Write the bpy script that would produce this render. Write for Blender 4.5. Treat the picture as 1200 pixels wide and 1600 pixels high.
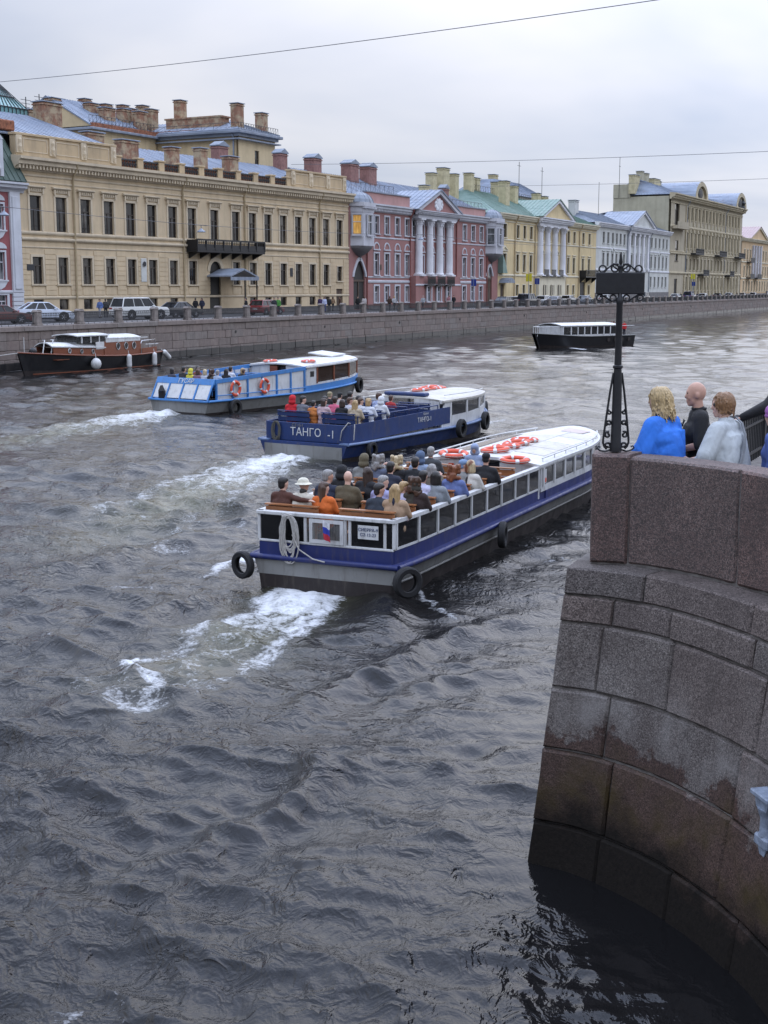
import bpy, bmesh, math, random
import numpy as np
from mathutils import Vector, Matrix, Euler
R = math.radians
random.seed(7)
scene = bpy.context.scene
for _o in list(bpy.data.objects): bpy.data.objects.remove(_o)
COL = scene.collection
# ------------------------------------------------------------------ camera
CAM_H = 5.7; F_PX = 2100.0; HORIZON = 450.0          # photograph 1200 x 1600
PITCH = math.atan((800 - HORIZON) / F_PX); SP, CP = math.sin(PITCH), math.cos(PITCH)
cd = bpy.data.cameras.new('camera'); cam = bpy.data.objects.new('camera', cd); COL.objects.link(cam)
cam.location = (0, 0, CAM_H); cam.rotation_euler = (math.pi/2 - PITCH, 0, 0)
cd.sensor_fit = 'VERTICAL'; cd.sensor_height = 24.0; cd.lens = 24.0*F_PX/1600
cd.clip_start = 0.1; cd.clip_end = 8000
scene.camera = cam
# ------------------------------------------------------------------ light
SUN_AZ, SUN_EL = 34.0, 40.0          # degrees right of the view, above the horizon
world = bpy.data.worlds.new('World'); scene.world = world; world.use_nodes = True
nt = world.node_tree; nt.nodes.clear(); N = nt.nodes; LK = nt.links
def wn(t, **k):
    n = N.new(t)
    for a, b in k.items(): setattr(n, a, b)
    return n
def wmath(op, a, b=None, c=None, clamp=False):
    n = N.new('ShaderNodeMath'); n.operation = op; n.use_clamp = clamp
    for i, q in enumerate((a, b, c)):
        if q is None: continue
        if isinstance(q, (int, float)): n.inputs[i].default_value = q
        else: LK.new(q, n.inputs[i])
    return n.outputs[0]
geo = wn('ShaderNodeTexCoord')
sky = wn('ShaderNodeTexSky', sky_type='NISHITA', sun_disc=False, sun_elevation=R(SUN_EL), sun_rotation=R(SUN_AZ))
skys = wn('ShaderNodeVectorMath', operation='SCALE'); LK.new(sky.outputs[0], skys.inputs[0]); skys.inputs['Scale'].default_value = 0.10
sep = wn('ShaderNodeSeparateXYZ'); LK.new(geo.outputs['Generated'], sep.inputs[0])
# cloud layer: view direction projected on a flat cloud ceiling, soft large billows
zc = wmath('MAXIMUM', sep.outputs[2], 0.0); zden = wmath('ADD', zc, 0.16)
px_ = wmath('DIVIDE', sep.outputs[0], zden); py_ = wmath('DIVIDE', sep.outputs[1], zden)
cmb = wn('ShaderNodeCombineXYZ'); LK.new(px_, cmb.inputs[0]); LK.new(py_, cmb.inputs[1])
nz = wn('ShaderNodeTexNoise'); nz.inputs['Scale'].default_value = 0.55; nz.inputs['Detail'].default_value = 5; nz.inputs['Roughness'].default_value = 0.5; nz.inputs['Distortion'].default_value = 0.35
LK.new(cmb.outputs[0], nz.inputs['Vector'])
ramp = wn('ShaderNodeValToRGB'); LK.new(nz.outputs['Fac'], ramp.inputs[0])
ramp.color_ramp.elements[0].position = 0.37; ramp.color_ramp.elements[0].color = (0.46, 0.525, 0.675, 1)
ramp.color_ramp.elements[1].position = 0.64; ramp.color_ramp.elements[1].color = (0.84, 0.835, 0.88, 1)
# overcast sky: brighter overhead and round the veiled sun
sd = (math.sin(R(SUN_AZ))*math.cos(R(SUN_EL)), math.cos(R(SUN_AZ))*math.cos(R(SUN_EL)), math.sin(R(SUN_EL)))
dot = wn('ShaderNodeVectorMath', operation='DOT_PRODUCT'); LK.new(geo.outputs['Generated'], dot.inputs[0]); dot.inputs[1].default_value = sd
glow = wmath('POWER', wmath('MAXIMUM', wmath('MULTIPLY_ADD', dot.outputs['Value'], 0.5, 0.5), 0.0), 11.0)
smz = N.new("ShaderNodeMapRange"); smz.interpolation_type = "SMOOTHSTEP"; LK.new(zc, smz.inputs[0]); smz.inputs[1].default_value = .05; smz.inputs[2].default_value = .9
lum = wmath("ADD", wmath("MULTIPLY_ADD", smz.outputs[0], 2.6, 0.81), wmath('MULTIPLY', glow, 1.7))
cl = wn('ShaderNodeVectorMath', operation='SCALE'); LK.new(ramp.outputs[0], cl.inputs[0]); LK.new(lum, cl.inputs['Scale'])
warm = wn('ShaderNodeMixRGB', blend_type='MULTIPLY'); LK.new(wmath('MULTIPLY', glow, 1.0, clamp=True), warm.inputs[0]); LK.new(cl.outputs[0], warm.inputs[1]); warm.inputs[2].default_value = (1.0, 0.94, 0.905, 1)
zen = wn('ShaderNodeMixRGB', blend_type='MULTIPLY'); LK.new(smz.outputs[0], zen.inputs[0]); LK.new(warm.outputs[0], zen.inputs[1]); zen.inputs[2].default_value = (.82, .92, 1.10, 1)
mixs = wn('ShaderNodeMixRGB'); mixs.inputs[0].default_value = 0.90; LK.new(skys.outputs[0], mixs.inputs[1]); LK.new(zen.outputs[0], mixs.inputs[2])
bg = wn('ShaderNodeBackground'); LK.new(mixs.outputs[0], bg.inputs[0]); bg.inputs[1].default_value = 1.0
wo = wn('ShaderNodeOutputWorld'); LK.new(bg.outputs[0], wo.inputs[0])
sl = bpy.data.lights.new('sun', 'SUN'); sl.energy = 0.8; sl.angle = R(110); sl.color = (1.0, 0.985, 0.97)
so = bpy.data.objects.new('sun', sl); COL.objects.link(so); so.location = (60, 20, 90)
so.rotation_euler = Vector(sd).to_track_quat('Z', 'Y').to_euler()
vs = scene.view_settings; vs.view_transform = 'Standard'; vs.look = 'None'; vs.exposure = 0.0; vs.gamma = 1.0; vs.use_curve_mapping = False
# ------------------------------------------------------------------ helpers
def ray(u, v):
    a = (800 - v)/F_PX
    return Vector(((u - 600)/F_PX, CP + a*SP, -SP + a*CP))
def at_z(u, v, z=0.0):
    d = ray(u, v); return d*((z - CAM_H)/d.z) + Vector((0, 0, CAM_H))
def at_y(u, v, y):
    d = ray(u, v); return d*(y/d.y) + Vector((0, 0, CAM_H))
class MB:
    def __init__(s): s.v = []; s.f = []; s.m = []; s.mi = 0
    def add(s, vs, fs, mi=None):
        o = len(s.v); s.v += [tuple(q) for q in vs]
        for f in fs: s.f.append(tuple(i + o for i in f)); s.m.append(s.mi if mi is None else mi)
        return s
    def box(s, x0, x1, y0, y1, z0, z1, c=0.0, mi=None):
        if x1 < x0: x0, x1 = x1, x0
        if y1 < y0: y0, y1 = y1, y0
        if z1 < z0: z0, z1 = z1, z0
        if c <= 0:
            return s.add([(x0,y0,z0),(x1,y0,z0),(x1,y1,z0),(x0,y1,z0),(x0,y0,z1),(x1,y0,z1),(x1,y1,z1),(x0,y1,z1)],
                         [(0,3,2,1),(4,5,6,7),(0,1,5,4),(1,2,6,5),(2,3,7,6),(3,0,4,7)], mi)
        X=(x0,x1);Y=(y0,y1);Z=(z0,z1); vs=[]; ix={}
        for i in (0,1):
            for j in (0,1):
                for k in (0,1):
                    sx,sy,sz=(c,-c)[i],(c,-c)[j],(c,-c)[k]
                    ix[i,j,k]=len(vs)
                    vs+=[(X[i],Y[j]+sy,Z[k]+sz),(X[i]+sx,Y[j],Z[k]+sz),(X[i]+sx,Y[j]+sy,Z[k])]
        g=lambda i,j,k,a: ix[i,j,k]+a
        fs=[]
        for i in (0,1): fs.append((g(i,0,0,0),g(i,1,0,0),g(i,1,1,0),g(i,0,1,0)))
        for j in (0,1): fs.append((g(0,j,0,1),g(1,j,0,1),g(1,j,1,1),g(0,j,1,1)))
        for k in (0,1): fs.append((g(0,0,k,2),g(1,0,k,2),g(1,1,k,2),g(0,1,k,2)))
        for j in (0,1):
            for k in (0,1): fs.append((g(0,j,k,1),g(1,j,k,1),g(1,j,k,2),g(0,j,k,2)))
        for i in (0,1):
            for k in (0,1): fs.append((g(i,0,k,0),g(i,1,k,0),g(i,1,k,2),g(i,0,k,2)))
        for i in (0,1):
            for j in (0,1): fs.append((g(i,j,0,0),g(i,j,1,0),g(i,j,1,1),g(i,j,0,1)))
        for i in (0,1):
            for j in (0,1):
                for k in (0,1): fs.append((g(i,j,k,0),g(i,j,k,1),g(i,j,k,2)))
        return s.add(vs, fs, mi)
    def prism(s, poly, a, b, plane='xz', mi=None):
        n = len(poly)
        def P(p, q): return {'xz': (p[0], q, p[1]), 'yz': (q, p[0], p[1]), 'xy': (p[0], p[1], q)}[plane]
        vs = [P(p, a) for p in poly] + [P(p, b) for p in poly]
        fs = [tuple(range(n))[::-1], tuple(range(n, 2*n))] + [(i, (i+1) % n, n+(i+1) % n, n+i) for i in range(n)]
        return s.add(vs, fs, mi)
    def tube(s, pts, r, n=6, closed=False, mi=None, r1=None):
        pts = [Vector(p) for p in pts]; m = len(pts); vs = []; fs = []
        up = Vector((0.13, 0.21, 0.97)).normalized(); prev = None
        for i, p in enumerate(pts):
            if closed: t = pts[(i+1) % m] - pts[i-1]
            else: t = pts[min(i+1, m-1)] - pts[max(i-1, 0)]
            t.normalize()
            if prev is None:
                a = t.cross(up); 
                if a.length < .05: a = t.cross(Vector((1, 0, 0)))
            else: a = prev - t*prev.dot(t)
            a.normalize(); prev = a; b = t.cross(a)
            rr = r if r1 is None else r + (r1 - r)*i/max(1, m-1)
            for k in range(n):
                an = 2*math.pi*k/n; vs.append(p + a*math.cos(an)*rr + b*math.sin(an)*rr)
        for i in range(m if closed else m-1):
            j = (i+1) % m
            for k in range(n): fs.append((i*n+k, i*n+(k+1) % n, j*n+(k+1) % n, j*n+k))
        if not closed: fs += [tuple(range(n))[::-1], tuple(range((m-1)*n, m*n))]
        return s.add(vs, fs, mi)
    def lathe(s, prof, c=(0, 0, 0), n=12, axis='z', mi=None, arc=None):
        vs = []; fs = []; m = len(prof)
        for r, h in prof:
            for k in range(n):
                an = 2*math.pi*k/n; x, y = r*math.cos(an), r*math.sin(an)
                q = {'z': (x, y, h), 'y': (x, h, y), 'x': (h, x, y)}[axis]
                vs.append((c[0]+q[0], c[1]+q[1], c[2]+q[2]))
        for i in range(m-1):
            for k in range(n): fs.append((i*n+k, i*n+(k+1) % n, (i+1)*n+(k+1) % n, (i+1)*n+k))
        fs += [tuple(range(n))[::-1], tuple(range((m-1)*n, m*n))]
        return s.add(vs, fs, mi)
    def torus(s, c, Rr, r, n=24, k=8, axis='z', mi=None, sq=1.0):
        vs = []; fs = []
        for i in range(n):
            a = 2*math.pi*i/n
            for j in range(k):
                b = 2*math.pi*j/k; q = Rr + r*math.cos(b); h = r*math.sin(b)*sq
                p = {'z': (q*math.cos(a), q*math.sin(a), h), 'y': (q*math.cos(a), h, q*math.sin(a)), 'x': (h, q*math.cos(a), q*math.sin(a))}[axis]
                vs.append((c[0]+p[0], c[1]+p[1], c[2]+p[2]))
        for i in range(n):
            for j in range(k): fs.append((i*k+j, ((i+1) % n)*k+j, ((i+1) % n)*k+(j+1) % k, i*k+(j+1) % k))
        return s.add(vs, fs, mi)
    def ell(s, c, r, n=12, m=8, M=None, mi=None):
        vs = []; fs = []
        for i in range(1, m):
            t = math.pi*i/m
            for k in range(n):
                a = 2*math.pi*k/n; vs.append(Vector((r[0]*math.sin(t)*math.cos(a), r[1]*math.sin(t)*math.sin(a), r[2]*math.cos(t))))
        vs += [Vector((0, 0, r[2])), Vector((0, 0, -r[2]))]
        if M is not None: vs = [M @ q for q in vs]
        vs = [q + Vector(c) for q in vs]
        for i in range(m-2):
            for k in range(n): fs.append((i*n+k, (i+1)*n+k, (i+1)*n+(k+1) % n, i*n+(k+1) % n))
        T = (m-1)*n
        for k in range(n): fs.append((T, k, (k+1) % n)); fs.append((T+1, (m-2)*n+(k+1) % n, (m-2)*n+k))
        return s.add(vs, fs, mi)
    def cap(s, p0, p1, r0, r1, n=10, mi=None):
        p0, p1 = Vector(p0), Vector(p1); d = p1 - p0; L = d.length
        q = d.to_track_quat('Z', 'Y') if L > 1e-6 else Euler((0, 0, 0)).to_quaternion()
        prof = [(math.sin(a)*r0, -math.cos(a)*r0) for a in (0.05, .5, 1.0)] + [(r0, 0), (r1, L)] + [(math.cos(a)*r1, L+math.sin(a)*r1) for a in (.5, 1.0, 1.52)]
        vs = []; fs = []; m = len(prof)
        for r, h in prof:
            for k in range(n):
                a = 2*math.pi*k/n; vs.append(p0 + q @ Vector((r*math.cos(a), r*math.sin(a), h)))
        for i in range(m-1):
            for k in range(n): fs.append((i*n+k, i*n+(k+1) % n, (i+1)*n+(k+1) % n, (i+1)*n+k))
        fs += [tuple(range(n))[::-1], tuple(range((m-1)*n, m*n))]
        return s.add(vs, fs, mi)
    def sweepx(s, prof, x0, x1, mi=None):     # closed (y,z) profile extruded along x
        return s.prism(prof, x0, x1, 'yz', mi)
    def mesh(s, name, mats, smooth=None):
        me = bpy.data.meshes.new(name); me.from_pydata(s.v, [], s.f)
        if not isinstance(mats, (list, tuple)): mats = [mats]
        for m in mats: me.materials.append(m)
        if any(s.m): me.polygons.foreach_set('material_index', s.m)
        bm = bmesh.new(); bm.from_mesh(me); bmesh.ops.recalc_face_normals(bm, faces=bm.faces); bm.to_mesh(me); bm.free()
        if smooth:
            me.polygons.foreach_set('use_smooth', [True]*len(me.polygons)); me.set_sharp_from_angle(angle=R(smooth))
        me.update(); return me
    def build(s, name, mats, parent=None, loc=None, rot=None, smooth=None):
        return inst(name, s.mesh(name, mats, smooth), parent, loc, rot)
def inst(name, me, parent=None, loc=None, rot=None, mats=None):
    o = bpy.data.objects.new(name, me); COL.objects.link(o)
    if parent is not None: o.parent = parent
    if loc is not None: o.location = loc
    if rot is not None: o.rotation_euler = rot
    if mats:
        for i, m in enumerate(mats):
            if m is not None: o.material_slots[i].link = 'OBJECT'; o.material_slots[i].material = m
    return o
def tag(o, label=None, cat=None, group=None, kind=None):
    if label: o['label'] = label
    if cat: o['category'] = cat
    if group: o['group'] = group
    if kind: o['kind'] = kind
    return o
def empty(name, loc, rz=0.0):
    o = bpy.data.objects.new(name, None); COL.objects.link(o); o.location = loc; o.rotation_euler = (0, 0, rz); o.empty_display_size = .2
    return o
# ------------------------------------------------------------------ materials
class NT:
    def __init__(s, name):
        s.m = bpy.data.materials.new(name); s.m.use_nodes = True; s.t = s.m.node_tree; s.n = s.t.nodes; s.l = s.t.links
        s.p = s.n['Principled BSDF']; s.out = s.n['Material Output']
    def node(s, t, **k):
        n = s.n.new(t)
        for a, b in k.items(): setattr(n, a, b)
        return n
    def put(s, inp, v):
        if isinstance(v, (int, float)): inp.default_value = v
        elif isinstance(v, (tuple, list)): inp.default_value = (*v, 1) if len(v) == 3 and len(inp.default_value) == 4 else v
        else: s.l.new(v, inp)
    def math(s, op, a, b=None, c=None, clamp=False):
        n = s.n.new('ShaderNodeMath'); n.operation = op; n.use_clamp = clamp
        for i, q in enumerate((a, b, c)):
            if q is not None: s.put(n.inputs[i], q)
        return n.outputs[0]
    def coord(s, kind='Object', scale=(1, 1, 1), rnd=False):
        if kind == 'World': c = s.node('ShaderNodeNewGeometry').outputs['Position']
        else: c = s.node('ShaderNodeTexCoord').outputs[kind]
        if rnd:
            oi = s.node('ShaderNodeObjectInfo'); a = s.node('ShaderNodeVectorMath', operation='ADD'); s.l.new(c, a.inputs[0])
            sc = s.math('MULTIPLY', oi.outputs['Random'], 57.0); cb = s.node('ShaderNodeCombineXYZ'); s.l.new(sc, cb.inputs[0]); s.l.new(sc, cb.inputs[2]); s.l.new(cb.outputs[0], a.inputs[1]); c = a.outputs[0]
        mp = s.node('ShaderNodeMapping'); s.l.new(c, mp.inputs[0]); mp.inputs['Scale'].default_value = scale
        return mp.outputs[0]
    def noise(s, co, scale, detail=3, rough=.5, dist=0):
        n = s.node('ShaderNodeTexNoise'); s.l.new(co, n.inputs['Vector']); n.inputs['Scale'].default_value = scale; n.inputs['Detail'].default_value = detail
        n.inputs['Roughness'].default_value = rough; n.inputs['Distortion'].default_value = dist
        return n.outputs['Fac']
    def voro(s, co, scale, out='Distance', feature='F1'):
        n = s.node('ShaderNodeTexVoronoi', feature=feature); s.l.new(co, n.inputs['Vector']); n.inputs['Scale'].default_value = scale; return n.outputs[out]
    def ramp(s, f, stops, interp='LINEAR'):
        n = s.node('ShaderNodeValToRGB'); s.put(n.inputs[0], f); e = n.color_ramp; e.interpolation = interp
        while len(e.elements) < len(stops): e.elements.new(.5)
        for el, (p, c) in zip(e.elements, stops): el.position = p; el.color = (c, c, c, 1) if isinstance(c, (int, float)) else (*c, 1)
        return n.outputs[0]
    def mix(s, f, a, b, mode='MIX'):
        n = s.node('ShaderNodeMixRGB', blend_type=mode); s.put(n.inputs[0], f); s.put(n.inputs[1], a); s.put(n.inputs[2], b); return n.outputs[0]
    def bump(s, h, strength=.3, dist=.02):
        n = s.node('ShaderNodeBump'); n.inputs['Strength'].default_value = strength; n.inputs['Distance'].default_value = dist; s.l.new(h, n.inputs['Height']); s.l.new(n.outputs[0], s.p.inputs['Normal'])
    def set(s, col=None, rough=None, metal=None, **k):
        if col is not None: s.put(s.p.inputs['Base Color'], col)
        if rough is not None: s.put(s.p.inputs['Roughness'], rough)
        if metal is not None: s.put(s.p.inputs['Metallic'], metal)
        for a, b in k.items(): s.put(s.p.inputs[a.replace('_', ' ')], b)
        return s.m
def scl(c, k): return tuple(min(1, x*k) for x in c)
def simple(name, col, rough=.6, metal=0.0, var=.18, scale=3.0, kind='Object', bump=0.0, bscale=40, **k):
    t = NT(name); co = t.coord(kind, rnd=(kind == 'Object'))
    c = t.ramp(t.noise(co, scale, 5, .6), [(.3, scl(col, 1-var)), (.7, scl(col, 1+var*.6))])
    if bump: t.bump(t.noise(co, bscale, 3), bump, .01)
    return t.set(c, rough, metal, **k)
def stucco(name, col, dirt=(.16, .13, .10), amount=.55):
    t = NT(name); co = t.coord('Object'); st = t.coord('Object', (1.0, 1.0, .16))
    c = t.ramp(t.noise(co, .45, 5, .6), [(.3, scl(col, .84)), (.7, scl(col, 1.06))])
    c = t.mix(t.math('MULTIPLY', t.ramp(t.noise(st, 1.3, 6, .62), [(.48, 0), (.74, 1)]), amount), c, t.mix(.5, c, dirt))
    c = t.mix(t.ramp(t.noise(co, 1.1, 8, .7), [(.63, 0), (.70, .7)]), c, scl(col, .72))
    t.bump(t.noise(co, 9, 5), .25, .02)
    return t.set(c, .9)
def brickish(name, col):
    t = NT(name); co = t.coord('Object', rnd=True)
    br = t.node('ShaderNodeTexBrick'); t.l.new(t.coord('Object', (1, 1, 1)), br.inputs[0]); br.inputs['Scale'].default_value = 4
    br.inputs['Color1'].default_value = (*col, 1); br.inputs['Color2'].default_value = (*scl(col, .7), 1); br.inputs['Mortar'].default_value = (*scl(col, .9), 1)
    c = t.mix(t.ramp(t.noise(co, 1.1, 6, .65), [(.42, 0), (.58, 1)]), br.outputs[0], (.40, .31, .20))
    c = t.mix(t.ramp(t.noise(co, 2.4, 6, .6), [(.5, 0), (.75, .6)]), c, (.10, .085, .07))
    t.bump(t.noise(co, 14, 4), .5, .03); return t.set(c, .95)
def roofmetal(name, a, b, rust=.25):
    t = NT(name); co = t.coord('Object'); st = t.coord('Object', (1, .12, .12))
    c = t.ramp(t.noise(st, 1.6, 5, .6), [(.3, a), (.68, b)])
    c = t.mix(t.math('MULTIPLY', t.ramp(t.noise(co, .8, 7, .7), [(.56, 0), (.66, 1)]), rust), c, (.17, .085, .05))
    return t.set(c, t.ramp(t.noise(co, 2, 3), [(.3, .45), (.7, .7)]), .12)
def glass_dark(name, a, b, rough=.06):
    t = NT(name); oi = t.node('ShaderNodeObjectInfo').outputs['Random']
    co = t.coord('Object', (1, 1, .3), rnd=True)
    c = t.mix(t.math('MULTIPLY', t.ramp(t.noise(co, 2.2, 3), [(.45, 0), (.62, 1)]), t.ramp(oi, [(.35, 0), (.9, 1)])), a, b)
    t.bump(t.noise(co, 1.4, 1), .06, .05)
    return t.set(c, rough, 0, IOR=1.5)
M = {}
M['y_wall'] = stucco('palace_stucco', (.585, .46, .295)); M['y_trim'] = stucco('palace_trim', (.58, .485, .345)); M['y_attic'] = stucco('palace_attic', (.49, .375, .23), amount=.9)
M['p_wall'] = stucco('pink_stucco', (.315, .155, .14)); M['p_trim'] = stucco('pink_trim', (.52, .52, .55), amount=.35); M['p_soft'] = stucco('pink_light', (.44, .25, .225))
M['l_wall'] = stucco('lemon_stucco', (.62, .49, .27)); M['l_trim'] = stucco('lemon_trim', (.66, .60, .45), amount=.3); M['l_white'] = stucco('white_columns', (.68, .68, .70), amount=.25)
M['w_wall'] = stucco('grey_white_stucco', (.56, .565, .53)); M['w_side'] = stucco('olive_side_wall', (.36, .34, .235))
M['b_wall'] = stucco('beige_stucco', (.42, .365, .26), amount=.8); M['b_trim'] = stucco('beige_trim', (.50, .43, .29), amount=.8); M['b_side'] = stucco('khaki_firewall', (.43, .40, .29))
M['o_wall'] = stucco('orange_stucco', (.60, .43, .25)); M['r_wall'] = stucco('crimson_stucco', (.30, .095, .10)); M['r_trim'] = stucco('white_rococo', (.56, .57, .60), amount=.3)
M['plinth'] = simple('grey_plinth', (.17, .16, .155), .85, var=.3, scale=2)
M['chim'] = brickish('worn_chimney', (.30, .155, .095)); M['chim_p'] = simple('pink_chimney', (.26, .135, .115), .9, var=.3); M['chim_y'] = simple('yellow_chimney', (.50, .44, .27), .9, var=.25, scale=1.5)
M['rust_brick'] = simple('rust_brick', (.27, .105, .055), .9, var=.6, scale=4)
M['zinc'] = roofmetal('zinc_roof', (.15, .18, .235), (.30, .345, .42), .35); M['zinc_d'] = roofmetal('zinc_roof_dark', (.15, .175, .215), (.26, .295, .35), .2)
M['green'] = roofmetal('green_roof', (.12, .20, .17), (.22, .31, .265), .15); M['green_d'] = roofmetal('dark_green_roof', (.045, .075, .06), (.075, .11, .09), .1); M['pinkroof'] = roofmetal('pink_roof', (.33, .235, .23), (.42, .32, .31), .2)
M['glass'] = glass_dark('window_glass', (.012, .012, .013), (.13, .115, .095)); M['glass_l'] = glass_dark('window_glass_curtain', (.045, .05, .058), (.30, .31, .32))
M['fr_dark'] = simple('dark_window_frame', (.055, .042, .032), .6); M['fr_white'] = simple('white_window_frame', (.58, .58, .60), .6)
M['iron'] = simple('black_iron', (.016, .016, .018), .5, .2, var=.3, scale=20); M['iron_d'] = simple('dark_iron', (.025, .026, .028), .6)
M['door'] = simple('brown_door', (.07, .04, .025), .6); M['blackdoor'] = simple('black_door', (.02, .018, .016), .6); M['pipe'] = simple('drainpipe', (.42, .33, .20), .6); M['pipe_r'] = simple('red_drainpipe', (.22, .07, .06), .6)
M['asph'] = simple('asphalt', (.062, .062, .066), .9, var=.25, scale=.6, kind='World', bump=.3, bscale=60); M['side'] = simple('pavement_slabs', (.17, .16, .155), .9, kind='World')
M['fgran'] = None
def far_granite():
    t = NT('embankment_granite'); co = t.coord('Object', rnd=True); oi = t.node('ShaderNodeObjectInfo').outputs['Random']; ge = t.node('ShaderNodeNewGeometry')
    try: isl = ge.outputs['Random Per Island']
    except Exception: isl = oi
    base = t.ramp(t.math('FRACT', t.math('ADD', oi, isl)), [(0, (.150, .118, .103)), (.3, (.195, .155, .135)), (.55, (.225, .165, .140)), (.8, (.205, .185, .168)), (1, (.165, .120, .102))])
    c = t.mix(.45, base, t.ramp(t.noise(co, 2.2, 6, .65), [(.3, (.115, .09, .08)), (.7, (.29, .25, .22))]))
    sz = t.node('ShaderNodeSeparateXYZ'); t.l.new(ge.outputs['Position'], sz.inputs[0])
    z = t.math('ADD', sz.outputs[2], t.math('MULTIPLY', t.noise(t.coord('World'), .5, 5, .6), .22))
    c = t.mix(t.ramp(z, [(.66, 1), (.74, 0)]), c, (.022, .021, .022))
    st = t.coord('World', (1.6, 1.6, .12)); c = t.mix(t.math('MULTIPLY', t.ramp(t.noise(st, 1.2, 5, .65), [(.5, 0), (.75, 1)]), .5), c, (.09, .075, .065))
    t.bump(t.noise(co, 12, 5, .6), .5, .03)
    return t.set(c, t.ramp(z, [(.6, .35), (.8, .85)]))
M['fgran'] = far_granite()
M['post'] = simple('granite_post', (.215, .185, .165), .85, var=.3, scale=3)
# ================================================================== people (built first, while the scene is still small)
def blob(name, mb, voxel, smooth=5, mats=None, fac=.5):
    me = bpy.data.meshes.new(name); me.from_pydata(mb.v, [], mb.f); o = bpy.data.objects.new(name, me); COL.objects.link(o)
    r = o.modifiers.new('r', 'REMESH'); r.mode = 'VOXEL'; r.voxel_size = voxel
    s = o.modifiers.new('s', 'SMOOTH'); s.factor = fac; s.iterations = smooth
    dg = bpy.context.evaluated_depsgraph_get(); dg.update()
    out = bpy.data.meshes.new_from_object(o.evaluated_get(dg)); out.name = name
    bpy.data.objects.remove(o); bpy.data.meshes.remove(me)
    out.materials.clear(); out.materials.append(mats)
    out.polygons.foreach_set('use_smooth', [True]*len(out.polygons)); out.update()
    return out
def cloth(name, col, wr=1.0):
    t = NT(name); co = t.coord('Object'); st = t.coord('Object', (1, 1, .55))
    c = t.ramp(t.noise(co, 9, 4), [(.3, scl(col, .82)), (.7, scl(col, 1.08))])
    h = t.math('ADD', t.noise(st, 9, 3, .5, 1.2), t.math('MULTIPLY', t.noise(co, 160, 2), .06))
    t.bump(h, .6*wr, .035); return t.set(c, .85, 0)
CL = {}
def clo(rgb):
    k = tuple(round(x, 3) for x in rgb)
    if k not in CL: CL[k] = cloth('cloth', rgb)
    return CL[k]
def skinmat(name, col):
    t = NT(name); co = t.coord('Object'); c = t.ramp(t.noise(co, 14, 4), [(.3, scl(col, .88)), (.7, scl(col, 1.06))]); return t.set(c, .5, 0)
SK = [skinmat('skin', (.50, .29, .21)), skinmat('skin_light', (.58, .36, .27)), skinmat('skin_tan', (.40, .22, .155))]
def hairmat(name, col):
    t = NT(name); co = t.coord('Object', (1, 1, .12)); c = t.ramp(t.noise(co, 70, 3, .6), [(.3, scl(col, .55)), (.7, scl(col, 1.25))]); t.bump(t.noise(co, 60, 2), .7, .012); return t.set(c, .45, 0)
HR = {k: hairmat('hair_'+k, c) for k, c in dict(black=(.018, .014, .012), brown=(.075, .038, .022), dkbrown=(.04, .022, .014), red=(.20, .065, .025), blond=(.42, .28, .13), fair=(.50, .39, .23), grey=(.26, .25, .24), white=(.55, .52, .46)).items()}
def head_parts(m, c, yaw=0, pitch=0, fine=False, k=1.0):
    Mx = Matrix.Rotation(yaw, 3, 'Z') @ Matrix.Rotation(pitch, 3, 'Y'); c = Vector(c)
    def E(p, r, n=14, mm=10): m.ell(c + Mx @ (Vector(p)*k), tuple(q*k for q in r), n, mm, Mx)
    E((-.004, 0, .022), (.099, .078, .104)); E((.022, 0, -.052), (.070, .058, .070)); E((.064, 0, -.098), (.027, .028, .024)); E((.05, 0, .0), (.052, .064, .07))
    m.cap(c + Mx @ Vector((.088, 0, .02))*k, c + Mx @ Vector((.105, 0, -.024))*k, .010*k, .0155*k, 8)
    for s in (-1, 1): E((-.006, s*.078, -.008), (.022, .013, .034), 8, 6)
    if fine:
        E((.083, 0, .036), (.018, .046, .012), 10, 6); E((.088, 0, -.062), (.016, .026, .010), 8, 6); E((.084, 0, -.076), (.016, .022, .009), 8, 6)
        for s in (-1, 1): E((.062, s*.034, -.03), (.03, .026, .03), 8, 6)
def hand_parts(m, w, fwd, up, side, fine, curl=.5):
    """w wrist, fwd pointing to the fingers, up = back of the hand, side = towards the thumb"""
    w, fwd, up, side = Vector(w), Vector(fwd).normalized(), Vector(up).normalized(), Vector(side).normalized()
    p = w + fwd*.055
    if not fine: m.cap(w, w+fwd*.09, .034, .030, 8); m.cap(w+fwd*.09, w+fwd*.15-up*.04*curl, .028, .018, 8); m.cap(w+fwd*.03+side*.03, w+fwd*.09+side*.06, .014, .011, 6); return
    for q in (-.022, -.007, .008, .023): m.cap(w+fwd*.005+side*q*.7, w+fwd*.085+side*q, .016, .013, 8)
    for q, L in ((-.028, .055), (-.010, .07), (.009, .074), (.027, .066)):
        a = w+fwd*.085+side*q; b = a+(fwd*math.cos(curl*.7)-up*math.sin(curl*.7))*L*.5; c = b+(fwd*math.cos(curl*1.7)-up*math.sin(curl*1.7))*L*.32; d = c+(fwd*math.cos(curl*2.4)-up*math.sin(curl*2.4))*L*.25
        m.cap(a, b, .0098, .0088, 8); m.cap(b, c, .0088, .008, 8); m.cap(c, d, .008, .0066, 8)
    a = w+fwd*.02+side*.024; b = a+fwd*.035+side*.028-up*.006; c = b+fwd*.03+side*.006-up*.012; m.cap(a, b, .013, .0105, 8); m.cap(b, c, .010, .0078, 8)
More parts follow.
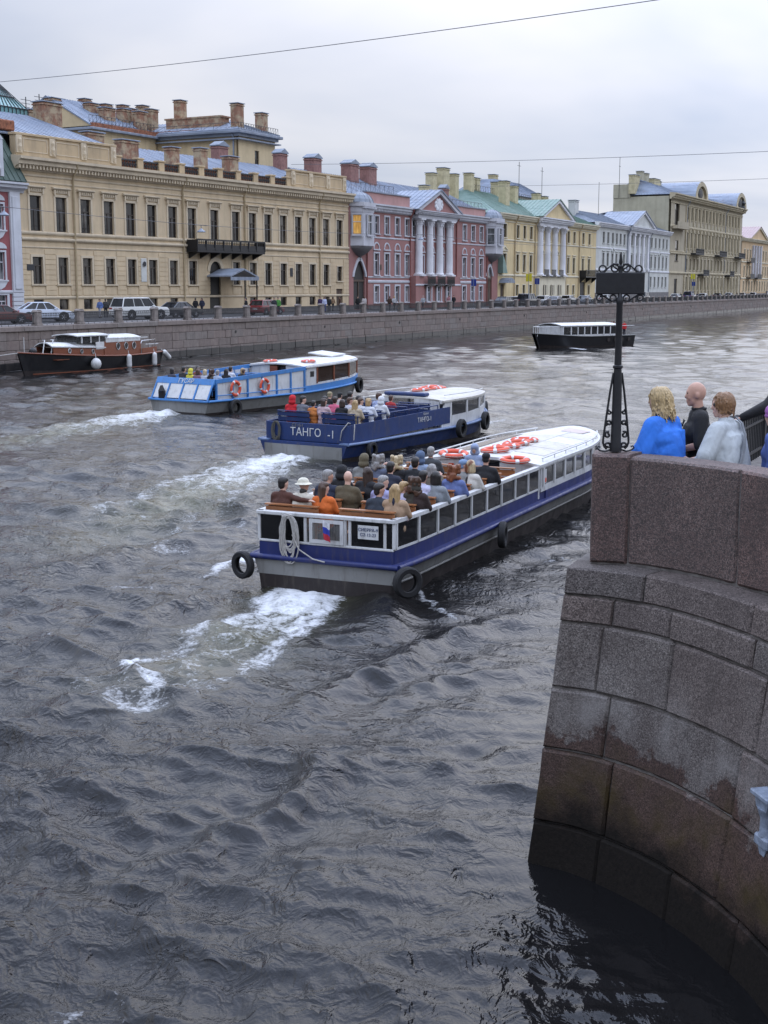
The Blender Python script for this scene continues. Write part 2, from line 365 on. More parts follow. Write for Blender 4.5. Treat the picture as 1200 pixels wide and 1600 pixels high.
def human(J, fat=1.0, fine=False, yaw=0, pitch=0, headk=1.0, hands=None, sleeve=1.0, coat=0.0, legs=True):
    """three MBs: body, top, trousers from joint positions"""
    b, t, l = MB(), MB(), MB(); sh = l.shoes = MB(); V = {k: Vector(v) for k, v in J.items()}
    head_parts(b, V['head'], yaw, pitch, fine, headk)
    nk = V['neck']; b.cap(nk-Vector((0, 0, .05)), V['head']+Vector((-.015, 0, -.05)), .062, .052, 10)
    def torso(m, g):
        h, ch = V['hip'], V['chest']; ax = (V['sl']-V['sr']).normalized()
        m.cap(h-ax*.085, h+ax*.085, .125*fat+g, .125*fat+g); mid = h.lerp(ch, .5); m.cap(mid-ax*.07, mid+ax*.07, .122*fat+g, .122*fat+g); m.cap(ch-ax*.085, ch+ax*.085, .130*fat+g, .130*fat+g)
        m.cap(V['sl']*.93+V['sr']*.07, V['sr']*.93+V['sl']*.07, .078+g, .078+g); s = (V['sl']+V['sr'])/2; m.cap(ch, s, .12*fat+g, .095+g); m.cap(s, nk, .075+g*.8, .06+g*.5); m.cap(h, mid, .13*fat+g, .125*fat+g)
    torso(b, -.012); torso(t, .010)
    for s in 'lr':
        S, Eb, Wr = V['s'+s], V['e'+s], V['w'+s]
        b.cap(S, Eb, .052, .042); b.cap(Eb, Wr, .042, .029); t.cap(S, Eb, .075*fat**.5, .058*fat**.5); t.cap(Eb, Eb.lerp(Wr, sleeve), .058*fat**.5, .043)
        f = (Wr-Eb).normalized(); up = Vector((0, 0, 1)); up = (up-f*up.dot(f)); up = up.normalized() if up.length > .1 else Vector((1, 0, 0)); sd = up.cross(f)*(1 if s == 'r' else -1)
        hd = (hands or {}).get(s)
        if hd: hand_parts(b, Wr, hd[0], hd[1], hd[2], fine, hd[3])
        else: hand_parts(b, Wr, f, up, -sd, fine)
        if legs:
            K, A = V['k'+s], V['a'+s]; H = V['hip']+(V['sl']-V['sr']).normalized()*(.09 if s == 'l' else -.09)
            b.cap(H, K, .078*fat, .055); b.cap(K, A, .052, .036); l.cap(H, K, .094*fat, .070); l.cap(K, A.lerp(K, .06), .068, .055)
            ft = V['f'+s]; b.cap(A, ft, .043, .036); b.cap(A-Vector((0, 0, .03)), ft, .04, .033); sh.cap(A-Vector((.03, 0, .03)), ft, .055, .045); sh.cap(A, A+Vector((0, 0, .03)), .052, .05)
    if legs: l.cap(V['hip']+Vector((0, -.085, 0)), V['hip']+Vector((0, .085, 0)), .133*fat, .133*fat)
    if coat:
        h = V['hip']; t.cap(h, h-Vector((0, 0, coat)), .16*fat, .19*fat)
    return b, t, l
SIT = dict(hip=(0, 0, .55), chest=(-.02, 0, .86), neck=(-.01, 0, 1.09), head=(.025, 0, 1.25), sl=(-.015, .185, 1.01), sr=(-.015, -.185, 1.01), el=(.06, .27, .78), er=(.06, -.27, .78), wl=(.27, .12, .68), wr=(.27, -.12, .68), kl=(.44, .11, .52), kr=(.44, -.11, .52), al=(.42, .11, .09), ar=(.42, -.11, .09), fl=(.57, .12, .045), fr=(.57, -.12, .045))
STD = dict(hip=(0, 0, .96), chest=(0, 0, 1.22), neck=(0, 0, 1.46), head=(.02, 0, 1.62), sl=(0, .19, 1.39), sr=(0, -.19, 1.39), el=(-.03, .25, 1.12), er=(-.03, -.25, 1.12), wl=(.05, .26, .88), wr=(.05, -.26, .88), kl=(.02, .1, .52), kr=(.02, -.1, .52), al=(-.01, .1, .09), ar=(-.01, -.1, .09), fl=(.13, .11, .045), fr=(.13, -.11, .045))
WALK = dict(STD, kl=(.16, .09, .53), kr=(-.05, -.09, .52), al=(.22, .09, .10), ar=(-.30, -.09, .16), fl=(.35, .1, .07), fr=(-.19, -.1, .05), el=(-.12, .25, 1.14), er=(.06, -.25, 1.12), wl=(-.02, .24, .92), wr=(.2, -.22, .94))
PHONE = dict(SIT, el=(.14, .24, .84), er=(.14, -.24, .84), wl=(.32, .07, 1.08), wr=(.32, -.07, 1.08))
ARMB = dict(SIT, er=(-.12, -.42, .98), wr=(-.16, -.66, .98), chest=(-.03, -.02, .86))
PR = {}
def proto(key, J, voxel, yaw=0, **k):
    b, t, l = human(J, yaw=yaw, **k)
    PR[key] = (blob('person', b, voxel, 3, SK[0]), blob('top', t, voxel, 5, clo((.2, .2, .2))), blob('trousers', l, voxel, 4, clo((.03, .035, .05))), J, yaw, blob('shoes', l.shoes, voxel, 3, clo((.02, .02, .022))))
proto('sit', SIT, .022); proto('sitl', SIT, .022, R(48)); proto('sitr', SIT, .022, R(-48)); proto('phone', PHONE, .022); proto('armb', ARMB, .022, R(-25)); proto('sitf', SIT, .022, 0, fat=1.16)
proto('stand', STD, .03); proto('walk', WALK, .03)
def hairblob(kind):
    m = MB()
    if kind != 'hat': m.ell((-.026, 0, .036), (.098, .089, .103)); m.ell((.012, 0, .068), (.095, .080, .064)); m.ell((-.05, 0, -.03), (.066, .082, .085))
    if kind == 'long':
        for y in (-.06, -.02, .02, .06): m.cap((-.06, y, .02), (-.095, y*1.15, -.30), .05, .035)
        for y in (-.075, .075): m.cap((-.01, y, 0), (-.03, y*1.1, -.2), .032, .022)
    if kind == 'bob':
        for a in range(-4, 5): an = math.pi+a*.42; m.cap((.07*math.cos(an)-.01, .075*math.sin(an), .03), (.085*math.cos(an)-.01, .092*math.sin(an), -.13), .038, .026)
    if kind == 'tail': m.cap((-.11, 0, .03), (-.15, 0, -.06), .03, .034); m.cap((-.15, 0, -.06), (-.145, 0, -.25), .034, .014)
    if kind == 'curly':
        rg = random.Random(4)
        for i in range(46):
            an = rg.uniform(.9, 5.4); z = rg.uniform(-.2, .13); q = .105 if z > -.05 else .12; m.ell((q*math.cos(an)-.02, q*math.sin(an), z), (.045, .045, .05), 8, 6)
    if kind == 'hat':
        m.ell((-.012, 0, .062), (.118, .098, .082)); m.lathe([(.02, .045), (.17, .028), (.175, .018), (.17, .012), (.02, .02)], (-.005, 0, 0), 18)
    if kind == 'cap': m = MB(); m.ell((-.012, 0, .06), (.112, .092, .078)); m.cap((.06, -.03, .045), (.155, -.02, .03), .03, .016); m.cap((.06, .03, .045), (.155, .02, .03), .03, .016); m.ell((-.04, 0, -.02), (.07, .08, .06))
    if kind == 'hood': m = MB(); m.ell((-.03, 0, .02), (.125, .112, .135)); m.ell((-.05, 0, -.09), (.12, .13, .09)); m.ell((.02, 0, .06), (.105, .1, .09))
    return blob('hair' if kind not in ('hat', 'cap', 'hood') else kind, m, .014 if kind in ('curly', 'tail') else .017, 4, HR['brown'])
HB = {k: hairblob(k) for k in ('short', 'long', 'bob', 'tail', 'curly', 'hat', 'cap', 'hood')}
HEADWEAR = {'hat': 'hat', 'cap': 'cap', 'hood': 'hood'}
def person(pose, loc, rz, top, hair=None, haircol='brown', trousers=(.03, .035, .05), skin=0, scale=1.0, label='', group=None, topname='jacket'):
    b, t, l, J, yaw, sh = PR[pose]
    o = inst('person', b, None, loc, (0, 0, rz), [SK[skin]]); o.scale = (scale,)*3
    tag(o, label, 'person', group)
    inst(topname, t, o, mats=[clo(top)]); inst('trousers', l, o, mats=[clo(trousers)]); inst('shoes', sh, o)
    if hair:
        mt = HR[haircol] if isinstance(haircol, str) else clo(haircol)
        inst(HEADWEAR.get(hair, 'hair'), HB[hair], o, Vector(J['head']), (0, 0, yaw), [mt])
    return o
# ================================================================== setting
EAZ = 25.16                                            # heading of the canal, degrees right of the view
ED = Vector((math.sin(R(EAZ)), math.cos(R(EAZ)), 0)); EN = Vector((-math.cos(R(EAZ)), math.sin(R(EAZ)), 0)); EP = 62.9
ERZ = R(90 - EAZ)
def emb(s, p, z=0.0): return ED*s + EN*p + Vector((0, 0, z))
# ---- value noise
_rg = np.random.RandomState(3); _tab = _rg.rand(256, 256)
def vnoise(x, y):
    xi = np.floor(x).astype(int); yi = np.floor(y).astype(int); fx = x - xi; fy = y - yi
    fx = fx*fx*(3-2*fx); fy = fy*fy*(3-2*fy); a = xi & 255; b = yi & 255; a1 = (a+1) & 255; b1 = (b+1) & 255
    return (_tab[a, b]*(1-fx)+_tab[a1, b]*fx)*(1-fy) + (_tab[a, b1]*(1-fx)+_tab[a1, b1]*fx)*fy
def fbm(x, y, o=4):
    t = 0; am = .5
    for i in range(o): t = t + am*vnoise(x*2**i + 17*i, y*2**i + 31*i); am *= .5
    return t
def polydist(X, Y, pts):
    best = np.full(X.shape, 1e9); tt = np.zeros(X.shape); L = [0]
    for a, b in zip(pts, pts[1:]): L.append(L[-1] + math.dist(a, b))
    for i, (a, b) in enumerate(zip(pts, pts[1:])):
        dx, dy = b[0]-a[0], b[1]-a[1]; l2 = dx*dx+dy*dy
        t = np.clip(((X-a[0])*dx+(Y-a[1])*dy)/l2, 0, 1); d = np.hypot(X-a[0]-t*dx, Y-a[1]-t*dy)
        m = d < best; best = np.where(m, d, best); tt = np.where(m, (L[i]+t*math.sqrt(l2))/L[-1], tt)
    return best, tt
def pxl(pts, z=0): return [tuple(at_z(u, v, z)[:2]) for u, v in pts]
def make_water():
    RAT, DTH = .0034, .0018
    rr = [.6, 2, 4]; r = 6.0
    while r < 460: rr.append(r); r *= 1+RAT
    rr += [520, 700, 1100, 2500, 6000]
    rr = np.array(rr)
    half = R(20); th = list(np.arange(-half, half+1e-6, DTH)) + list(np.linspace(half+.06, 2*math.pi-half-.06, 70)); th = np.array(th); nT = len(th); nR = len(rr)
    RR, TH = np.meshgrid(rr, th, indexing='ij'); X = RR*np.sin(TH); Y = RR*np.cos(TH); X0, Y0 = X.copy(), Y.copy()
    sp = np.maximum(RR*RAT, .03)
    # chop: lively where the boats stir it, calmer in the lee of the near abutment
    calm = 1/(1+np.exp(-( (X0 + 0.30*(Y0-14))/1.6 )))*np.clip((30-Y0)/12, 0, 1)
    calm = np.clip(calm, 0, 1)
    amp = (1.0 - .58*calm)*(.35+1.25*np.clip((fbm(X0*.22+3, Y0*.15+9, 3)-.2)*1.7, 0, 1))
    # pocket behind the abutment
    wallx = 1.2 + np.clip(12.6-Y0, 0, 6)*.55
    pocket = np.clip((X0-wallx+.4)/.5, 0, 1)*np.clip((13.2-Y0)/.6, 0, 1)
    amp = amp*(1-.93*pocket)
    Z = np.zeros_like(X); rg = np.random.RandomState(11); inwater = RR < 470
    K = 62
    for i in range(K):
        lam = .16*(34 ** (i/(K-1))); k = 2*math.pi/lam; an = R(22) + rg.normal(0, .62)
        if rg.rand() < .25: an = rg.uniform(-math.pi, math.pi)
        A = .0112*lam*min(1.0, (0.95/lam)**.75); dx, dy = math.sin(an), math.cos(an); ph = rg.rand()*6.283
        w = np.clip((lam/sp-3.0)/3.0, 0, 1)*amp*inwater
        p = k*(dx*X0+dy*Y0)+ph+1.6*fbm(X0/(lam*5)+i, Y0/(lam*5)+2*i, 2)*2
        Z += w*A*np.cos(p); s = w*A*.95*np.sin(p); X -= dx*s; Y -= dy*s
    foam = np.zeros_like(Z); churn = np.zeros_like(Z)
    wakes = [  # path (photo pixels on the water), width start/end, strength
        (pxl([(555, 893), (500, 915), (455, 950), (400, 985), (345, 1018), (290, 1048), (225, 1070)]), .45, 1.15, 1.2, 1.0),
        (pxl([(480, 712), (430, 722), (380, 735), (320, 760), (240, 800), (130, 845)]), .7, 2.1, .88, .95),
        (pxl([(315, 640), (270, 644), (200, 655), (110, 672), (0, 692), (-120, 712)]), .7, 2.1, .86, .9),
        (pxl([(392, 872), (360, 884), (318, 905)]), .22, .25, .8, .1),
        (pxl([(640, 918), (672, 945), (700, 965)]), .10, .16, .62, .0),
        (pxl([(760, 664), (790, 655), (812, 660)]), .5, .6, .6, .1),
        (pxl([(843, 538), (870, 541), (905, 545)]), .4, .6, .95, .0),
        (pxl([(200, 1030), (205, 1075), (240, 1085)]), .14, .3, .75, .0),
        (pxl([(20, 870), (60, 868)]), .25, .25, .5, .0), (pxl([(170, 918), (235, 925)]), .2, .3, .6, .0),
        (pxl([(560, 668), (610, 700), (640, 712)]), .5, .5, .45, .0),
    ]
    turb = fbm(X0*1.7, Y0*1.7, 5)
    for pts, w0, w1, st, ch in wakes:
        d, t = polydist(X0+(fbm(X0*.9, Y0*.9, 3)-.5)*1.1, Y0+(fbm(X0*.9+40, Y0*.9, 3)-.5)*1.1, pts)
        w = w0+(w1-w0)*np.sqrt(t); f = np.exp(-(d/w)**2)
        edge = np.exp(-((d-.72*w)/(.34*w))**2)
        fo = st*np.maximum(f*(1-ch*np.clip(-.12+1.1*t, 0, .6)), .80*edge*(1-.44*t))*(1-.2*t)
        foam = np.maximum(foam, fo*.98); churn = np.maximum(churn, ch*np.exp(-(d/(w*.8))**2)*(1-.85*t)*np.clip(t*5+.35, 0, 1))
        Z += f*(turb-.46)*(.85 if ch > .5 else .2)*(1-.6*t)*np.clip(14/np.maximum(RR, 1), .5, 1.0)*min(1, w0*1.8)
        Z += f*.05*(1-t)
    # wake ridges
    for pts, w, h in [(pxl([(905, 940), (800, 975), (640, 1010), (540, 1065), (470, 1110), (330, 1150)]), .34, .085),
                      (pxl([(860, 1045), (700, 1065), (600, 1090), (500, 1130)]), .28, .06),
                      (pxl([(600, 1170), (500, 1195), (420, 1265), (330, 1300), (200, 1370)]), .26, .10),
                      (pxl([(880, 1165), (740, 1180), (640, 1210)]), .2, .035), (pxl([(560, 905), (600, 930), (600, 965), (540, 1000)]), .45, .13),
                      (pxl([(0, 905), (120, 880), (250, 850), (360, 830)]), .6, .10), (pxl([(90, 985), (200, 965), (330, 930)]), .4, .09),
                      (pxl([(40, 720), (160, 735), (300, 720)]), .9, .12), (pxl([(330, 1400), (520, 1390), (700, 1370)]), .3, .03), (pxl([(0, 1130), (140, 1090), (260, 1095)]), .35, .06), (pxl([(0, 1260), (150, 1230), (330, 1180)]), .4, .06), (pxl([(720, 900), (800, 870), (900, 850)]), .3, .07), (pxl([(0, 780), (120, 800), (260, 780)]), .6, .09), (pxl([(780, 700), (900, 640), (1100, 600)]), .8, .05), (pxl([(600, 655), (800, 600), (1150, 560)]), 1.0, .05), (pxl([(60, 1480), (300, 1470), (520, 1500)]), .3, .04)]:
        d, t = polydist(X0+(fbm(X0*.5, Y0*.5, 2)-.4)*.9, Y0+(fbm(X0*.5+9, Y0*.5, 2)-.4)*.9, pts)
        en = np.sin(np.pi*np.clip(t, 0, 1))**.5
        Z += 1.3*h*en*(np.exp(-(d/w)**2) - .55*np.exp(-((d-1.7*w)/w)**2))
    # little white caps scattered over the stirred water
    capn = fbm(X0*.55+70, Y0*.75+11, 4); foam = np.maximum(foam, np.clip((capn-.64)*7, 0, .56)*(1-calm)*np.clip((60-RR)/40, 0, 1)*np.clip((RR-15)/6, 0, 1))
    streak = fbm(X0*.9+5, Y0*.35+50, 4); foam = np.maximum(foam, np.clip((streak-.56)*3.4, 0, .47)*(1-calm)*np.clip((45-RR)/30, 0, 1)*(X0 < .5))
    Z[RR < 5] = 0
    V = np.stack([X, Y, Z], -1).reshape(-1, 3)
    i, j = np.meshgrid(np.arange(nR-1), np.arange(nT), indexing='ij'); j2 = (j+1) % nT
    Fq = np.stack([i*nT+j, (i+1)*nT+j, (i+1)*nT+j2, i*nT+j2], -1).reshape(-1, 4)
    me = bpy.data.meshes.new('water'); me.vertices.add(len(V)); me.vertices.foreach_set('co', V.astype(np.float32).ravel())
    me.loops.add(Fq.size); me.loops.foreach_set('vertex_index', Fq[:, ::-1].astype(np.int32).ravel())
    me.polygons.add(len(Fq)); me.polygons.foreach_set('loop_start', np.arange(0, Fq.size, 4, dtype=np.int32))
    me.polygons.foreach_set('use_smooth', np.ones(len(Fq), bool)); me.update(calc_edges=True)
    for nm, arr in (('foam', foam), ('churn', churn), ('calm', np.clip(calm*.72+pocket+np.clip((RR-28)/110, 0, .97), 0, 1))):
        at = me.attributes.new(nm, 'FLOAT', 'POINT'); at.data.foreach_set('value', arr.astype(np.float32).ravel())
    t = NT('river_water'); co = t.coord('World')
    A = lambda n: t.node('ShaderNodeAttribute', attribute_name=n).outputs['Fac']
    fo, ch, ca = A('foam'), A('churn'), A('calm')
    n1 = t.noise(co, 3.2, 9, .68, .9); n2 = t.noise(co, 17, 4, .62, .5); n3 = t.noise(co, 1.1, 4, .6, .4)
    lace = t.math('MULTIPLY_ADD', n2, .45, t.math('MULTIPLY', n1, .75))
    lace = t.math('ADD', lace, t.math('MULTIPLY_ADD', n3, .3, -.15))
    fm = t.math('SUBTRACT', t.math('MULTIPLY_ADD', fo, .72, lace), .905)
    fmask = t.ramp(t.math('MULTIPLY_ADD', fm, 3.2, .05, clamp=True), [(0, 0), (.55, .62), (1, .95)])
    wcol = (.0080, .0078, .0082)
    chm = t.math('MULTIPLY', t.math('MULTIPLY', ch, 1.2), t.ramp(n1, [(.3, .25), (.6, 1)]), clamp=True)
    c = t.mix(chm, wcol, (.20, .19, .105))
    c = t.mix(fmask, c, (.66, .67, .68))
    t.set(c, t.math('MULTIPLY_ADD', fmask, .5, t.math('MULTIPLY_ADD', chm, .22, .028)), 0, IOR=1.333)
    # ripples too small for the mesh
    rp = t.coord('World', (1, .75, 1)); ridge = lambda n_: t.math('SUBTRACT', 1.0, t.math('ABSOLUTE', t.math('MULTIPLY_ADD', n_, 2.0, -1.0)))
    bh = t.math('ADD', t.math('MULTIPLY', ridge(t.noise(rp, 3.4, 3, .55, .6)), .62), t.math('MULTIPLY', ridge(t.noise(rp, 11, 3, .6, .5)), .11)); bh = t.math('ADD', bh, t.math('MULTIPLY', t.noise(rp, 40, 2, .6), .03))
    bh = t.math('ADD', bh, t.math('MULTIPLY', fmask, .35))
    patch = t.ramp(t.noise(t.coord('World', (1, .7, 1)), .33, 4, .55), [(.36, .35), (.60, 1.1)])
    t.bump(bh, .5, .12); t.l.new(t.math('MULTIPLY', patch, t.math('MULTIPLY_ADD', ca, -.66, .92)), [n for n in t.n if n.type == 'BUMP'][0].inputs['Strength'])
    me.materials.append(t.m)
    o = bpy.data.objects.new('water', me); COL.objects.link(o); tag(o, kind='structure')
make_water()
# ---- land on the far side
mb = MB(); q = [emb(-700, EP+.6, 2.97), emb(2600, EP+.6, 2.97), emb(2600, 4000, 2.97), emb(-700, 4000, 2.97)]; mb.add(q, [(0, 1, 2, 3)])
tag(mb.build('road', M['asph']), kind='structure')
mb = MB(); mb.box(-300, 900, .62, 3.2, 2.99, 3.08)
o = mb.build('pavement', M['side'], None, tuple(EN*EP), (0, 0, ERZ)); tag(o, kind='structure')
# ---- far quay wall of granite blocks
wall = empty('embankment_wall', emb(40, EP, 0), ERZ); tag(wall, 'long brown granite embankment wall with black wet foot on the far bank', 'wall')
mb = MB(); mb.box(-340, 900, .07, 1.2, -1.5, 2.9); mb.build('wall_core', M['fgran'], wall)
mb = MB()
S0 = 14.0
for s in range(0, 220): mb.box(-300+s*5.4+.015, -300+(s+1)*5.4-.015, -.10, .9, 2.70, 3.06, .03)
mb.build('coping', M['fgran'], wall)
rows = [(2.70, 2.08), (2.08, 1.42), (1.42, .78), (.78, .05), (.05, -.6)]
rest = MB(); cnt = 0; rs = random.Random(5); shapes = {}
for ri, (zt, zb) in enumerate(rows):
    s = S0 + rs.random(); 
    while s < 420:
        w = round(rs.choice((1.0, 1.3, 1.6, 1.9, 2.3)), 1)
        near = ri < 4 and s < 118
        j = rs.choice((0, .012, .025, .04))
        if near:
            k = (w, ri)
            if k not in shapes: m_ = MB(); m_.box(.012, w-.012, 0, .3, zb+.012, zt-.012, .022); shapes[k] = m_.mesh('granite_block', M['fgran'])
            inst('granite_block', shapes[k], wall, (s, -j+.03, 0)); cnt += 1
        else: rest.box(s+.012, s+w-.012, -j+.03, .3, zb+.012, zt-.012, .02)
        s += w
o = rest.build('granite_blocks', M['fgran'], wall); o['kind'] = 'stuff'
# iron rings / drain holes
for s in (63, 80, 98, 116, 140, 170, 205, 245):
    mb = MB(); mb.lathe([(.02, 0), (.13, 0), (.13, .06), (.02, .06)], (0, 0, 0), 10, 'y'); mb.build('drain_hole', M['blackdoor'], wall, (s, -.05, 1.9))
# ---- railing with granite posts
fence = empty('embankment_railing', emb(40, EP+.35, 3.06), ERZ); tag(fence, 'iron embankment railing with squat granite posts along the far quay', 'railing')
pm = MB(); pm.box(-.33, .33, -.27, .27, 0, .16, .02); pm.box(-.27, .27, -.22, .22, .16, .92, .03); pm.box(-.31, .31, -.26, .26, .92, 1.02, .03); pm.prism([(-.29, 1.02), (.29, 1.02), (.17, 1.12), (-.17, 1.12)], -.22, .22)
pmesh = pm.mesh('post', M['post'])
SPC = 4.80
gm = MB(); L_ = SPC-.62
gm.box(0, L_, -.025, .025, .84, .89); gm.box(0, L_, -.02, .02, .14, .18); gm.box(0, L_, -.015, .015, .66, .69)
nb = 30
for i in range(nb):
    x = (i+.5)*L_/nb; gm.box(x-.013, x+.013, -.013, .013, 0 if i % 5 == 0 else .10, .84)
    if i % 2 == 0: gm.torus((x+L_/nb/2, 0, .765), .055, .011, 8, 4, 'y')
gmesh = gm.mesh('iron_panel', M['iron_d'])
for i in range(84):
    s = 76.73-40 - 2*SPC + i*SPC
    inst('post', pmesh, fence, (s, 0, 0)); inst('iron_panel', gmesh, fence, (s+.31, 0, 0))
# ================================================================== buildings
Z0 = 3.0
def bld(name, label, P, az):
    o = empty(name, (P[0], P[1], Z0), R(90 - az)); tag(o, label, 'building'); return o
def part(mb, name, mat, b, smooth=None, loc=(0, 0, -Z0), rot=None): return mb.build(name, mat, b, loc, rot, smooth)
class WT:
    """a kind of window; opening w x h, origin at the middle of the opening's foot on the wall plane"""
    def __init__(s, w, h, fm, gm, depth=.26, sur=None, sm=None, hood=None, sill=True, nx=2, tr=.68, arch=0, proud=.07, key=False):
        s.w, s.h, s.depth = w, h, depth
        m = MB(); d0, d1 = depth-.10, depth-.02; t = .075; hw = w/2
        m.box(-hw, -hw+t, d0, d1, 0, h); m.box(hw-t, hw, d0, d1, 0, h); m.box(-hw+t, hw-t, d0, d1, 0, t); m.box(-hw+t, hw-t, d0, d1, h-t, h)
        for i in range(1, nx): x = -hw+w*i/nx; m.box(x-.035, x+.035, d0+.005, d1, t, h*tr if tr else h-t)
        if tr: m.box(-hw+t, hw-t, d0-.02, d1, h*tr, h*tr+.09)
        s.frame = m.mesh('window', fm)
        m = MB(); m.box(-hw+.01, hw-.01, d1-.03, d1+.03, .01, h-.01); s.pane = m.mesh('pane', gm)
        s.sub = []
        if sur:
            m = MB(); p = proud
            m.box(-hw-sur, -hw+.003, -p, .02, 0, h); m.box(hw-.003, hw+sur, -p, .02, 0, h); m.box(-hw-sur, hw+sur, -p-.005, .02, h, h+sur)
            if arch:
                n = 9
                for rr0, rr1, pp in ((hw+sur*.2, hw+sur*1.1, p), ):
                    for k in range(n):
                        a0, a1 = math.pi*k/n, math.pi*(k+1)/n; zc = h+arch
                        m.prism([(rr0*math.cos(a0), zc+rr0*math.sin(a0)*1.05), (rr1*math.cos(a0), zc+rr1*math.sin(a0)*1.05), (rr1*math.cos(a1), zc+rr1*math.sin(a1)*1.05), (rr0*math.cos(a1), zc+rr0*math.sin(a1)*1.05)], -pp, .02)
                m.box(-hw-sur*1.6, hw+sur*1.6, -p-.08, .02, h+arch-.16, h+arch)
            s.sub.append(('surround', m.mesh('surround', sm)))
        if sill:
            m = MB(); m.box(-hw-(sur or .05)-.08, hw+(sur or .05)+.08, -.17, .02, -.13, 0); s.sub.append(('sill', m.mesh('sill', sm or fm)))
        if hood:
            m = MB(); e = hw+(sur or 0); z = h+(sur or 0)+.12
            if hood == 'cornice':
                m.box(-e-.02, e+.02, -.10, .02, z, z+.30)
                for i in range(7): x = -e+.1+(2*e-.2)*i/6; m.box(x-.05, x+.05, -.17, -.10, z+.10, z+.28)
                m.sweepx([(.02, z+.30), (-.16, z+.30), (-.30, z+.40), (-.30, z+.48), (.02, z+.56)], -e-.22, e+.22)
                for x in (-e+.04, e-.04): m.box(x-.07, x+.07, -.22, -.10, z-.18, z+.30)
            if hood == 'flat': m.sweepx([(.02, z), (-.10, z), (-.2, z+.12), (-.2, z+.2), (.02, z+.24)], -e-.12, e+.12)
            if hood == 'pedi':
                m.sweepx([(.02, z), (-.10, z), (-.2, z+.12), (-.2, z+.2), (.02, z+.24)], -e-.15, e+.15)
                m.prism([(-e-.2, z+.24), (e+.2, z+.24), (0, z+.85)], -.06, .02)
                for sg in (-1, 1): m.prism([(sg*(e+.24), z+.24), (sg*(e+.0), z+.24), (0, z+.74), (0, z+.95)], -.22, .0)
            s.sub.append(('hood', m.mesh('hood', sm)))
    def put(s, b, x, z, y=0, rz=0):
        o = inst('window', s.frame, b, (x, y, z-Z0), (0, 0, rz)); inst('pane', s.pane, o)
        for n, me in s.sub: inst(n, me, o)
def wallholes(m, x0, x1, z0, z1, holes, depth=.26, y=0, mi=None):
    xs = sorted({x0, x1} | {h[i] for h in holes for i in (0, 1)}); zs = sorted({z0, z1} | {h[i] for h in holes for i in (2, 3)})
    for i in range(len(xs)-1):
        if xs[i+1]-xs[i] < 1e-4: continue
        xm = (xs[i]+xs[i+1])/2; run = None
        for j in range(len(zs)-1):
            zm = (zs[j]+zs[j+1])/2; solid = not any(h[0] < xm < h[1] and h[2] < zm < h[3] for h in holes)
            if solid and run is None: run = zs[j]
            if run is not None and (not solid or j == len(zs)-2):
                e = zs[j+1] if solid else zs[j]
                m.add([(xs[i], y, run), (xs[i+1], y, run), (xs[i+1], y, e), (xs[i], y, e)], [(0, 1, 2, 3)], mi); run = None
    for a, b_, c, d in holes:
        D = y+depth
        m.add([(a, y, c), (b_, y, c), (b_, y, d), (a, y, d), (a, D, c), (b_, D, c), (b_, D, d), (a, D, d)], [(0, 1, 5, 4), (1, 2, 6, 5), (2, 3, 7, 6), (3, 0, 4, 7)], mi)
def front(b, x0, x1, z0, z1, wins, mat, name='wall', y=0, extra=()):
    m = MB(); wallholes(m, x0, x1, z0, z1, [(x-t.w/2, x+t.w/2, z, z+t.h) for t, x, z in wins] + list(extra), y=y)
    o = part(m, name, mat, b)
    for t, x, z in wins: t.put(b, x, z, y)
    return o
def body(b, x0, x1, y0, y1, z0, z1, mat, name='side_wall'):
    m = MB(); m.box(x0, x1, y0, y1, z0, z1); return part(m, name, mat, b)
def cornice(b, x0, x1, z, h, p, mat, name='cornice', y=0, dent=None, dm=None):
    m = MB(); m.sweepx([(y+.25, z), (y-.12*p, z), (y-.22*p, z+.25*h), (y-.75*p, z+.45*h), (y-.75*p, z+.7*h), (y-p, z+.8*h), (y-p, z+h), (y+.25, z+h*1.12)], x0, x1); o = part(m, name, mat, b)
    if dent:
        m = MB(); n = int((x1-x0)/dent)
        for i in range(n): x = x0+(i+.5)*(x1-x0)/n; m.box(x-dent*.24, x+dent*.24, y-.62*p, y-.1*p, z+.12*h, z+.43*h)
        part(m, 'modillions', dm or mat, b)
    return o
def belt(b, x0, x1, z, h, p, mat, name='string_course', y=0):
    m = MB(); m.sweepx([(y+.02, z), (y-p*.6, z), (y-p, z+h*.4), (y-p, z+h*.8), (y-.3*p, z+h), (y+.02, z+h)], x0, x1); return part(m, name, mat, b)
def slope(b, c, mat, name='roof', seams=.65, thick=.12, rib=.05):
    """c: four corners (eave0, eave1, ridge1, ridge0); standing seams run eave to ridge"""
    c = [Vector(q) for q in c]; n = (c[1]-c[0]).cross(c[3]-c[0]).normalized()
    if n.z < 0: n = -n
    m = MB(); lo = [q - n*thick for q in c]; m.add(c+lo, [(0, 1, 2, 3), (4, 5, 6, 7), (0, 1, 5, 4), (1, 2, 6, 5), (2, 3, 7, 6), (3, 0, 4, 7)])
    k = max(1, int((c[1]-c[0]).length/seams))
    for i in range(k+1):
        f = min(.999, max(.001, i/k)); a = c[0].lerp(c[1], f); d = c[3].lerp(c[2], f)
        if (d-a).length < .2: continue
        t = (c[1]-c[0]).normalized()*.018
        m.add([a-t, a+t, d+t, d-t, a-t+n*rib, a+t+n*rib, d+t+n*rib, d-t+n*rib], [(4, 5, 6, 7), (0, 1, 5, 4), (1, 2, 6, 5), (2, 3, 7, 6), (3, 0, 4, 7)])
    return part(m, name, mat, b)
